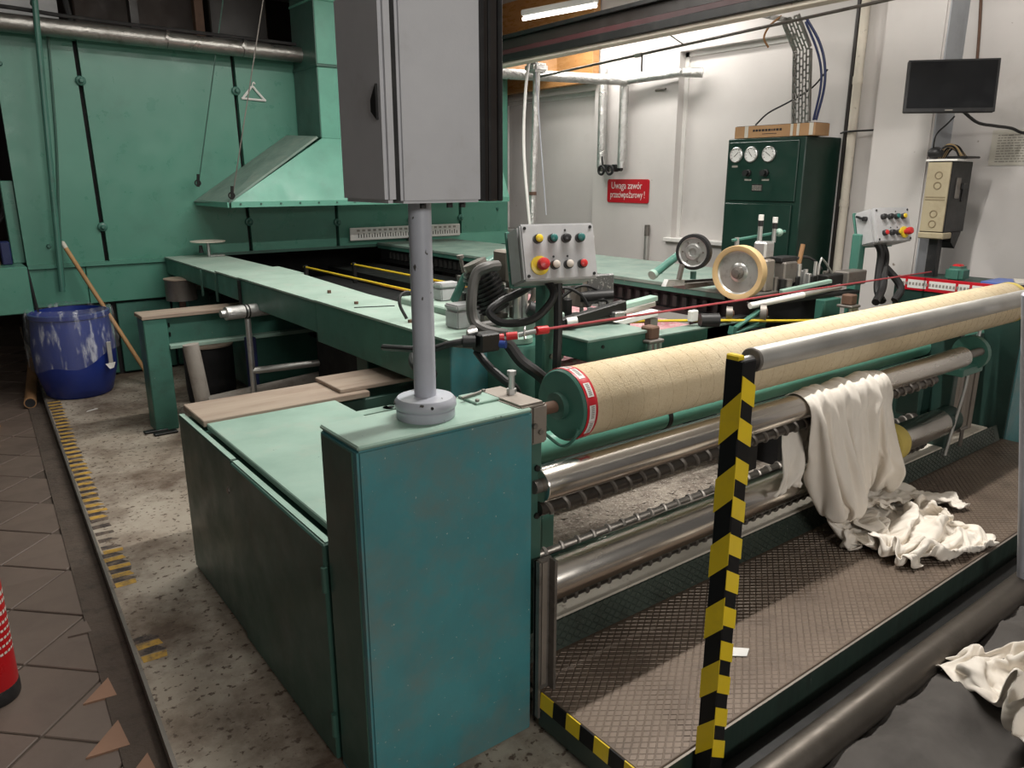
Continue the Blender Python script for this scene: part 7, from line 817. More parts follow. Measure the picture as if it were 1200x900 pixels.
-10,4,-2,1,-1,1,7,7,5,4,-1,-3,6,2,-2,-5,-5,-8,-1,-2,1,-1,2,-2,0,0,2,2,-1,0,-1,0,0,4,2,1,-4,-5,0,-2,-1,-1,1,1,1,-2,0,1,-1,2,1,2,0,0,-1,1,0,2,0,-1,0,0,0,0,1,-1,-1,-2,1,0,0,-2,-1,0,0,3,-1,2,0,-2,0,
-5,-9,15,5,8,-5,-6,-9,-6,-3,2,5,-2,5,1,-2,1,-3,2,2,-1,-1,3,0,1,0,0,-1,1,0,1,3,1,-4,-2,-1,0,0,0,-1,1,0,0,0,1,0,-1,0,1,0,1,-1,1,2,1,-2,-1,0,0,0,0,0,0,0,-1,1,0,0,0,0,-1,1,-1,1,0,-1,2,-2,0,2,1,
-2,12,-10,-12,-4,-1,-1,6,4,6,5,-2,5,-12,-5,-3,-3,9,-5,6,4,1,0,-1,0,1,1,0,1,0,0,-3,1,0,0,-1,3,1,0,1,-2,-1,0,-1,0,-1,2,-2,1,-1,1,-2,2,2,1,2,0,-1,-1,-1,-2,0,1,0,0,-1,0,2,1,-1,2,1,0,-2,-2,-3,-2,0,-1,-1,-1],
[2,1,9,10,9,8,8,6,1,3,-3,-8,-1,-3,-4,-9,1,0,-2,-2,-3,-3,0,-3,-4,-5,-5,-1,5,7,5,2,-1,-5,-6,-3,-3,0,1,2,-1,0,3,1,-2,0,2,3,1,-3,-5,-1,-2,2,-2,2,-1,0,-1,0,0,1,-1,0,0,0,1,1,1,2,-1,-4,3,2,1,-2,0,0,-1,-2,-1,
6,6,0,-4,-2,-3,-2,-4,0,-7,-3,2,-1,-6,8,5,-6,-4,-1,2,2,7,-5,1,8,6,0,-3,2,-6,0,5,-3,-2,3,7,-1,-3,-3,-3,0,1,-3,-3,2,1,-2,-4,-1,4,5,3,4,3,5,2,-1,0,0,0,0,3,3,-3,-5,-4,-5,-2,-2,-3,0,4,-3,-2,0,5,3,3,4,2,-1,
5,0,-5,-1,-3,-3,-3,-6,-5,0,3,0,6,4,-7,2,1,0,2,2,6,-2,1,4,0,-4,13,8,0,1,-7,-10,6,10,1,-3,4,2,1,-1,-2,-4,-6,-3,-3,-3,1,3,3,0,2,3,3,-6,-1,-1,5,3,3,0,-2,-5,0,1,-1,2,2,-4,3,2,-2,1,-1,0,0,-4,-5,-2,-2,-1,1,
-2,-3,-2,-3,-2,-1,-6,1,3,-3,6,8,-9,4,1,4,5,4,-5,-1,-2,6,12,0,-6,8,0,-6,-5,5,6,-3,4,-3,-4,-1,-4,-3,5,-3,-1,0,1,1,4,-1,1,-2,-1,0,0,-3,-3,2,2,0,-3,1,1,0,2,-3,-7,5,2,-4,5,2,-7,5,4,-2,-1,3,-1,1,0,0,-2,1,1,
-3,-1,4,-4,-7,2,-2,0,1,5,-1,2,2,-3,6,-1,-5,3,10,5,1,0,-8,5,7,-9,-6,8,-6,-8,0,12,-8,-2,7,-5,-2,0,-3,0,-1,-2,-1,4,-3,2,0,-1,-2,1,0,1,1,3,-1,0,2,-5,-5,-3,1,5,4,-9,3,5,1,7,8,-5,1,3,4,-3,-1,-4,3,-5,-1,1,2,
-6,-1,-3,4,4,-1,6,0,-1,0,-3,-5,3,6,1,4,9,0,-3,1,-1,-6,3,-11,-2,10,-1,-3,4,-1,-5,-8,0,2,-2,0,4,-1,-7,3,-1,2,3,-2,0,0,1,2,2,-2,-2,-4,-6,-5,0,-1,2,5,3,-1,-4,-1,0,7,6,2,-3,-5,-3,-1,-3,1,2,1,2,5,1,6,5,3,-5,
2,-5,-2,2,3,-7,0,6,4,4,6,4,0,-1,-3,-3,-3,-1,1,-6,1,3,-2,1,-4,-8,-1,-3,0,-2,4,2,-3,-2,2,2,-3,1,1,2,4,10,4,0,3,0,-5,3,-2,-1,-5,6,5,-1,-6,-5,-6,-5,1,9,1,-3,-1,-2,-5,-2,1,-4,2,3,3,-9,2,1,4,3,-4,0,-1,-3,8,
4,3,-4,0,1,5,4,-2,-1,3,0,-7,2,2,-3,-4,2,1,-3,-4,-8,-7,0,0,2,1,-1,-2,1,1,-3,4,10,1,-7,3,0,6,5,4,-2,-11,0,8,1,1,-1,-6,-2,1,5,-6,-2,1,8,4,-1,0,-2,-7,6,3,-2,-4,-6,1,2,0,1,-5,4,0,-3,3,-1,2,1,3,1,2,-9,
10,1,1,-5,0,6,-4,-6,0,0,-2,2,4,-10,-1,1,-10,-6,-2,1,6,0,-2,0,-2,2,5,1,4,2,0,2,-5,2,12,-2,1,2,1,-9,8,5,0,-6,-4,0,3,4,3,3,0,-1,0,3,-5,0,3,-1,-3,1,-6,-3,3,2,2,-3,-4,3,-1,6,-7,6,-2,-1,1,-7,3,0,1,1,8,
-7,5,6,6,-5,-8,6,4,-3,-2,7,-6,-11,1,1,-4,1,-1,0,0,3,2,1,6,6,-3,-3,-1,2,6,0,-5,3,4,-6,4,2,-1,3,3,-7,2,5,4,5,1,0,-2,-1,-2,0,4,1,-1,0,-2,-1,0,1,-3,-2,-2,-3,-1,3,-2,0,5,-2,-4,-1,3,5,-5,0,5,-1,-1,-1,0,-3,
9,-6,-1,1,4,-3,-10,8,11,-12,-14,4,-2,4,-4,-1,4,7,8,0,-11,6,-1,0,0,9,-4,7,-7,3,7,3,3,-3,-3,1,3,-2,-8,4,5,-6,-2,2,-2,-6,3,4,0,5,4,0,-2,-1,0,-1,-2,-1,-3,-1,-1,1,-1,2,-1,0,-1,-6,-4,2,6,2,-6,7,0,1,-1,0,-4,-10,-5,
6,1,0,-8,-8,15,7,-15,-12,2,1,-1,6,0,2,3,5,-1,-10,8,6,-1,8,4,-10,-9,8,3,6,0,-7,0,-3,4,5,-5,-6,-2,8,-3,-6,6,0,-11,-1,12,1,-3,-2,-2,0,-2,-1,-5,4,-2,2,-1,0,0,-1,-1,2,-3,1,6,-3,6,1,-5,-2,-2,3,-2,0,0,6,-3,-1,1,7,
2,2,-11,9,7,-16,-10,10,-4,3,5,5,-3,-2,5,9,-6,1,9,0,5,0,-15,-6,8,9,-1,-3,-5,-3,6,0,-1,-5,-2,-2,5,-1,-8,5,6,-3,-4,5,-1,-8,-5,1,3,-4,-5,2,5,3,-6,2,-2,-2,-2,1,2,0,-3,4,2,-6,3,-5,5,4,1,0,1,1,-1,-1,-6,-3,3,10,-7,
3,-5,5,-7,-5,2,4,-4,6,7,-2,1,4,10,0,-2,2,1,1,-11,-8,-3,11,-2,-1,-2,-2,-1,4,-3,-3,-6,-4,-3,0,0,-3,2,6,0,-6,-1,0,3,-2,3,3,-1,-4,-2,1,2,-6,1,4,-3,-3,1,2,-1,-1,0,1,-1,0,11,-4,-4,0,0,0,1,1,-4,1,-2,2,6,3,-2,7,
5,-1,0,-3,6,4,2,3,1,-2,2,2,2,-3,2,-5,-3,-7,-8,7,2,-8,-3,7,1,-3,-3,-6,-6,-1,-3,-3,4,0,5,5,2,-2,-3,-5,6,1,0,-3,7,-1,-5,-2,8,1,1,-4,2,-1,-3,3,2,1,2,-1,2,3,5,2,-8,-11,9,0,2,2,-5,-4,-6,0,1,3,3,0,-2,-1,-1,
0,7,4,2,-1,0,1,-1,4,3,0,-8,-6,-6,-6,0,2,2,3,-6,-1,5,-2,-7,-4,-4,0,3,-1,-2,3,8,-7,5,-1,3,1,7,0,6,-6,1,3,2,-9,-1,8,0,-9,1,-1,1,-1,2,-2,1,0,2,3,-1,1,-4,0,6,1,3,-12,11,-9,3,5,-2,-5,4,-2,0,1,0,3,1,2,
5,-1,4,5,3,1,-4,-3,-9,-4,-3,3,8,0,-2,-3,-4,-3,-5,0,-2,-2,-1,0,4,6,2,-5,7,2,-9,2,9,1,0,-2,-4,1,5,-8,8,-2,-6,1,11,1,-7,-2,6,5,1,-4,1,1,0,-4,1,1,3,6,0,0,-6,-6,7,0,7,-10,4,-4,-2,4,8,0,-3,1,-2,1,-1,-2,-4,
17,-8,-4,0,0,-7,5,1,2,-4,-5,-3,-10,0,-1,0,3,1,1,6,4,-1,8,2,-8,-4,4,5,-8,4,6,-8,1,2,-5,-2,4,-3,2,-2,3,5,7,-5,-5,4,9,4,-4,-4,-1,8,-1,-5,-1,2,4,-5,0,1,-2,1,-2,-4,2,0,-3,4,6,-6,-1,2,3,-1,-2,0,-2,-5,0,3,-1,
3,4,-5,0,-11,5,-6,-2,-5,-2,1,2,1,1,1,3,2,4,9,-3,-3,6,-7,1,11,0,-6,0,5,-2,6,1,-6,-7,3,5,1,-5,-10,8,-2,1,1,9,2,0,-2,-4,6,1,0,-6,1,0,-1,-2,-1,1,-5,2,4,-1,3,1,-10,-3,1,-3,0,8,3,-7,-2,1,1,-3,3,4,-5,-4,0,
-8,3,10,-12,-1,-4,-3,-3,2,0,8,-2,5,5,6,2,0,0,-8,5,7,0,5,1,-2,1,3,1,0,-4,-5,2,-2,-2,-5,-8,-2,0,10,2,0,-1,-2,-2,2,-1,-4,-1,-4,0,5,-3,1,2,2,3,-3,2,-2,-6,0,-1,6,-3,2,0,1,4,-6,-6,0,6,0,-2,4,1,-3,-4,6,3,1,
13,-11,-15,-1,0,-1,2,4,2,6,1,2,-1,1,-5,4,6,6,5,-6,5,3,-1,2,-5,-2,-5,-4,-7,3,-6,0,6,3,2,2,-2,-3,-11,-1,-2,1,2,0,-2,-1,-3,7,0,-3,-8,2,-2,0,2,-1,-2,4,-2,3,-1,5,-7,8,2,1,-2,2,-3,-1,-3,1,1,1,-5,0,1,2,-1,0,3,
-14,2,1,3,2,4,1,0,7,-1,-8,3,2,4,12,3,-2,-10,2,8,-6,-7,2,-7,4,-2,-1,0,3,-7,-1,-5,-7,-2,1,-2,-1,2,9,-6,-2,-3,-2,-2,0,-1,3,0,1,-1,1,0,-1,-1,-3,4,8,-3,1,0,-5,0,6,2,-2,5,-1,1,3,7,-2,-8,-6,1,4,0,1,1,-6,1,0,
-10,4,5,4,3,-1,1,0,-6,1,6,4,8,-2,-13,-4,1,9,-4,-10,-1,5,-8,2,-5,0,0,-4,0,-2,-2,7,2,-3,-5,0,3,2,-4,2,1,3,-3,0,-2,1,-1,-3,0,4,2,4,0,-3,1,-3,-1,-3,6,1,8,4,-1,-7,1,3,2,2,4,-1,-1,-1,-2,-4,2,-2,-1,0,-2,-4,1,
6,-1,1,-2,0,3,2,2,1,4,-3,-1,-8,-2,5,-4,-3,-8,1,3,-6,-6,6,-7,-3,2,-2,5,-4,2,4,2,-2,9,4,4,3,-4,1,5,-8,-2,-4,-3,0,0,6,1,-4,-2,3,-4,2,9,2,-2,-8,10,-3,-5,-3,-1,4,6,3,-9,3,0,0,-3,-1,1,3,4,-4,3,2,-1,4,-1,-10,
-1,2,1,3,5,-1,-1,1,-2,-7,2,2,-2,-8,-5,1,-2,-3,-3,3,2,0,-6,4,2,-3,4,0,2,8,5,-9,5,1,-4,-1,-1,12,-2,-12,5,3,8,-2,3,-2,-7,4,6,-1,-5,0,-2,-1,-3,2,3,-7,6,8,3,-6,-2,-2,2,6,0,-4,-3,-1,3,5,1,0,-1,-3,-7,-5,6,1,4,
17,1,-5,-2,-7,-2,-2,1,0,-1,-5,-7,-2,0,3,-3,0,2,-1,0,6,2,1,1,2,6,1,-3,1,-7,-2,8,-1,-8,6,-1,-1,-7,2,9,3,-4,3,10,-1,0,1,-4,-3,3,1,2,-1,-4,3,2,0,-3,-4,-5,-5,5,-1,0,1,2,1,1,1,3,5,3,1,-5,-6,-7,2,-1,-12,0,0,
-1,-2,4,-3,-3,-3,0,-9,0,-2,0,0,0,1,-1,4,2,6,8,-5,-2,6,6,1,-2,-2,1,3,6,3,1,-2,-2,2,-1,1,0,1,2,0,-3,1,-7,-7,1,-1,4,-1,6,1,2,-3,0,-2,-1,-3,-1,5,-3,4,2,-3,0,3,-5,-4,4,1,1,-4,-4,-4,0,-2,9,1,-5,-1,4,-5,-2,
1,-3,-7,-3,0,-2,-3,1,-2,3,4,6,-1,8,3,0,0,2,-2,6,0,-3,-2,4,4,1,0,1,-5,4,1,-2,-1,-3,0,-1,-1,-3,-4,4,5,-3,2,-1,-4,1,-2,4,-10,0,3,2,2,1,-1,-1,2,-3,5,-1,0,2,-3,-6,6,0,-9,0,3,6,0,0,-2,1,-6,-1,0,2,-3,-1,3,
-14,-4,2,-1,1,0,2,6,5,7,-3,2,0,-1,5,6,5,-3,4,-2,1,0,2,-2,-2,-4,0,0,-1,-7,-6,-3,1,5,3,2,1,1,-1,-10,-4,1,-1,1,1,-1,-2,-4,4,-4,-6,-1,4,6,4,4,-3,-1,-8,-5,-2,-1,3,1,-1,2,8,1,-1,-1,0,-4,-3,2,6,2,-1,0,0,8,5,
-14,2,0,3,2,8,1,2,1,-4,8,-2,10,4,-1,-1,1,-1,-3,1,-1,-3,-6,0,0,-2,-6,-3,5,1,2,0,-2,-5,-5,-5,-3,-4,-1,3,-1,-2,-1,-1,-1,0,1,3,4,-3,4,5,1,-2,-6,-4,1,1,10,8,6,4,2,1,0,0,-5,-5,-5,-5,-3,9,-1,-6,1,-2,2,3,8,4,-2,
-7,2,4,3,1,-3,8,1,3,6,1,-3,-1,-1,3,-1,-4,-1,-4,-1,-5,4,-2,-8,2,1,-2,-5,-9,-3,2,-1,0,0,1,5,3,2,3,3,3,5,0,-5,4,3,-2,-8,-6,9,-5,-5,-2,2,0,5,9,1,-9,-4,-1,0,0,0,-3,-1,5,4,-1,-2,1,-2,7,4,-8,7,1,-1,0,-4,-1,
0,1,1,4,7,3,-2,6,-7,1,-2,1,-1,-4,-6,-1,-2,5,0,-3,-2,-9,-2,2,-9,-3,0,2,1,5,6,1,3,8,-3,-4,0,6,3,-8,-2,-4,0,5,-4,0,6,9,1,-9,2,6,-4,-8,9,-1,-8,0,8,-1,-7,-1,1,-3,1,1,-2,1,2,8,0,-8,-2,2,8,-3,1,-3,-4,-2,1,
8,8,0,0,-2,-1,-6,-10,7,-3,0,1,-1,-1,-1,-6,-3,-8,-3,0,2,1,-1,-2,5,1,6,2,10,-2,-5,9,-3,-9,4,9,-1,-7,-4,6,2,3,1,2,1,-5,-1,-7,1,5,1,-4,7,4,-9,-5,6,4,-3,2,6,-1,-3,-1,-4,-2,-3,-4,0,-1,6,8,3,2,-5,-1,1,3,-1,-4,-2,
-1,-4,6,1,-5,5,2,-1,-8,-6,-5,-2,-2,-1,-1,2,1,2,0,-2,3,2,11,0,-2,8,2,-1,0,3,2,-6,1,2,1,-3,4,5,3,1,1,1,1,-4,-1,3,-3,5,0,-2,-1,-1,-6,-1,2,2,-6,-4,-3,-3,-3,-1,0,6,4,3,5,4,-1,-3,-3,0,1,-2,-4,-3,-3,-3,0,2,5,
-3,8,-3,-7,2,-9,-2,1,2,-2,1,-1,-1,2,3,0,0,4,-2,3,-1,3,-4,11,7,-5,-2,3,-2,-2,0,3,5,1,0,3,1,1,-6,-4,4,-7,-3,7,1,-4,-5,-2,3,-2,-4,1,2,3,3,3,1,0,2,0,1,0,-1,-6,3,2,0,-2,-3,5,0,-3,-6,-5,7,5,-1,0,-3,0,-9,
-2,-9,-5,1,-4,-1,0,0,1,6,1,2,2,-1,3,7,-1,-2,11,2,0,2,5,-7,-3,2,0,0,-3,2,-2,1,1,5,1,-12,-3,0,4,3,-9,7,-1,-10,0,8,3,-6,-5,8,3,-4,-6,-4,1,0,2,0,1,2,0,-1,1,5,-5,0,-2,-1,6,-5,0,0,2,5,-5,-1,2,-1,7,1,1,
-17,-4,-2,6,4,9,8,4,-2,-1,2,-1,1,4,-11,-1,8,7,-2,5,4,-1,-4,2,0,-2,-1,-1,-2,-3,-2,-7,-1,-5,0,5,-6,-2,1,-1,3,-4,2,6,-4,-6,-1,4,-2,-5,2,3,3,1,-3,-3,-2,2,0,0,2,1,-1,0,2,-3,-1,0,-2,0,-1,1,-2,-3,4,0,3,6,0,-1,7],
])
# ================================================================ ROLL AND ROLLERS
rc = Vector((1.41, 1.60, .983))
ro = thing('cork_covered_roll', 'long tan cork-covered roll across the front of the machine', 'roll', (2.95, 1.6, .875))
MB().lathe([(.104, 0), (.106, .004), (.106, 3.08), (.104, 3.085)], (1.41, 1.60, .985), (1, 0, 0), 56).build('cork_cover', K['rollskin'], ro)
pts = []
for i in range(24*46+1):
    a = 2*PI*i/24; pts.append((1.47+2.98*i/(24*46), 1.60+.1062*math.cos(a), .985+.1062*math.sin(a)))
MB().tube(pts, .0009, 4, 0).build('seam_spiral', K['seam'], ro)
MB().lathe([(.012, -.012), (.092, -.012), (.100, -.010), (.105, -.004), (.105, .005)], (1.405, 1.60, .985), (1, 0, 0), 48, True, False).build('end_disc', K['green'], ro)
MB().lathe([(.1068, 0), (.1074, .001), (.1074, .040), (.1068, .041)], (1.403, 1.60, .985), (1, 0, 0), 56, False, False).build('red_tape_band', K['signred'], ro)
wb = MB()
for i in range(11):
    a0 = 2*PI*i/11+.05*(i % 3); a1 = a0+.40+.06*(i % 2)
    x0 = 1.411; x1 = 1.434
    q = 4
    for j in range(q):
        b0 = a0+(a1-a0)*j/q; b1 = a0+(a1-a0)*(j+1)/q; r = .1080
        wb.bm.faces.new([wb.bm.verts.new((x, 1.6+r*math.cos(b), .985+r*math.sin(b))) for x, b in ((x0, b0), (x1, b0), (x1, b1), (x0, b1))])
wb.build('white_label_print', K['white'], ro)['kind'] = 'stuff'
ib = MB()
for i in range(11):
    a0 = 2*PI*i/11+.05*(i % 3)
    for j in range(7):
        b0 = a0+.03+.05*j; b1 = b0+.030; r = .1084
        ib.bm.faces.new([ib.bm.verts.new((x, 1.6+r*math.cos(b), .985+r*math.sin(b))) for x, b in ((1.417, b0), (1.429, b0), (1.429, b1), (1.417, b1))])
ib.build('grey_label_print', K['inkgrey'], ro)['kind'] = 'stuff'
MB().lathe([(.040, -.012), (.040, -.03), (.030, -.032)], (1.405, 1.60, .985), (1, 0, 0), 24, False, True).build('hub', K['cab'], ro)
MB().cyl((1.24, 1.60, .985), (1.40, 1.60, .985), .018, n=18).build('shaft', K['rust'], ro)
MB().cyl((4.49, 1.60, .985), (4.72, 1.60, .985), .02, n=18).build('shaft', K['alu'], ro)
MB().lathe([(.1075, 0), (.1075, .05), (.100, .055), (.02, .057)], (4.455, 1.60, .985), (1, 0, 0), 48, False, True).build('yellow_end_band', K['paleyellow'], ro)
MB().tube([(1.388, 1.515, .935), (1.385, 1.53, .90), (1.385, 1.58, .868), (1.386, 1.66, .885)], .005, 6).build('edge_bead', K['green'], ro)
def roller(label, y, z_, r, x0, x1, m_, name='steel_roller', cap=True):
    t_ = thing(name, label, 'roller', ((x0+x1)/2, y, z_-r))
    MB().lathe([(r*.55, 0), (r*.96, 0), (r, .004), (r, x1-x0-.004), (r*.96, x1-x0), (r*.55, x1-x0)], (x0, y, z_), (1, 0, 0), 36).build('roller_tube', K[m_], t_)
    MB().cyl((x0-.02, y, z_), (x0, y, z_), r*.4, n=12).build('journal', K['dull'], t_); MB().cyl((x1, y, z_), (x1+.2, y, z_), r*.4, n=12).build('journal', K['dull'], t_)
    return t_
roller('polished steel roller just under the tan roll, cloth hangs over it', 1.50, .808, .048, 1.235, 3.80, 'steel')
roller('polished lower steel roller above the off-white beam', 1.60, .438, .068, 1.235, 3.90, 'steel')
def scroll(label, y, z_, r, x0, x1, pitch=.062, flip=1):
    t_ = thing('scroll_roller', label, 'roller', ((x0+x1)/2, y, z_-r))
    MB().cyl((x0, y, z_), (x1, y, z_), r, n=20).build('core', K['scroll'], t_)
    n_ = int((x1-x0)/pitch*14)
    P = [(x0+i*pitch/14, y+r*math.cos(flip*2*PI*i/14), z_+r*math.sin(flip*2*PI*i/14)) for i in range(n_+1)]
    MB().tube(P, .007, 6, 0).build('spiral_ridge', K['dull'], t_)
scroll('spiral ridged spreader roller tucked under the polished upper roller', 1.505, .738, .022, 1.235, 3.55)
scroll('spiral ridged spreader roller behind the lower steel roller', 1.70, .448, .026, 1.235, 3.85, .07, -1)
scroll('spiral ridged spreader roller low beside the off-white beam', 1.66, .318, .022, 1.235, 3.9, .05)
yr = MB().lathe([(.069, -.045), (.080, -.04), (.088, -.02), (.088, .02), (.080, .04), (.069, .045)], (3.42, 1.60, .438), (1, 0, 0), 28)
tag(yr.build('yellow_ring', K['paleyellow']), 'pale yellow sponge ring on the lower steel roller right of the white cloth', 'ring')
cx = thing('cross_beam', 'teal green cross beam right behind the roll', 'beam', (2.9, 1.85, .70))
MB().cyl((1.26, 1.80, .775), (4.68, 1.80, .775), .048, n=28).build('beam', K['hood'], cx); MB().cyl((2.05, 1.80, .775), (2.072, 1.80, .775), .050, n=28).build('strap', K['blackmetal'], cx)
MB().box((1.26, 1.79, .62), (4.68, 1.84, .70), .004).build('lower_beam', K['cab'], cx)
# off-white beam, tread platform
ob = MB().box((1.245, 1.625, .19), (4.6, 1.735, .268), .004); tag(ob.build('off_white_beam', K['offwhite']), 'off-white painted beam between rollers and tread platform', 'beam')
pf = thing('tread_platform', 'brown tread-plate operator platform in front of the machine', 'platform', (2.97, 1.33, .05))
MB().box((1.225, 1.055, .163), (4.74, 1.60, .180), .002).build('plate', K['tread'], pf)
MB().prism([(1.26, 1.590, .18), (4.70, 1.590, .18), (4.70, 1.618, .262), (1.26, 1.618, .262)], (0, .006, .001)).build('kick_plate', K['kick'], pf)
def lozenges(x0, x1, n_rows, fn, sx=.036, a_=.0155, b_=.0112):
    B_ = MB()
    for j in range(n_rows):
        for i in range(int((x1-x0)/sx)):
            x = x0+i*sx+(.5*sx if j % 2 else 0)
            lo_ = [B_.bm.verts.new(fn(x+p*a_, j+q*b_/.013, 0)) for p, q in ((-1, 0), (0, -1), (1, 0), (0, 1))]
            hi_ = [B_.bm.verts.new(fn(x+p*a_*.86, j+q*b_*.86/.013, 1)) for p, q in ((-1, 0), (0, -1), (1, 0), (0, 1))]
            B_.skin([lo_, hi_], False, True)
    return B_
lozenges(1.245, 4.72, 40, lambda x, v, k: (x, 1.068+.013*v, .1795+.0022*k)).build('tread_pattern', K['treadtop'], pf, smooth=0)['kind'] = 'stuff'
lozenges(1.28, 4.68, 6, lambda x, v, k: (x, 1.5895+.0048*(v+.5)-.002*k, .186+.0128*(v+.5))).build('kick_pattern', K['kick'], pf, smooth=0)['kind'] = 'stuff'
MB().box((1.225, 1.048, .052), (4.74, 1.056, .172), .001).build('front_skirt', K['skirt'], pf)
MB().box((1.217, 1.05, .07), (1.226, 1.47, .174), .001).build('side_skirt', K['skirt'], pf)
for i in range(8): MB().prism([(1.214, 1.46-.056*i-.056, .134), (1.214, 1.46-.056*i, .134), (1.217, 1.46-.056*i, .183), (1.217, 1.46-.056*i-.056, .183)], (.004, 0, 0)).build('tape_segment', K['tapeyellow' if i % 2 == 0 else 'tapeblack'], pf)
for x, y in ((1.24, 1.44), (1.24, 1.08), (4.7, 1.08), (4.7, 1.5), (2.9, 1.08)): MB().box((x, y, .05), (x+.04, y+.04, .165)).build('leg', K['blackmetal'], pf)
MB().box((1.26, 1.07, .05), (4.7, 1.10, .16)).build('underside_shade_sheet', K['shade'], pf)  # black sheet added to paint the shade below the platform edge
MB().box((1.235, 1.0475, .172), (4.73, 1.0555, .1745)).build('worn_and_lit_edge', K['plate'], pf)
MB().cyl((1.47, 1.048, .128), (1.47, 1.041, .128), .008, n=8).build('bolt', K['brass'], pf)
pp = MB().prism([(1.80, 1.235, .184), (1.835, 1.205, .184), (1.875, 1.225, .184), (1.84, 1.26, .184)], (0, 0, .002)); tag(pp.build('paper_scrap', K['white'], smooth=0), 'small white paper scrap lying on the tread platform beside the striped post', 'scrap')
# striped post and handrail
sp_ = thing('hazard_post', 'square upright post wrapped in yellow and black hazard tape', 'post', (1.41, 1.01, .05))
x0, x1, y0, y1 = 1.388, 1.436, .985, 1.035
MB().box((x0, y0, .05), (x1, y1, 1.232), .003).build('post', K['tapeblack'], sp_)
zz = 1.165; n_ = 0
while zz > .06:
    h = .085; sl = .055
    MB().prism([(x0-.0012, y1+.001, zz-h-sl), (x0-.0012, y0-.001, zz-h), (x0-.0012, y0-.001, zz), (x0-.0012, y1+.001, zz-sl)], (.0016, 0, 0)).build('yellow_side_band', K['tapeyellow'], sp_, smooth=0)
    zz -= .170
zz = 1.20
while zz > .06:
    h = .052; sl = .030
    MB().prism([(x0-.001, y0-.0012, zz-h), (x1+.001, y0-.0012, zz-h-sl), (x1+.001, y0-.0012, zz-sl), (x0-.001, y0-.0012, zz)], (0, .0016, 0)).build('yellow_front_band', K['tapeyellow'], sp_, smooth=0)
    zz -= .0945
MB().box((x0+.001, y0+.012, 1.222), (x0+.02, y1, 1.242), .003).build('yellow_top_wrap', K['tapeyellow'], sp_)
hr = thing('handrail', 'satin grey metal handrail tube from the striped post to the right', 'handrail', (2.9, 1.01, 1.19))
MB().lathe([(.020, 0), (.027, 0), (.028, .003), (.028, 3.15)], (1.452, 1.01, 1.222), (1, 0, 0), 30, True, True).build('rail_tube', K['satin'], hr)
MB().cyl((1.40, 1.01, 1.222), (1.455, 1.01, 1.222), .013, n=14).build('end_pin', K['alu'], hr)
MB().lathe([(.026, 0), (.0285, .002), (.0285, .008)], (1.448, 1.01, 1.222), (1, 0, 0), 30).build('end_ring', K['dull'], hr)
gp = MB().cyl((2.690, .90, 1.275), (3.150, .895, .06), .020, n=16); tag(gp.build('leaning_grey_post', K['pole']), 'pale grey leaning post at the very right edge of the view', 'post')
# floor roller and cloths in front of the platform
fr = roller('long shade-darkened steel roller lying low in front of the platform', .90, .115, .050, 1.40, 4.4, 'floorsteel', 'low_roller')
MB().box((1.30, .93, .05), (4.4, 1.045, .062)).build('floor_shade_strip', K['blackmetal'], fr)  # flat black strip painting the shade between skirt and roller

def decode(d):
    # compact grid of draped cloth points, stored as row and column differences
    nv, nu, lo, q, rows = d; ch = []
    for k in range(3):
        it = iter(rows[k]); g = []
        for j in range(nv):
            row = []; acc = 0
            for i in range(nu): acc += next(it); row.append(acc+(g[j-1][i] if j else 0))
            g.append(row)
        ch.append(g)
    return [[(lo[0]+q*ch[0][j][i], lo[1]+q*ch[1][j][i], lo[2]+q*ch[2][j][i]) for i in range(nu)] for j in range(nv)]
def cloth_mesh(grid, xf=None):
    B_ = MB(xf); V = [[B_.bm.verts.new(p) for p in row] for row in grid]
    for j in range(len(V)-1):
        for i in range(len(V[0])-1): B_.bm.faces.new((V[j][i], V[j][i+1], V[j+1][i+1], V[j+1][i]))
    return B_
def thicken(o):
    s_ = o.modifiers.new('smooth', 'SUBSURF'); s_.levels = 1; s_.render_levels = 1
    t_ = o.modifiers.new('thick', 'SOLIDIFY'); t_.thickness = .0025; t_.offset = 0
    return o
def folds(x, y, ang, f1, seed, amp):
    c, s = math.cos(ang), math.sin(ang); u = c*x+s*y; v = -s*x+c*y
    u += .05*noise.noise((x*5, y*5, seed))
    r = 1-abs(noise.noise((u*f1, v*f1*.28, seed)))*2
    r2 = 1-abs(noise.noise((u*f1*2.1+5, v*f1*.6, seed+3)))*2
    return amp*(max(0, r)**1.6*.75+.28*max(0, r2)**2)
cl = thing('white_cloth', 'crumpled white cotton cloth hanging over the upper steel roller onto the platform', 'cloth', (2.85, 1.4, .183))
thicken(cloth_mesh([[(2.45+(p[0]-2.45)*(.94 if p[2] < .75 else 1), p[1], p[2]+.004) for p in row] for row in decode(DRAPE)]).build('hanging_drape', K['cloth'], cl, smooth=180))
hgrid = decode(HEAP)
thicken(cloth_mesh(hgrid).build('heaped_end', K['cloth'], cl, smooth=180))
fx = Matrix.Translation((2.55, .47, .115)) @ Matrix.Rotation(math.radians(155), 4, 'Z') @ Matrix.Diagonal((1.35, 1.25, 1.7, 1)) @ Matrix.Translation((-3.05, -1.28, -.184))
tag(thicken(cloth_mesh(hgrid, fx).build('rumpled_cloth', K['cloth'], smooth=180)), 'rumpled bright white cloth heaped in the bottom right corner', 'cloth')
B_ = MB(); G = [[(1.42+2.4*i/110, -.1+.955*j/60, .053+.004+folds(1.42+2.4*i/110, -.1+.955*j/60, .5, 4, 9, .05)+.035*math.exp(-((-.1+.955*j/60-.76)**2)/.008)) for i in range(111)] for j in range(61)]
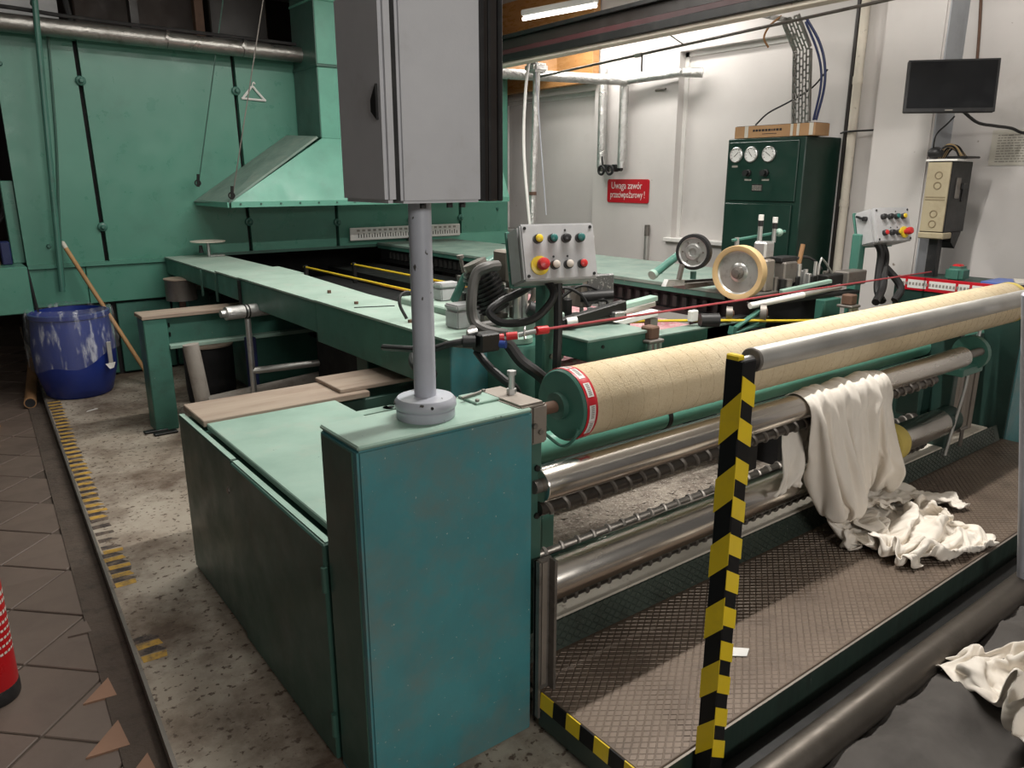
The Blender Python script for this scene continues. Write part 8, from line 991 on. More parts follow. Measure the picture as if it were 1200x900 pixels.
tag(cloth_mesh(G).build('spread_cloth', mat('grey_shadow_cloth', (0.105, 0.095, 0.088), 0.9, col2=(0.075, 0.068, 0.063), s1=2, dirt=(0.05, 0.044, 0.04), ds=4, bump=.1, bs=200), smooth=180), 'shade-darkened greyish cloth spread on the floor below the low steel roller', 'cloth')  # cloth colour darkened, the shadow lying over it is painted in

# right hand machine housing (mirror of the teal box)
rh = thing('right_housing', 'shade-darkened green machine end housing at the right edge with red and white tape', 'housing', (4.95, 1.9, .05))
MB().box((4.735, 1.585, .05), (5.14, 2.32, 1.03), .005).build('body', K['cabshade'], rh)
MB().box((4.74, 1.577, .06), (5.135, 1.587, 1.02)).build('front_face', K['teal'], rh)
MB().box((4.727, 1.59, .965), (4.737, 2.30, 1.045), .001).build('red_tape', K['signred'], rh)
wb = MB()
for i, (a, l_) in enumerate(((1.61, .09), (1.72, .15), (1.885, .06), (1.96, .15), (2.125, .11), (2.25, .05))): wb.box((4.7255, a, .978+.006*(i % 2)), (4.7275, a+l_, 1.028))
wb.build('white_label_print', K['white'], rh)['kind'] = 'stuff'
wb = MB()
for i in range(34): wb.box((4.7245, 1.63+i*.0195, .995), (4.7265, 1.63+i*.0195+.012, 1.012))
wb.build('grey_label_print', K['inkgrey'], rh)['kind'] = 'stuff'
MB().box((4.76, 1.95, 1.03), (4.88, 2.05, 1.12), .02, 3).build('bearing_block', K['green'], rh)
MB().box((4.80, 1.98, 1.10), (4.86, 2.03, 1.13), .008).build('red_clip', K['red'], rh)
tag(MB().box((4.80, 1.66, 1.032), (5.05, 1.86, 1.048), .002).build('paper_folder', K['bluepaper']), 'blue plastic folder lying on the right green housing', 'folder')
tag(MB().obox((4.90, 1.66, 1.055), (.22, .12, .010), Matrix.Rotation(.4, 3, 'Z')).build('paper_sheet', K['paper']), 'pale paper sheets lying on the blue folder', 'paper')
sd = thing('roller_end_frame', 'shade-darkened roller end frame with bearing plates at the right end of the rollers', 'frame', (4.2, 1.65, .05))
MB().box((4.05, 1.62, .10), (4.10, 2.2, .90), .004).build('bearing_plate', K['cabshade'], sd)
MB().lathe([(.07, 0), (.085, .004), (.085, .04), (.07, .045)], (4.0, 1.55, .79), (1, 0, 0), 24).build('bearing_cover', K['green'], sd)
MB().box((3.84, 1.50, .70), (4.06, 1.64, .74), .004).build('bracket_arm', K['green'], sd)
MB().box((3.95, 1.72, .42), (4.05, 1.85, .62), .01).build('gear_case', K['cabshade'], sd)
MB().cyl((3.88, 1.62, .425), (4.06, 1.62, .425), .06, .07, 20).build('bearing_cover', K['cabshade'], sd)
hz = thing('ribbed_guard', 'brownish ribbed vertical guard strips by the right end of the rollers', 'guard', (4.38, 1.66, .2))
for i in range(5): MB().box((4.24+.058*i, 1.68+.004*(i % 2), .20), (4.285+.058*i, 1.70, .72), .003).build('strip', K['plate'], hz)
MB().box((4.22, 1.702, .2), (4.55, 1.72, .80)).build('backing', K['cabshade'], hz)
MB().cyl((4.35, 1.66, .72), (4.36, 1.66, .80), .035, .02, 12).build('spring_cup', K['rust'], hz); MB().cyl((4.36, 1.66, .78), (4.37, 1.655, .90), .010, n=10).build('rod', K['alu'], hz)
tag(MB().tube([(4.10, 1.58, .72), (4.07, 1.57, .60), (3.98, 1.56, .42), (3.93, 1.56, .27)], .008, 8).build('thin_hose', K['satin']), 'thin pale hose dropping beside the ribbed guard strips', 'hose')
pv = MB(); pv.cyl((4.17, 1.59, .26), (4.17, 1.59, .36), .010, n=8); pv.cyl((4.13, 1.59, .355), (4.21, 1.59, .355), .010, n=8)
tag(pv.build('drain_tap', K['dull']), 'small metal tap at the foot of the ribbed guard', 'tap')
# ================================================================ STENTER RAILS AND BED
lr = thing('left_chain_rail', 'long green left machine rail with dusty pale top running back to the oven', 'rail', (1.75, 4.5, .05))
MB().box((1.552, 2.43, .80), (1.84, 3.70, 1.008), .004).build('rail_casing', K['green'], lr)
MB().box((1.556, 3.705, .845), (1.86, 4.88, 1.003), .004).build('rail_casing', K['green'], lr)
MB().box((1.556, 4.885, .86), (1.98, 5.35, .998), .004).build('rail_casing', K['green'], lr)
MB().box((1.565, 5.36, .86), (1.98, 6.75, .985), .004).build('rail_casing', K['green'], lr)
for q, zt in (([(1.548, 2.425), (1.80, 2.425), (1.86, 3.35), (1.86, 3.70), (1.548, 3.70)], 1.008), ([(1.552, 3.70), (1.87, 3.70), (1.95, 4.9), (1.552, 4.9)], 1.004), ([(1.552, 4.9), (1.99, 4.9), (2.0, 5.38), (1.552, 5.38)], 1.000), ([(1.56, 5.38), (2.0, 5.38), (1.99, 6.75), (1.56, 6.75)], .986)):
    MB().prism([(x, y, zt) for x, y in q], (0, 0, .010)).build('top_plate', K['raildust'], lr)
MB().box((1.548, 2.42, .765), (1.775, 2.432, 1.006), .003).build('end_plate', K['teal'], lr)
MB().box((1.545, 4.86, .85), (1.553, 4.90, .995)).build('joint_strip', K['pit'], lr)
for y in (5.36, 5.7): MB().box((1.545, y, .80), (1.556, y+.02, .985)).build('joint_strip', K['cab'], lr)
hw = MB(); hw.tube([(1.552, 2.66, .93), (1.53, 2.64, .93), (1.50, 2.62, .925), (1.44, 2.5, .92), (1.42, 2.35, .92)], .022, 10); hw.build('rubber_grip', K['black'], lr)
for x, y in ((1.66, 3.45), (1.72, 3.9), (1.62, 2.85)): MB().cyl((x, y, 1.014), (x, y, 1.03), .011, n=8).build('bolt', K['rust'], lr)
MB().bar((1.60, 3.35, 1.018), (1.78, 3.28, 1.018), .012, .006).build('latch_strip', K['blackmetal'], lr)
for y in (3.3, 6.45): MB().box((1.63, y, .05), (1.80, y+.12, .85), .004).build('leg', K['cab'], lr)
MB().box((1.84, 2.50, .84), (2.20, 3.35, 1.05), .006).build('head_base', K['raildust'], lr)
rr = thing('right_chain_rail', 'dusty green right machine rail with black chain track below, along the white wall', 'rail', (3.95, 4.6, .05))
MB().box((3.50, 2.64, .995), (4.35, 6.75, 1.018), .003).build('top_plate', K['oilydust'], rr)
MB().box((3.505, 2.65, .965), (3.515, 6.75, .995)).build('edge_strip', K['green'], rr)
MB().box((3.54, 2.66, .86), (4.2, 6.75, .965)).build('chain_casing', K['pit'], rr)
tm = MB()
for i in range(52): tm.box((3.515, 2.7+i*.075, .88), (3.55, 2.7+i*.075+.03, .94))
tm.build('chain_links', K['shade'], rr)['kind'] = 'stuff'
MB().box((3.52, 2.66, .84), (3.56, 6.75, .865)).build('chain_guide', K['blackmetal'], rr)
for y in (2.9, 4.4, 5.9): MB().box((3.7, y, .05), (3.85, y+.15, .86), .004).build('leg', K['pit'], rr)
MB().box((3.46, 2.75, .74), (3.62, 2.85, .86), .004).build('leg_bracket', K['blackmetal'], rr)
MB().cyl((3.8, 3.4, 1.018), (3.8, 3.4, 1.04), .022, .015, 10).build('top_knob', K['green'], rr)
MB().cyl((3.62, 2.9, 1.018), (3.62, 2.9, 1.03), .015, n=8).build('bolt', K['dull'], rr)
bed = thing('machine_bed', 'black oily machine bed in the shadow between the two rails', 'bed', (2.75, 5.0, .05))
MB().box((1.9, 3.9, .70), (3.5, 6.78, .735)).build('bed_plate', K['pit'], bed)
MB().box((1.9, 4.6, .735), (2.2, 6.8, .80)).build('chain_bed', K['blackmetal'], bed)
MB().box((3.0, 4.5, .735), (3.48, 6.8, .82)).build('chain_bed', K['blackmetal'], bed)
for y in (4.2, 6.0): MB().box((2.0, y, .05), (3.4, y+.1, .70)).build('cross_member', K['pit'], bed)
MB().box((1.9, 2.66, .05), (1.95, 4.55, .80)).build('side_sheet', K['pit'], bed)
pk = MB(); 
NX, NY = 30, 30; P = [[pk.bm.verts.new((2.0+1.5*i/NX, 2.62+1.9*j/NY, .795+.006*noise.noise((i*.5, j*.5, 0)))) for j in range(NY+1)] for i in range(NX+1)]
for i in range(NX):
    for j in range(NY): pk.bm.faces.new((P[i][j], P[i+1][j], P[i+1][j+1], P[i][j+1]))
pk.box((2.0, 2.62, .76), (3.5, 4.52, .785))
tag(pk.build('stained_web', K['pink'], smooth=180), 'pink stained fabric web lying flat between the rails', 'fabric')
for i, (x, y0, y1, l_) in enumerate(((2.34, 3.75, 5.75, 'yellow spreader bar nearer the left rail'), (2.725, 3.9, 5.7, 'yellow spreader bar further right, parallel to the first'))):
    t_ = thing('yellow_bar', l_, 'bar', (x, (y0+y1)/2, .93), 'yellow bars between the rails')
    MB().cyl((x, y0, .95), (x, y1, .95), .008, n=10).build('bar', K['yellow'], t_)
    for y in (y0+.1, y1-.05): MB().box((x-.014, y, .80), (x+.014, y+.03, .965), .003).build('clamp', K['brass' if y < y0+.2 else 'blackmetal'], t_)
# front cross members
fc = thing('front_cross_frame', 'green front cross frame between the two guider heads', 'frame', (2.7, 2.4, .05))
MB().box((2.06, 2.20, .90), (2.40, 2.52, .985), .006).build('end_box', K['green'], fc)
MB().box((2.05, 2.19, .983), (2.42, 2.54, .995), .002).build('box_top', K['oilydust'], fc)
MB().cyl((2.14, 2.199, .955), (2.14, 2.195, .955), .008, n=8).build('bolt', K['blackmetal'], fc)
MB().box((2.42, 2.40, .82), (3.55, 2.47, .90), .004).build('cross_beam', K['green'], fc)
MB().box((2.42, 2.385, .898), (3.55, 2.48, .905)).build('beam_top', K['oilydust'], fc)
MB().box((3.4, 2.35, .05), (3.5, 2.45, .85)).build('leg', K['pit'], fc)
MB().box((1.85, 2.46, .86), (2.05, 2.6, .97)).build('gap_plate', K['pit'], fc)
for i, (x, y, z_, l_) in enumerate(((2.42, 2.20, .94, 'rusty square spring seat at the green end box left of centre'), (3.90, 2.14, .95, 'rusty square spring seat in front of the right control post'))):
    t_ = thing('spring_seat', l_, 'mount', (x, y, z_-.06), 'rusty spring seats')
    MB().box((x-.030, y-.030, z_+.015), (x+.030, y+.030, z_+.07), .006).build('square_head', K['rust'], t_)
    MB().box((x-.045, y-.045, z_), (x+.045, y+.045, z_+.015), .004).build('washer_plate', K['dull'], t_)
    for a in (-.03, 0, .03): MB().cyl((x+a, y-.03, z_-.07), (x+a, y-.03, z_), .010, n=8).build('rod', K['alu'], t_)
    MB().box((x-.05, y-.02, .6), (x+.05, y+.06, z_-.06)).build('base', K['cab'], t_)
# ---------------------------------------------------------------- left guider head
gh = thing('round_housing', 'rounded green housing at the front end of the left rail', 'housing', (1.87, 2.36, .05))
MB().lathe([(.155, .70), (.16, .96), (.152, .975), (.02, .98)], (1.87, 2.47, .0), (0, 0, 1), 32).build('drum_cover', K['green'], gh)
MB().cyl((1.86, 2.40, .98), (1.86, 2.40, 1.0), .06, n=20).build('cap', K['dusty'], gh)
def control_box(x, y, z_, label, order, lever):
    # the box leans back towards the machine, buttons face the operator
    W_, H_, D_ = .285, .20, .13
    root = thing('control_box', label, 'control box', (x, y, z_), 'push button boxes')
    xf = Matrix.Translation((x, y, z_)) @ Matrix.Rotation(math.radians(-17 if not lever else -13), 4, 'Z') @ Matrix.Rotation(math.radians(-16), 4, 'X')
    MB(xf).box((-W_/2, -.012, -H_/2), (W_/2, .012, H_/2), .006, 2).build('front_lid', K['greyside'], root)
    MB(xf).box((-W_/2, .013, -H_/2), (W_/2, D_, H_/2), .008, 2).build('casing', K['greyside'], root)
    MB(xf).box((-W_/2-.004, D_, -H_/2-.004), (W_/2+.004, D_+.012, H_/2+.004), .003).build('back_plate', K['green'], root)
    for sx in (-1, 1):
        for sz in (-1, 1): MB(xf).cyl((sx*(W_/2-.016), -.013, sz*(H_/2-.016)), (sx*(W_/2-.016), -.016, sz*(H_/2-.016)), .006, n=8).build('lid_screw', K['blackmetal'], root)
    cx_ = [-.082, -.026, .026, .080]
    for r_, zz in ((0, .045), (1, -.048)):
        for i_ in range(4):
            c_ = order[r_][i_]
            if c_ == 'estop':
                e_ = MB(xf).lathe([(.034, .012), (.034, .018), (.018, .022)], (cx_[i_], 0, zz), (0, -1, 0), 24).build('yellow_collar', K['btn_yellow'], root)
                MB(xf).lathe([(.014, .02), (.014, .036), (.021, .040), (.022, .055), (.018, .066), (.006, .070)], (cx_[i_], 0, zz), (0, -1, 0), 24).build('red_mushroom', K['btn_red'], root)
            else:
                b_ = MB(xf).lathe([(.0165, .012), (.0165, .030), (.0135, .033)], (cx_[i_], 0, zz), (0, -1, 0), 18).build('push_button', K['btn_black'], root)
                MB(xf).lathe([(.0135, .028), (.0135, .038), (.008, .041)], (cx_[i_], 0, zz), (0, -1, 0), 18).build('button_cap', K[c_], b_)
    for a_, zz in ((.028, .075), (-.026, -.018), (.028, -.018)): MB(xf).cyl((a_, -.012, zz), (a_, -.014, zz), .004, n=8).build('indicator', K['btn_black'], root)
    if lever:
        l_ = MB(xf); l_.cyl((-W_/2, .05, .05), (-W_/2-.02, .05, .05), .014, n=12); l_.bar((-W_/2-.016, .055, .05), (-W_/2-.016, .10, .075), .014, .012); l_.build('rotary_lever', K['btn_black'], root)
    return root
control_box(1.80, 2.09, 1.365, 'grey eight button control box on the green post nearest the centre', (('btn_yellow', 'btn_green', 'btn_black', 'btn_green'), ('estop', 'btn_white', 'btn_white', 'btn_red')), False)
control_box(4.53, 2.28, 1.355, 'grey control box with side lever in front of the white pillar', (('btn_black', 'btn_black', 'btn_green', 'btn_yellow'), ('btn_red', 'btn_black', 'btn_yellow', 'estop')), True)
for i, (x, y, x2, l_) in enumerate(((1.845, 2.20, 1.845, 'green post carrying the control box beside the left rail'), (4.42, 2.40, 4.42, 'green post carrying the control box by the right rail'))):
    t_ = thing('control_post', l_, 'post', (x, y, .05))
    MB().box((x-.035, y-.02, .05), (x+.035, y+.035, 1.30), .006).build('post', K['green'], t_)
    MB().cyl((x+.005, y-.02, .96), (x+.005, y-.028, .96), .011, n=6).build('bolt', K['dull'], t_)
def hose(pts, r, label, mm='black', name='rubber_hose', ribs=False):
    o = MB().tube(pts, r, 10).build(name, K[mm]); return tag(o, label, 'hose')
hose([(1.80, 2.17, 1.27), (1.79, 2.10, 1.22), (1.76, 2.10, 1.17), (1.70, 2.12, 1.125), (1.62, 2.18, 1.115), (1.59, 2.22, 1.15), (1.64, 2.22, 1.185), (1.75, 2.24, 1.21), (1.87, 2.3, 1.23)], .015, 'black hose curling in a loop below the central control box')
hose([(1.86, 2.16, 1.29), (1.845, 2.14, 1.18), (1.83, 2.12, 1.08), (1.81, 2.10, .96), (1.82, 2.12, .8)], .017, 'black hose hanging straight down in front of the central green post')
hose([(1.46, 1.99, 1.10), (1.50, 1.99, 1.085), (1.53, 1.96, 1.03), (1.58, 1.92, .98), (1.64, 1.92, .92), (1.7, 1.95, .80)], .020, 'thick black hose running down from the valve to the roll')
hose([(1.42, 2.06, 1.06), (1.425, 2.0, 1.02), (1.45, 1.95, .98), (1.49, 1.93, .94), (1.52, 1.95, .85)], .014, 'thin black hose dropping behind the teal box')
hose([(1.80, 2.46, 1.285), (1.74, 2.44, 1.285), (1.70, 2.46, 1.26), (1.675, 2.46, 1.17), (1.675, 2.45, 1.08), (1.70, 2.40, 1.045), (1.76, 2.34, 1.03)], .021, 'grey ribbed hose arching over the grey junction box', 'hosegrey', 'grey_hose')
hose([(1.80, 2.44, 1.055), (1.72, 2.44, 1.055), (1.66, 2.43, 1.05), (1.60, 2.36, 1.05), (1.56, 2.28, 1.03)], .017, 'grey hose lying along the front end of the left rail', 'hosegrey', 'grey_hose')
hose([(1.62, 2.88, 1.03), (1.60, 2.90, 1.09), (1.62, 2.92, 1.13), (1.67, 2.92, 1.13), (1.69, 2.90, 1.04)], .007, 'small black cable loop on the rail behind the round pole', 'black', 'cable_loop')
jb = thing('junction_box', 'grey junction box on the left rail beside the grey hose', 'box', (1.76, 2.68, 1.018))
for (x, y, z_, sx, sy, sz, l_) in ((1.775, 2.63, 1.018, .175, .095, .10, None),):
    MB().box((x-sx/2, y-sy/2, z_), (x+sx/2, y+sy/2, z_+sz*.75), .006, 2).build('base', K['greyside'], jb); MB().box((x-sx/2-.002, y-sy/2-.002, z_+sz*.77), (x+sx/2+.002, y+sy/2+.002, z_+sz), .006, 2).build('lid', K['greyside'], jb)
j2 = thing('junction_box', 'small pale grey box just right of the round pole on the head base', 'box', (1.97, 3.12, 1.05))
MB().box((1.925, 3.08, 1.05), (2.035, 3.16, 1.11), .006, 2).build('base', K['greyside'], j2); MB().box((1.923, 3.078, 1.112), (2.037, 3.162, 1.135), .006, 2).build('lid', K['greyside'], j2)
am = thing('clamp_arm', 'slanting green clamp arm with thumbscrew behind the grey box', 'arm', (1.85, 2.75, 1.05))
MB().bar((1.79, 2.77, 1.10), (1.845, 2.75, 1.215), .035, .03, .005).build('lower_arm', K['green'], am)
MB().bar((1.845, 2.75, 1.215), (2.18, 2.80, 1.325), .04, .035, .006).build('upper_arm', K['green'], am)
MB().cyl((1.85, 2.735, 1.205), (1.85, 2.735, 1.25), .026, n=14).build('boss', K['dusty'], am); MB().cyl((1.93, 2.75, 1.23), (1.93, 2.75, 1.275), .03, n=14).build('boss', K['dusty'], am)
MB().cyl((1.80, 2.70, 1.235), (1.785, 2.70, 1.30), .008, n=8).build('thumbscrew', K['dull'], am); MB().cyl((1.785, 2.70, 1.295), (1.783, 2.70, 1.308), .016, n=10).build('thumbscrew_head', K['dull'], am)
MB().cyl((1.845, 2.70, 1.05), (1.845, 2.70, 1.20), .009, n=8).build('stem', K['dull'], am)
mo = thing('drive_motor', 'black finned electric motor on the left guider head', 'motor', (1.84, 2.58, 1.06))
ax_ = Vector((.35, -.2, -.9)).normalized(); c0 = Vector((1.80, 2.60, 1.26))
MB().cyl(c0, c0+ax_*.19, .062, n=24).build('motor_body', K['blackmetal'], mo)
fm = MB()
for i in range(9):
    p_ = c0+ax_*(.02+.018*i); fm.cyl(p_, p_+ax_*.007, .074, n=24)
fm.build('cooling_fins', K['blackmetal'], mo)
MB().cyl(c0-ax_*.03, c0, .05, n=20).build('end_bell', K['dull'], mo)
MB().box((1.80, 2.55, 1.04), (1.92, 2.65, 1.07)).build('foot', K['dull'], mo)
gb = thing('gear_unit', 'pale metal gear unit with shafts behind the central control box', 'gear unit', (1.95, 2.55, 1.05))
MB().box((1.90, 2.53, 1.20), (2.00, 2.63, 1.33), .008).build('gear_case', K['plate'], gb)
MB().cyl((1.93, 2.50, 1.05), (1.93, 2.50, 1.24), .018, n=14).build('shaft', K['alu'], gb); MB().cyl((1.97, 2.50, 1.05), (1.97, 2.50, 1.22), .014, n=14).build('shaft', K['alu'], gb)
MB().torus((2.03, 2.60, 1.15), (1, .3, 0), .07, .014, 24, 8).build('hand_wheel', K['dull'], gb)
MB().box((1.98, 2.48, 1.05), (2.10, 2.56, 1.10), .006).build('block', K['plate'], gb)
MB().cyl((2.10, 2.56, 1.05), (2.10, 2.56, 1.24), .012, n=10).build('shaft', K['dull'], gb)
MB().box((2.08, 2.50, 1.12), (2.16, 2.60, 1.16), .006).build('block', K['alu'], gb)
MB().cyl((1.96, 2.46, 1.10), (2.02, 2.42, 1.07), .03, n=14).build('rubber_foot', K['black'], gb)
ga = thing('sensor_head', 'dark metal sensor head with grey square plate right of the central hoses', 'sensor', (2.38, 2.5, 1.0))
MB().obox((2.43, 2.53, 1.13), (.14, .025, .135), Matrix.Rotation(-.25, 3, 'Z'), .006).build('grey_plate', K['steelgrey'], ga)
MB().box((2.33, 2.54, 1.05), (2.40, 2.62, 1.20), .006).build('block', K['plate'], ga)
for x, y, z0_, z1_, r in ((2.30, 2.60, 1.02, 1.20, .014), (2.35, 2.56, 1.0, 1.17, .010), (2.26, 2.62, 1.0, 1.22, .012), (2.22, 2.6, 1.0, 1.15, .016), (2.40, 2.48, 1.0, 1.08, .018), (2.33, 2.48, .98, 1.06, .015)): MB().cyl((x, y, z0_), (x, y, z1_), r, n=12).build('spindle', K['alu'], ga)
MB().cyl((2.29, 2.60, 1.20), (2.29, 2.60, 1.245), .022, n=14).build('tan_knob', K['tan'], ga)
MB().cyl((2.33, 2.55, 1.10), (2.45, 2.46, 1.11), .024, n=14).build('black_cylinder', K['black'], ga)
MB().bar((2.10, 2.42, 1.02), (2.46, 2.40, 1.07), .04, .045, .004).build('black_slide', K['blackmetal'], ga)
MB().bar((2.12, 2.46, .995), (2.48, 2.42, 1.02), .05, .03, .004).build('base_slide', K['dull'], ga)
MB().box((2.37, 2.36, 1.02), (2.43, 2.40, 1.05), .004).build('clip', K['alu'], ga); MB().cyl((2.12, 2.40, 1.03), (2.16, 2.38, 1.035), .018, n=12).build('white_roller', K['white'], ga)
sb = thing('slide_bar', 'pale slide bar with green underside right of the sensor head', 'bar', (2.66, 2.55, .98))
MB().bar((2.46, 2.58, 1.01), (2.90, 2.62, 1.035), .05, .025, .003).build('top_strip', K['dusty'], sb); MB().bar((2.46, 2.57, .985), (2.88, 2.61, 1.01), .04, .025, .003).build('lower_strip', K['satin'], sb)
MB().box((2.60, 2.55, .84), (2.66, 2.62, .975)).build('support', K['blackmetal'], sb)
wb_ = thing('white_guide_bar', 'white plastic bar above the pink web beside the red cord', 'bar', (2.6, 2.45, .93)); MB().bar((2.40, 2.53, .95), (2.80, 2.52, .985), .05, .03, .005).build('bar', K['white'], wb_); MB().box((2.75, 2.5, .80), (2.80, 2.54, .96)).build('support', K['dull'], wb_)
ct = thing('left_guider_parts', 'clutter of small metal fittings between the control post and the sensor head', 'mechanism', (2.15, 2.62, 1.05))
rg = random.Random(11)
for i in range(34):
    x = 1.86+.52*rg.random(); y = 2.52+.35*rg.random(); z_ = 1.05 if x < 2.2 else 1.0; s_ = .009+.015*rg.random(); h_ = .04+.12*rg.random()
    (MB().box((x-s_, y-s_*1.4, z_), (x+s_, y+s_*1.4, z_+h_), .003) if i % 3 else MB().cyl((x, y, z_), (x, y, z_+h_*1.2), s_*.8, n=10)).build('fitting', K[('dull', 'alu', 'blackmetal', 'plate', 'shade')[i % 5]], ct)
MB().box((2.18, 2.5, .98), (2.45, 2.70, 1.0), .003).build('base_plate', K['shade'], ct)
for a in (2.3, 2.42): MB().tube([(a-.2, 2.62, 1.06), (a-.1, 2.55, 1.15), (a, 2.52, 1.12), (a+.05, 2.5, 1.04)], .008, 6).build('cable', K['black'], ct)
# valve and cords
va = thing('limit_switch', 'black limit switch block above the front end of the left rail', 'switch', (1.40, 2.0, 1.06))
MB().box((1.36, 1.945, 1.08), (1.435, 2.0, 1.14), .005).build('block', K['blackmetal'], va)
MB().cyl((1.36, 1.98, 1.115), (1.325, 2.0, 1.115), .020, n=14).build('gland', K['black'], va); MB().cyl((1.345, 2.0, 1.14), (1.375, 1.99, 1.145), .010, n=10).build('screw', K['alu'], va)
MB().cyl((1.435, 1.965, 1.12), (1.455, 1.955, 1.12), .012, n=12).build('red_fitting', K['red'], va); MB().cyl((1.435, 1.955, 1.10), (1.45, 1.935, 1.10), .013, n=12).build('blue_fitting', K['bluefit'], va)
MB().bar((1.40, 2.0, 1.09), (1.56, 2.46, 1.0), .03, .02).build('mounting_strip', K['dull'], va)
hose([(1.33, 2.0, 1.115), (1.29, 2.03, 1.105), (1.25, 2.08, 1.085), (1.20, 2.16, 1.08), (1.2, 2.3, 1.06)], .011, 'black cable from the limit switch passing behind the round pole')
rp = thing('emergency_cord', 'red emergency pull cord stretched across the machine with a metal ring', 'cord', (3.1, 2.0, 1.06))
MB().cyl((1.53, 1.88, 1.145), (4.80, 2.14, 1.075), .0045, n=6).build('cord', K['rope'], rp)
MB().cyl((1.455, 1.94, 1.125), (1.485, 1.92, 1.128), .013, n=12).build('red_end_clamp', K['red'], rp); MB().cyl((1.53, 1.88, 1.144), (1.575, 1.878, 1.143), .014, n=12).build('red_end_clamp', K['red'], rp)
MB().torus((1.50, 1.90, 1.137), (.7, -.7, 0), .020, .003, 20, 6).build('ring', K['alu'], rp); MB().cyl((1.485, 1.915, 1.13), (1.53, 1.88, 1.143), .008, n=10).build('swivel', K['alu'], rp)
yc = thing('yellow_rope', 'yellow rope stretched low over the pink web near the roll', 'rope', (3.05, 2.5, .92)); MB().tube([(2.74, 2.60, .935), (2.95, 2.50, .93), (3.2, 2.35, .925), (3.5, 2.15, .92), (4.0, 1.98, .9)], .007, 6).build('rope_strand', K['yellow'], yc); MB().cyl((2.72, 2.61, .936), (2.80, 2.575, .935), .012, n=8).build('rope_knot', K['btn_yellow'], yc)
# ---------------------------------------------------------------- right guider head
wh = thing('tan_rimmed_wheel', 'metal wheel with wide tan rubber rim on the right guider head', 'wheel', (3.36, 2.47, .99))
xf = Matrix.Translation((3.33, 2.45, 1.145)) @ Matrix.Rotation(math.radians(12), 4, 'Z')
MB(xf).lathe([(.112, .056), (.112, .004), (.118, 0), (.138, -.002), (.140, .002), (.140, .055), (.136, .058), (.112, .058)], (0, 0, 0), (1, 0, 0), 48, False, False).build('rubber_rim', K['tan'], wh)
MB(xf).lathe([(.113, .012), (.105, .020), (.05, .022), (.035, .012)], (0, 0, 0), (1, 0, 0), 40, False, True).build('wheel_disc', K['alu'], wh)
MB(xf).lathe([(.036, .02), (.030, -.004), (.018, -.008), (.018, -.016), (.004, -.018)], (0, 0, 0), (1, 0, 0), 24).build('hub', K['dull'], wh)
MB(xf).cyl((.05, 0, 0), (.20, 0, 0), .02, n=12).build('axle', K['dull'], wh)
pu = thing('black_pulley', 'smaller black rimmed metal pulley left of the tan wheel', 'pulley', (3.28, 2.71, 1.13))
xf = Matrix.Translation((3.20, 2.64, 1.245)) @ Matrix.Rotation(math.radians(20), 4, 'Z')
MB(xf).lathe([(.076, .034), (.076, -.002), (.079, -.004), (.092, -.002), (.094, .006), (.094, .034), (.078, .036)], (0, 0, 0), (1, 0, 0), 40, False, False).build('rim', K['black'], pu)
MB(xf).lathe([(.077, .0), (.070, .006), (.045, .006), (.038, -.004), (.022, -.006), (.020, .004), (.003, .004)], (0, 0, 0), (1, 0, 0), 36, False, True).build('disc', K['alu'], pu)
for i in range(6): MB(xf).cyl((.008, .055*math.cos(i*PI/3), .055*math.sin(i*PI/3)), (.0, .055*math.cos(i*PI/3), .055*math.sin(i*PI/3)), .005, n=8).build('bolt', K['dull'], pu)
pa = thing('pulley_arm', 'green tubular swing arm holding the black pulley', 'arm', (3.12, 2.7, 1.08))
MB().cyl((3.06, 2.78, 1.125), (3.30, 2.80, 1.225), .022, n=14).build('arm_tube', K['green'], pa); MB().cyl((3.05, 2.779, 1.121), (3.07, 2.781, 1.129), .026, n=14).build('arm_end', K['dusty'], pa)
MB().prism([(3.06, 2.69, 1.07), (3.20, 2.66, 1.07), (3.19, 2.66, 1.10), (3.08, 2.69, 1.105)], (0, .03, 0)).build('bracket', K['alu'], pa); MB().bar((3.15, 2.68, 1.10), (3.17, 2.68, 1.18), .02, .02).build('stay', K['dull'], pa)
MB().cyl((3.24, 2.66, 1.10), (3.24, 2.66, 1.14), .016, n=12).build('knob', K['green'], pa); MB().bar((3.18, 2.67, 1.09), (3.62, 2.60, 1.085), .02, .012).build('rod', K['blackmetal'], pa); MB().box((3.18, 2.66, 1.05), (3.56, 2.74, 1.075)).build('foot', K['dull'], pa)
mh = thing('guider_mechanism', 'jumble of small metal guider parts right of the tan wheel', 'mechanism', (3.8, 2.45, 1.0))
MB().box((3.42, 2.40, 1.0), (4.18, 2.56, 1.03), .004).build('base_plate', K['dull'], mh)
MB().cyl((3.45, 2.52, 1.14), (3.55, 2.54, 1.15), .07, n=20).build('motor', K['dull'], mh)
MB().box((3.54, 2.42, 1.03), (3.62, 2.52, 1.20), .008).build('block', K['plate'], mh)
MB().box((3.575, 2.46, 1.20), (3.66, 2.54, 1.29), .01).build('block', K['alu'], mh)
MB().box((3.68, 2.40, 1.06), (3.80, 2.47, 1.18), .008).build('grey_box', K['dull'], mh)
MB().box((3.67, 2.42, 1.18), (3.82, 2.50, 1.205), .004).build('black_cap', K['black'], mh)
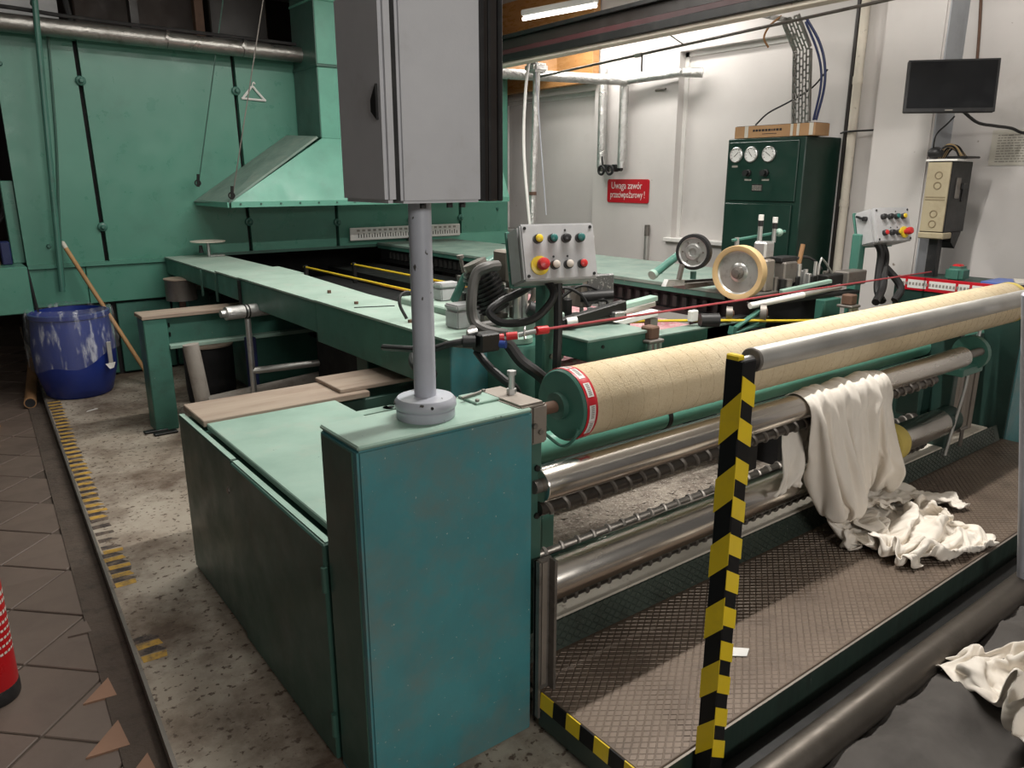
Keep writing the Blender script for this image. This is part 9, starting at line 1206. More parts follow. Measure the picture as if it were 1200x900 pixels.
for x, y, z0_, z1_, r, mm in ((3.60, 2.52, 1.28, 1.40, .013, 'alu'), (3.70, 2.50, 1.28, 1.38, .011, 'alu'), (3.84, 2.42, 1.03, 1.16, .016, 'alu'), (3.88, 2.40, 1.03, 1.13, .013, 'alu'), (3.94, 2.38, 1.03, 1.17, .010, 'alu'), (4.00, 2.40, 1.03, 1.14, .014, 'dull'), (4.05, 2.38, 1.03, 1.11, .016, 'dull'), (3.91, 2.47, 1.12, 1.26, .013, 'tubebrown')): MB().cyl((x, y, z0_), (x+(.03 if mm == 'tubebrown' else 0), y, z1_), r, n=12).build('spindle', K[mm], mh)
for x, y, z_ in ((3.60, 2.52, 1.40), (3.70, 2.50, 1.385)):
    MB().cyl((x, y, z_), (x, y, z_+.03), .014, n=12).build('white_cap', K['white'], mh); MB().cyl((x, y, z_-.03), (x, y, z_), .014, n=12).build('black_collar', K['black'], mh)
MB().bar((3.47, 2.60, 1.295), (3.80, 2.50, 1.335), .022, .014, .003).build('green_link', K['green'], mh); MB().cyl((3.50, 2.59, 1.24), (3.50, 2.59, 1.31), .012, n=10).build('link_pin', K['alu'], mh); MB().ball((3.76, 2.51, 1.33), .022).build('link_joint', K['dusty'], mh)
MB().tube([(3.84, 2.48, 1.13), (3.89, 2.48, 1.175), (3.95, 2.46, 1.19), (4.0, 2.43, 1.17), (4.04, 2.40, 1.12)], .008, 6).build('cable_arc', K['black'], mh)
MB().tube([(3.94, 2.36, 1.10), (3.96, 2.36, 1.19), (4.05, 2.34, 1.10)], .006, 6, 2).build('wire_bracket', K['satin'], mh)
MB().box((3.95, 2.30, 1.03), (4.2, 2.37, 1.10), .006).build('slide_block', K['blackmetal'], mh); MB().box((4.10, 2.27, 1.03), (4.30, 2.36, 1.11), .006).build('grey_block', K['dull'], mh)
rg = random.Random(3)
for i in range(14):
    x = 3.5+.6*rg.random(); y = 2.37+.1*rg.random(); z_ = 1.03; s_ = .012+.016*rg.random()
    (MB().box((x-s_, y-s_, z_), (x+s_, y+s_, z_+.03+.06*rg.random()), .003) if i % 2 else MB().cyl((x, y, z_), (x, y, z_+.03+.07*rg.random()), s_*.8, n=10)).build('fitting', K[('dull', 'alu', 'blackmetal')[i % 3]], mh)
MB().cyl((3.28, 2.32, .995), (3.62, 2.24, 1.03), .016, n=14).build('white_tube', K['white'], mh); MB().cyl((3.62, 2.24, 1.03), (3.90, 2.20, 1.055), .014, n=14).build('pale_tube', K['satin'], mh)
MB().bar((3.60, 2.36, 1.035), (3.92, 2.27, 1.075), .03, .02, .003).build('green_strip', K['dusty'], mh); MB().bar((3.40, 2.40, .98), (4.2, 2.28, .995), .07, .02, .003).build('lower_strip', K['blackmetal'], mh)
MB().box((3.42, 2.42, .84), (4.1, 2.56, .99)).build('dark_housing', K['pit'], mh); MB().box((3.62, 2.3, .05), (3.75, 2.5, .85)).build('leg', K['pit'], mh)
MB().box((3.84, 2.24, .84), (4.0, 2.30, .98), .004).build('green_bracket', K['green'], mh)
lw = thing('lower_guide_rollers', 'two small green armed guide rollers below the tan wheel', 'roller', (3.2, 2.35, .85))
for x, y, z_, r in ((3.20, 2.40, .955, .035), (3.34, 2.30, .955, .05)):
    q_ = MB().lathe([(r, 0), (r, .03), (r*.6, .032), (r*.6, .03)], (x, y, z_), (.6, -.8, 0), 24).build('guide_roller', K['dull'], lw); MB().lathe([(r*.5, .03), (r*.5, .036), (r*.1, .04)], (x, y, z_), (.6, -.8, 0), 16).build('roller_hub', K['rust'], q_)
MB().bar((3.17, 2.33, .885), (3.34, 2.30, .97), .03, .012, .002).build('arm', K['green'], lw); MB().bar((3.17, 2.33, .865), (3.36, 2.28, .91), .03, .012, .002).build('arm', K['green'], lw); MB().bar((3.165, 2.33, .86), (3.175, 2.33, .90), .035, .03).build('arm_end', K['green'], lw)
MB().cyl((3.02, 2.42, .935), (3.10, 2.37, .935), .035, n=16).build('black_motor', K['black'], lw); MB().box((2.97, 2.43, .93), (3.02, 2.46, .985), .004).build('white_plate', K['white'], lw)
MB().box((3.06, 2.40, .70), (3.40, 2.46, .92)).build('dark_bracket', K['pit'], lw)
for i, pts in enumerate(([(4.50, 2.36, 1.27), (4.52, 2.32, 1.20), (4.49, 2.30, 1.08), (4.46, 2.28, .98), (4.42, 2.22, .92)], [(4.56, 2.36, 1.27), (4.58, 2.32, 1.18), (4.53, 2.29, 1.10), (4.44, 2.24, 1.0), (4.30, 2.20, .93)], [(4.53, 2.30, 1.12), (4.58, 2.24, 1.04), (4.58, 2.20, .98), (4.52, 2.2, .92)])):
    hose(pts, .022, ['black hose hanging from the lever control box, nearest its green post', 'black hose hanging from the lever control box, on the side away from the post', 'short black hose curling at the foot of the lever control box post'][i])
# ================================================================ BACK LEFT: bench, pipes, drum
be = thing('green_bench', 'green steel bench frame with a thick front leg behind the low cabinet', 'bench', (1.6, 5.15, .05))
MB().box((1.0, 5.06, .05), (1.14, 5.22, .775), .006).build('leg', K['green'], be)
MB().box((.995, 5.05, .775), (2.45, 5.26, .80), .003).build('top_flange', K['plank'], be)
MB().box((1.14, 5.12, .60), (2.45, 5.15, .775)).build('web', K['green'], be)
MB().box((1.14, 5.05, .575), (2.45, 5.24, .60), .003).build('lower_flange', K['dusty'], be)
MB().box((2.3, 5.08, .05), (2.42, 5.22, .58)).build('leg', K['cab'], be)
for a, b in ((.93, .03), (.97, -.05)): MB().box((a, 5.02+b, .05), (a+.14, 5.07+b, .065), .003).build('foot_plate', K['blackmetal'], be)
for zz in (.66, .72): MB().torus((1.16, 5.11, zz), (1, 0, 0), .012, .004, 12, 6).build('eyelet', K['blackmetal'], be)
pt = thing('steel_pot', 'cylindrical dull steel pot on a stem behind the green bench', 'pot', (1.55, 6.25, .05))
MB().lathe([(.115, .70), (.115, .855), (.118, .86)], (1.55, 6.3, 0), (0, 0, 1), 30).build('pot_body', K['dull'], pt); MB().lathe([(.121, .86), (.121, .868), (.02, .873)], (1.55, 6.3, 0), (0, 0, 1), 30).build('lid', K['plank'], pt)
MB().cyl((1.55, 6.3, .05), (1.55, 6.3, .70), .025, n=12).build('stem', K['rust'], pt); MB().cyl((1.66, 6.3, .80), (1.95, 6.3, .76), .03, n=14).build('side_pipe', K['dull'], pt)
tt = thing('round_top_valve', 'pale disc handwheel on a short stem at the oven end of the left rail', 'valve', (1.9, 6.55, .99))
MB().lathe([(.02, .115), (.135, .12), (.137, .128), (.02, .136)], (1.86, 6.55, .995), (0, 0, 1), 32).build('disc', K['offwhite'], tt); MB().cyl((1.86, 6.55, .995), (1.86, 6.55, 1.115), .013, n=10).build('stem', K['alu'], tt); MB().box((1.86, 6.52, .995), (1.98, 6.58, 1.01), .003).build('foot', K['alu'], tt); MB().cyl((1.80, 6.55, 1.03), (1.80, 6.55, 1.09), .02, .012, 10).build('black_plug', K['black'], tt)
ip = thing('insulated_pipe_end', 'silver foil wrapped pipe stub on a thin stand left of the rail', 'pipe', (1.5, 4.6, .3))
MB().cyl((1.36, 4.58, .845), (1.95, 4.66, .845), .040, n=20).build('foil_pipe', K['foil'], ip); MB().cyl((1.33, 4.576, .845), (1.36, 4.58, .845), .022, n=14).build('end_stub', K['alu'], ip)
for x in (1.475, 1.495): MB().torus((x, 4.595, .845), (1, .13, 0), .041, .004, 20, 6).build('clamp_ring', K['blackmetal'], ip)
MB().cyl((1.49, 4.59, .25), (1.49, 4.59, .80), .018, n=12).build('stand', K['alu'], ip)
fp = thing('frame_pipe', 'bright steel frame pipe running sideways below the left rail', 'pipe', (2.0, 4.5, .45)); MB().cyl((1.49, 4.59, .475), (2.7, 4.45, .475), .022, n=12).build('tube', K['satin'], fp)
lp = thing('lagged_pipe', 'thick grey lagged pipe with an elbow lying low behind the cabinet', 'pipe', (1.8, 4.6, .05))
MB().cyl((1.18, 4.72, .66), (1.215, 4.70, .27), .046, n=18).build('lagged_tube', K['lagging'], lp); MB().ball((1.222, 4.70, .275), .055, n=14).build('elbow', K['lagging'], lp); MB().cyl((1.24, 4.68, .29), (2.6, 4.50, .43), .046, n=18).build('lagged_tube', K['lagging'], lp)
MB().box((1.7, 4.56, .05), (1.75, 4.64, .30)).build('support', K['blackmetal'], lp)
tk_ = thing('black_tank', 'dark open drum standing under the green bench', 'drum', (1.52, 5.62, .05)); MB().lathe([(.16, 0), (.17, .1), (.17, .40), (.16, .41)], (1.52, 5.62, .05), (0, 0, 1), 28).build('drum_body', K['pit'], tk_); MB().lathe([(.175, .41), (.175, .422), (.02, .423)], (1.52, 5.62, .05), (0, 0, 1), 28).build('lid', K['plank'], tk_)
tag(MB().box((1.60, 4.98, .05), (1.66, 5.04, .60), .004).build('navy_post', K['bluecable']), 'narrow dark navy post under the green bench', 'post')
gs = thing('back_green_tank', 'green panelled machine base under the left rail near the oven', 'machine', (2.3, 6.1, .05)); MB().box((1.76, 5.35, .12), (2.30, 6.3, .58), .006).build('panel', K['green'], gs); MB().cyl((2.2, 5.35, .5), (2.2, 5.28, .5), .02, n=8).build('tap', K['blackmetal'], gs)
bdm = thing('blue_drum', 'big blue plastic drum with clear liner by the oven corner', 'drum', (.78, 6.42, .05))
MB().lathe([(.205, 0), (.225, .02), (.272, .20), (.278, .36), (.262, .52), (.255, .58), (.268, .59), (.268, .62), (.25, .625), (.245, .50)], (.78, 6.42, .05), (0, 0, 1), 40, True, True).build('drum_body', K['blue'], bdm)
ln = MB(); n_ = 64
rings = []
for h, r, am in ((.66, .262, .01), (.64, .285, .008), (.60, .292, .012), (.50, .297, .016), (.40, .302, .018), (.32, .305, .02)):
    rg_ = []
    for i in range(n_):
        a = 2*PI*i/n_; hem = .09*math.sin(a*1.0+.9)+.02*math.sin(5*a) if h < .35 else 0
        rr_ = r+am*noise.noise((math.cos(a)*4, math.sin(a)*4, h*5)); rg_.append(ln.bm.verts.new((.78+rr_*math.cos(a), 6.42+rr_*math.sin(a), .05+h+hem)))
    rings.append(rg_)
ln.skin(rings, False, False); ln.build('plastic_liner', K['liner'], bdm, smooth=80)
MB().box((.955, 6.155, .30), (.985, 6.175, .46), .002).build('tape_strip', K['satin'], bdm); MB().prism([(.93, 6.15, .30), (1.0, 6.16, .305), (.985, 6.16, .265), (.955, 6.15, .26)], (0, -.003, 0)).build('label_scrap', K['white'], bdm)
bs_ = thing('wooden_stick', 'long bare wooden broom handle leaning against the oven left side', 'stick', (1.2, 6.6, .05)); MB().cyl((.85, 6.72, 1.13), (1.27, 6.30, .06), .016, n=12).build('stick', K['broom'], bs_); MB().lathe([(.017, 0), (.018, .05), (.005, .06)], (.86, 6.71, 1.105), Vector((-.42, .42, 1.07)), 12).build('white_tip', K['paper'], bs_)
bt = thing('brown_tube', 'brown cardboard tube lying on the tiles left of the blue drum', 'tube', (.45, 6.9, 0)); MB().lathe([(.040, 0), (.040, 1.5)], (.44, 6.35, .042), (.12, 1, 0), 22).build('tube', K['tubebrown'], bt); MB().lathe([(.033, -.001), (.002, .03)], (.44, 6.35, .042), (.12, 1, 0), 22).build('dark_bore', K['pit'], bt)
tag(MB().cyl((.455, 4.35, .02), (.60, 7.3, .02), .020, n=12).build('kerb_pipe', K['satin']), 'thin pale pipe lying along the tiles beside the plinth edge', 'pipe')
tag(MB().lathe([(.06, 0), (.055, .03), (.03, .05), (.022, .22), (.012, .24)], (.165, 6.0, 0), (0, 0, 1), 20).build('orange_cone', K['orange']), 'orange cone on the tiles at the left edge of the view', 'cone')
for x, y, r in ((.80, 5.55, .02), (.62, 4.3, .015), (.78, 5.95, .025)): pass
tag(MB().prism([(.72, 5.82, .051), (.80, 5.86, .051), (.79, 5.875, .051), (.73, 5.84, .051)], (0, 0, .002)).build('paper_shred', K['white'], smooth=0), 'white shred of paper on the concrete in front of the blue drum', 'scrap')
ex = thing('fire_extinguisher', 'red fire extinguisher with black foot at the left edge of the view', 'extinguisher', (-.045, 2.70, 0))
exc = (-.052, 2.70, 0)
MB().lathe([(.078, 0), (.082, .01), (.082, .045), (.078, .055)], exc, (0, 0, 1), 36).build('foot_ring', K['black'], ex)
MB().lathe([(.079, .045), (.080, .06), (.080, .44), (.070, .49), (.035, .53), (.025, .55)], exc, (0, 0, 1), 40).build('cylinder', K['extred'], ex)
MB().cyl((exc[0], exc[1], .55), (exc[0], exc[1], .60), .022, n=16).build('valve', K['brass'], ex); MB().bar((exc[0]-.02, exc[1], .60), (exc[0]+.10, exc[1], .63), .025, .012).build('handle', K['black'], ex); MB().tube([(exc[0]+.02, exc[1]-.02, .57), (exc[0]+.08, exc[1]-.07, .52), (exc[0]-.02, exc[1]-.09, .35), (exc[0]-.05, exc[1]-.085, .12)], .010, 8).build('hose', K['black'], ex)
lb = MB()
for i, (h, n_) in enumerate(((.40, .02), (.36, .014), (.335, .012), (.30, .012), (.27, .010), (.245, .008), (.22, .008), (.195, .008), (.17, .008))):
    for k in range(7 if i else 4):
        a0 = -1.3+k*.19+.04*(i % 3); a1 = a0+.13
        v = [lb.bm.verts.new((exc[0]+.0812*math.cos(a), exc[1]+.0812*math.sin(a), h+dz)) for a, dz in ((a0, 0), (a1, 0), (a1, n_), (a0, n_))]; lb.bm.faces.new(v)
lb.build('label_print', K['paper'], ex)

# ================================================================ WALL EQUIPMENT
dc = thing('pressure_cabinet', 'tall dark green control cabinet with three round gauges against the white wall', 'cabinet', (5.17, 3.48, 0))
xc, y0, y1 = 4.94, 3.157, 3.81
MB().box((xc+.012, y0, .05), (5.395, y1, 1.90), .006).build('body', K['darkgreen'], dc)
MB().box((xc, y0+.045, 1.455), (xc+.014, y1-.02, 1.875), .004).build('upper_panel', K['darkgreen'], dc)
MB().box((xc-.006, y0+.06, .20), (xc+.014, y1-.02, 1.435), .004).build('door', K['darkgreen'], dc)
for i, y in enumerate((3.715, 3.585, 3.435)):
    g_ = MB().lathe([(.054, 0), (.056, .012), (.050, .018), (.048, .010)], (xc, y, 1.785+.0*i), (-1, 0, 0), 32, True, False).build('pressure_gauge', K['alu'], dc)
    MB().lathe([(.0495, .011), (.0, .0112)], (xc, y, 1.785), (-1, 0, 0), 28).build('dial', K['dial'], g_)
    nd = MB(); a = (2.4, .9, .6)[i]; nd.bar((xc-.0125, y+.03*math.cos(a), 1.785+.03*math.sin(a)), (xc-.0125, y-.02*math.cos(a), 1.785-.02*math.sin(a)), .005, .002)
    for k in range(9):
        b = -.6+k*(PI+1.2)/8; nd.bar((xc-.0122, y+.036*math.cos(b), 1.785+.036*math.sin(b)), (xc-.0122, y+.044*math.cos(b), 1.785+.044*math.sin(b)), .004, .002)
    nd.build('needle_and_scale', K['ink'], g_)
for y in (3.60, 3.45):
    k_ = MB().lathe([(.026, 0), (.026, .015), (.020, .018), (.020, .045), (.022, .05)], (xc, y, 1.655), (-1, 0, 0), 20).build('regulator_knob', K['black'], dc); MB().box((xc-.002, y-.03, 1.60), (xc+.001, y+.03, 1.612)).build('name_strip', K['inkgrey'], dc)
pn = MB().box((xc-.003, 3.47, 1.525), (xc+.001, 3.56, 1.575), .001).build('type_plate', K['ink'], dc)
tk2 = MB()
for i in range(3):
    for k in range(6): tk2.box((xc-.0042, 3.478+k*.0135, 1.533+i*.013), (xc-.003, 3.487+k*.0135, 1.540+i*.013))
tk2.build('plate_print', K['inkgrey'], pn); MB().box((xc-.003, 3.70, 1.695), (xc+.001, 3.75, 1.71)).build('name_strip', K['inkgrey'], dc)
cd = thing('cardboard_box', 'long flat cardboard box lying on the dark green cabinet', 'box', (5.05, 3.45, 1.90))
MB().box((4.955, 3.10, 1.902), (5.13, 3.76, 1.985), .002).build('carton', K['card'], cd)
MB().box((4.96, 3.11, 1.985), (5.125, 3.75, 1.988)).build('dark_opening', K['ink'], cd)
pr = MB(); rg = random.Random(5)
y = 3.60
while y > 3.36: wd_ = rg.uniform(.008, .022); pr.box((4.953, y-wd_, 1.945), (4.955, y, 1.960)); y -= wd_+.007
pr.box((4.953, 3.40, 1.925), (4.955, 3.52, 1.929)); pr.build('box_print', K['ink'], cd)
for a, b in ((3.27, 3.29), (3.22, 3.24), (3.115, 3.145), (3.64, 3.67)): MB().box((4.952, a, 1.905), (4.955, b, 1.985)).build('packing_tape', K['paper'], cd)
tr = thing('cable_tray', 'perforated zinc cable tray rising from the carton to the ceiling beam', 'tray', (4.9, 3.2, 2.0))
path = [(4.97, 3.23, 1.99), (4.97, 3.27, 2.46), (4.84, 3.30, 2.65), (4.76, 3.66, 2.76)]
for i in range(3):
    p0, p1 = Vector(path[i]), Vector(path[i+1]); L_ = (p1-p0).length; d = (p1-p0).normalized(); s_ = Vector((0, -1, 0)) if i < 2 else Vector((1, 0, 0)); s_ = (s_-d*s_.dot(d)).normalized(); nrm = d.cross(s_)
    tm = MB(); W2 = .062
    R3 = Matrix((s_, d, nrm)).transposed()
    for k in range(6): tm.obox((p0+p1)/2+s_*(-W2+k*2*W2/5), (.012, L_, .003), R3)
    n_ = int(L_/.026)
    for k in range(n_+1):
        for q in range(5):
            if (k+q) % 2 == 0: tm.obox(p0+d*(L_*k/max(1, n_))+s_*(-W2+(q+.5)*2*W2/5), (2*W2/5, .012, .003), R3)
    for sg in (-1, 1): tm.obox((p0+p1)/2+s_*(sg*W2)+nrm*.015, (.003, L_, .03), R3)
    tm.build('tray_section', K['duct'], tr, smooth=0)
def cable(pts, r, mm, label): return tag(MB().tube(pts, r, 8).build('cable', K[mm]), label, 'cable')
cable([(4.95, 3.24, 2.65), (4.98, 3.15, 2.50), (4.99, 3.10, 2.36), (4.98, 3.08, 2.20), (4.97, 3.11, 2.0)], .009, 'bluecable', 'blue cable bowing out beside the zinc cable tray, the outer one')
cable([(4.94, 3.24, 2.63), (4.97, 3.17, 2.48), (4.98, 3.12, 2.34), (4.97, 3.10, 2.20), (4.97, 3.13, 2.0)], .008, 'bluecable', 'blue cable bowing out beside the zinc cable tray, the inner one')
cable([(4.95, 3.58, 1.99), (4.98, 3.50, 2.07), (5.02, 3.36, 2.14), (5.03, 3.2, 2.22), (5.0, 3.08, 2.32)], .006, 'black', 'thin black cable curving up behind the zinc cable tray')
cable([(4.78, 3.32, 2.66), (4.73, 3.37, 2.60), (4.72, 3.40, 2.53), (4.75, 3.38, 2.47)], .007, 'tubebrown', 'short orange-brown cable end hanging from the cable tray bend')
cable([(4.72, 3.30, 2.72), (4.75, 3.26, 2.80), (4.74, 3.26, 2.95)], .006, 'black', 'short black wire rising from the bend of the cable tray')
# beam, rod
om = thing('overhead_beam', 'dark brown and black steel beam hanging across the ceiling', 'beam', (4.05, 4.2, 2.5))
def slab(z0_, z1_, w_, m_, nm, dx=0): MB().bar((4.20+dx, 6.72, (z0_+z1_)/2-.007), (4.20+dx, 1.6, (z0_+z1_)/2+.03), w_, z1_-z0_, .003).build(nm, K[m_], om)
slab(2.735, 2.765, .17, 'blackmetal', 'upper_flange'); slab(2.655, 2.735, .10, 'brownblack', 'upper_web'); slab(2.615, 2.655, .12, 'maroon', 'maroon_strip'); slab(2.56, 2.615, .16, 'blackmetal', 'lower_flange'); slab(2.535, 2.56, .10, 'offwhite', 'pale_underside')
rd = thing('hanging_rod', 'thin dark steel rod hung below the overhead beam', 'rod', (4.5, 3.5, 2.4)); MB().cyl((4.55, 5.62, 2.478), (4.55, 2.2, 2.60), .010, n=10).build('rod', K['dull'], rd); MB().cyl((4.55, 4.42, 2.52), (4.55, 4.36, 2.522), .018, n=10).build('coupling', K['satin'], rd); MB().bar((4.55, 4.35, 2.52), (4.55, 4.35, 2.40), .012, .006).build('strap', K['blackmetal'], rd); MB().cyl((4.55, 3.95, 2.54), (4.30, 3.95, 2.62), .004, n=6).build('hanger_wire', K['dull'], rd)
# lamp tube visible above the beam
area('lamp_glow_light', (4.78, 5.55, 2.96), (0.08, 0.9), 9, rot=(0, 0, math.radians(18)))
lt = thing('fluorescent_lamp', 'bright fluorescent lamp above the dark overhead beam', 'lamp', (4.75, 5.6, 2.98))
m_, t_, b_ = nt('lamp_glow'); b_.inputs['Emission Color'].default_value = (1, .95, .88, 1); b_.inputs['Emission Strength'].default_value = 5
MB().cyl((4.62, 5.9, 3.0), (4.86, 5.2, 3.03), .016, n=12).build('tube', m_, lt); MB().bar((4.62, 5.9, 3.045), (4.86, 5.2, 3.075), .09, .05, .01).build('fitting', K['white'], lt)
# foil pipes on the wall
vp = thing('foil_pipework', 'silver foil wrapped pipework with two black valves on the white wall', 'pipe', (5.3, 5.5, 1.65))
for pts, r in (([(5.33, 5.58, 2.60), (5.33, 5.58, 1.71)], .040), ([(5.33, 5.30, 2.50), (5.33, 5.30, 1.71)], .042), ([(3.95, 6.17, 2.545), (5.30, 5.24, 2.47)], .045), ([(5.30, 5.24, 2.47), (5.33, 4.62, 2.48)], .035), ([(5.33, 4.62, 2.48), (5.42, 4.48, 2.47)], .040), ([(4.46, 5.50, 2.53), (4.45, 5.55, 1.0)], .030)):
    MB().tube(pts, r, 14, 8).build('foil_pipe', K['foil'], vp)
for y in (5.50, 5.385):
    v_ = MB().cyl((5.30, y, 1.71), (5.36, y, 1.71), .035, n=14).build('valve_body', K['black'], vp); MB().torus((5.26, y, 1.69), (1, 0, 0), .038, .012, 20, 8).build('hand_wheel', K['black'], v_); MB().cyl((5.26, y, 1.69), (5.31, y, 1.70), .012, n=10).build('valve_stem', K['dull'], v_)
MB().cyl((5.33, 5.58, 1.70), (5.33, 5.30, 1.70), .02, n=10).build('cross_pipe', K['black'], vp); MB().bar((5.31, 5.53, 1.72), (5.31, 5.55, 1.82), .012, .012).build('lever', K['black'], vp)
MB().box((4.39, 5.44, 2.50), (4.55, 5.60, 2.575), .02, 2).build('elbow_box', K['foil'], vp); MB().cyl((4.452, 5.535, 1.50), (4.452, 5.535, 1.47), .034, n=12).build('pipe_band', K['rust'], vp)
tag(MB().tube([(4.42, 5.38, 2.63), (4.39, 5.42, 2.64), (4.35, 5.46, 2.60), (4.31, 5.47, 2.3), (4.30, 5.47, 1.8), (4.34, 5.40, 1.0)], .013, 8).build('white_hose', K['white']), 'thin white hose hooked over the beam and hanging beside the foil pipe', 'hose')
tag(MB().tube([(4.45, 5.36, 2.66), (4.42, 5.46, 2.55), (4.44, 5.45, 2.2), (4.50, 5.40, 1.3)], .005, 6).build('thin_blue_wire', K['pole']), 'thin bluish wire beside the foil pipe', 'wire')
sg = thing('warning_sign', 'small red sign with white Polish lettering on the white wall', 'sign', (5.39, 5.27, 1.39))
sgm = MB(); R_ = .022; sgm.prism([(5.388, yc_+R_*math.cos(t_), zc_+R_*math.sin(t_)) for yc_, zc_, t0_ in ((5.54-R_, 1.608-R_, 0), (5.0+R_, 1.608-R_, PI/2), (5.0+R_, 1.392+R_, PI), (5.54-R_, 1.392+R_, 3*PI/2)) for t_ in [t0_+k_*PI/8 for k_ in range(5)]], (.010, 0, 0)); sgm.build('sign_plate', K['signred'], sg)
text('Uwaga zawór', .092, basis((5.387, 5.285, 1.548), (0, -1, 0), (0, 0, 1)) @ Matrix.Diagonal((.80, 1, 1, 1)), K['white'], sg)
text('przeciwpożarowy !', .088, basis((5.387, 5.27, 1.465), (0, -1, 0), (0, 0, 1)) @ Matrix.Diagonal((.66, 1, 1, 1)), K['white'], sg)
wpst = thing('pipe_stub', 'short upright steel pipe with dark cap below the sign', 'pipe', (5.36, 4.98, .9)); MB().cyl((5.37, 4.98, .85), (5.37, 4.98, 1.15), .022, n=14).build('pipe', K['satin'], wpst); MB().cyl((5.37, 4.98, 1.10), (5.37, 4.98, 1.20), .024, n=14).build('cap', K['dull'], wpst)
for i, z_ in enumerate((2.24,)): tag(MB().cyl((5.40, 4.98, 2.37), (5.37, 4.84, 2.37), .010, n=8).build('metal_peg', K['dull']), 'small dark peg on the white wall above the pipework', 'peg')
dwp = thing('downpipe', 'cream painted round downpipe beside the dark green cabinet', 'pipe', (5.35, 3.06, 0)); MB().cyl((5.345, 3.055, .01), (5.345, 3.055, 3.78), .030, n=18).build('pipe', K['offwhite'], dwp)
for z_ in (1.42, 2.25): MB().cyl((5.345, 3.055, z_), (5.345, 3.055, z_+.05), .034, n=18).build('pipe_socket', K['offwhite'], dwp)
tag(MB().cyl((5.37, 3.118, .01), (5.37, 3.118, 3.78), .014, n=12).build('brown_conduit', K['brownblack']), 'thin dark brown conduit left of the cream downpipe', 'conduit')
tag(MB().tube([(5.38, 3.16, 1.93), (5.30, 3.05, 1.935), (5.37, 2.80, 1.94)], .007, 6).build('crossing_cable', K['black']), 'black cable crossing behind the cream downpipe', 'cable')
mn = thing('flat_monitor', 'black flat screen monitor mounted high on the white pillar', 'monitor', (4.80, 2.17, 1.97))
xm = basis((4.78, 2.165, 2.125), (.60, -.80, -.01), (.12, .09, 1))
MB(xm).box((-.235, -.145, -.035), (.235, .145, -.008), .006).build('housing', K['blackmetal'], mn); MB(xm).box((-.235, -.145, -.008), (.235, .145, 0), .003).build('bezel', K['black'], mn); MB(xm).box((-.222, -.122, -.001), (.222, .135, .0012)).build('screen', K['screen'], mn)
MB(xm).box((-.02, -.137, 0), (.02, -.131, .0012)).build('maker_mark', K['inkgrey'], mn); MB(xm).box((-.05, -.05, -.06), (.05, .05, -.035)).build('mount_plate', K['blackmetal'], mn)
MB().bar((4.83, 2.20, 2.12), (5.22, 2.42, 2.12), .04, .05).build('wall_arm', K['blackmetal'], mn)
cable([(4.86, 2.12, 1.99), (4.98, 2.08, 1.93), (5.12, 2.04, 1.915), (5.25, 2.0, 1.905), (5.34, 1.96, 1.88), (5.36, 1.85, 1.90)], .009, 'black', 'black cable drooping from the monitor to the right')
cable([(5.385, 2.30, 2.20), (5.385, 2.32, 2.5), (5.385, 2.36, 2.9)], .009, 'rust', 'brown cable running up the wall behind the monitor')
wr = thing('wire_bundle', 'tangle of yellow and black wires on top of the wall device', 'wires', (4.98, 2.24, 1.73))
for i in range(9):
    x = 4.94+.012*i; MB().tube([(x-.03, 2.25, 1.735), (x-.02+.004*i, 2.23, 1.79+.006*(i % 4)), (x+.05, 2.20, 1.80-.008*(i % 3)), (x+.09, 2.17, 1.735)], .006, 6).build('wire', K['tan' if i % 2 else 'black'], wr)
MB().ball((4.93, 2.27, 1.765), .045, (1, 1, .8)).build('black_ball', K['black'], wr); MB().box((4.96, 2.10, 1.732), (5.14, 2.22, 1.745), .004).build('dark_tray', K['blackmetal'], wr)
cable([(4.92, 2.28, 1.74), (4.90, 2.27, 1.86), (4.96, 2.24, 1.93), (4.95, 2.2, 1.97)], .005, 'black', 'thin black loop of cable between the monitor and the wall device')
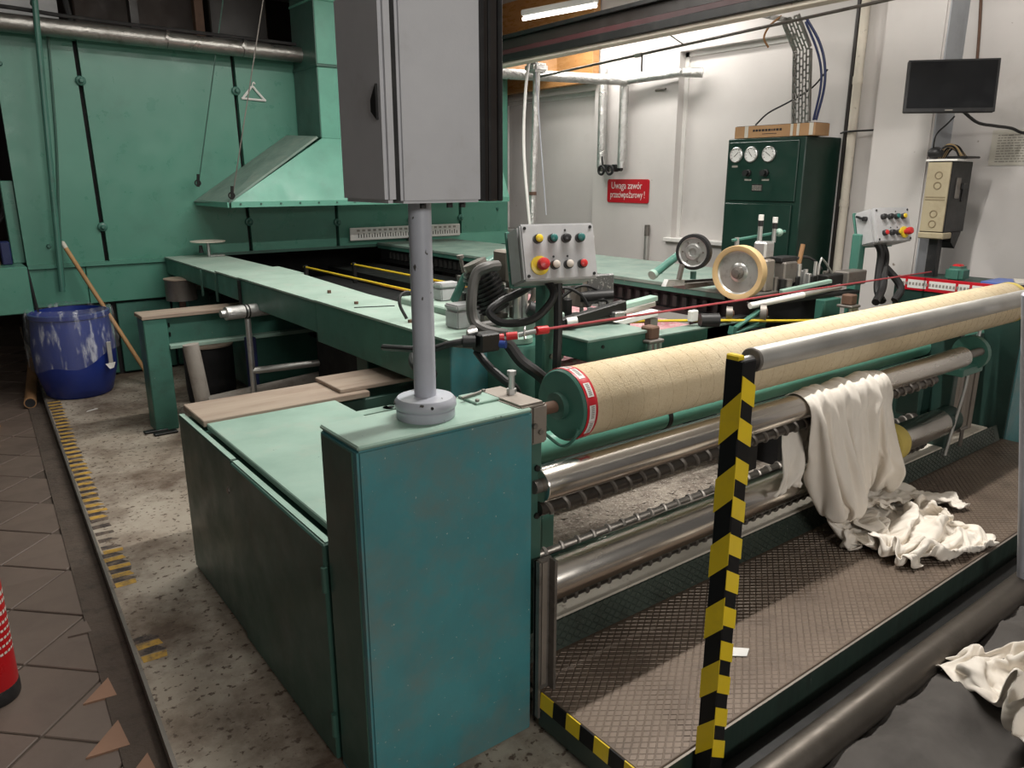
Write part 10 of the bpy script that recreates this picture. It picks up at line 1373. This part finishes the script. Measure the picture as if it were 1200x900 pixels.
dv = thing('pillar_device', 'slim dark device with cream side panel on a post before the pillar', 'device', (5.0, 2.22, 1.2))
MB().box((4.90, 2.145, 1.30), (5.16, 2.29, 1.715), .004).build('housing', K['blackmetal'], dv)
cp = MB().box((4.888, 2.15, 1.305), (4.90, 2.285, 1.71), .002).build('cream_panel', K['cream'], dv)
for z_ in (1.635, 1.575, 1.41, 1.35): MB().torus((4.888, 2.215, z_), (1, 0, 0), .020, .004, 22, 6).build('knob_ring', K['creamline'], cp)
for z_ in (1.49, 1.505): MB().box((4.886, 2.16, z_), (4.889, 2.275, z_+.006)).build('panel_slot', K['creamline'], cp)
MB().box((4.884, 2.12, 1.716), (5.0, 2.30, 1.728), .002).build('top_plate', K['white'], dv); MB().box((4.884, 2.14, 1.262), (5.0, 2.29, 1.30), .006).build('bottom_cap', K['cream'], dv); MB().prism([(5.0, 2.14, 1.30), (5.12, 2.14, 1.30), (5.06, 2.14, 1.20), (5.0, 2.14, 1.24)], (0, .1, 0)).build('lower_bracket', K['blackmetal'], dv)
MB().box((4.97, 2.138, 1.50), (5.02, 2.146, 1.62), .002).build('window', K['dull'], dv); MB().box((5.03, 2.125, 1.55), (5.10, 2.146, 1.59), .006).build('latch', K['black'], dv); MB().box((5.06, 2.138, 1.48), (5.085, 2.146, 1.58), .003).build('vent', K['black'], dv)
MB().box((4.93, 2.18, .05), (4.985, 2.24, 1.265), .004).build('post', K['black'], dv); MB().bar((5.20, 2.28, 1.5), (5.20, 2.41, 1.5), .06, .10).build('pillar_mount', K['blackmetal'], dv)
nc = thing('notice_sheet', 'pale printed notice sheet on the wall at the right edge', 'notice', (5.395, 2.05, 1.70)); MB().box((5.394, 1.80, 1.695), (5.398, 2.155, 1.905)).build('sheet', K['paper'], nc)
ntx = MB(); rg = random.Random(8)
for i in range(11):
    y = 2.12
    while y > 1.83: w_ = rg.uniform(.01, .035); ntx.box((5.3928, y-w_, 1.715+i*.0155), (5.3942, y, 1.715+i*.0155+.006)); y -= w_+.006
ntx.build('notice_print', K['inkgrey'], nc)
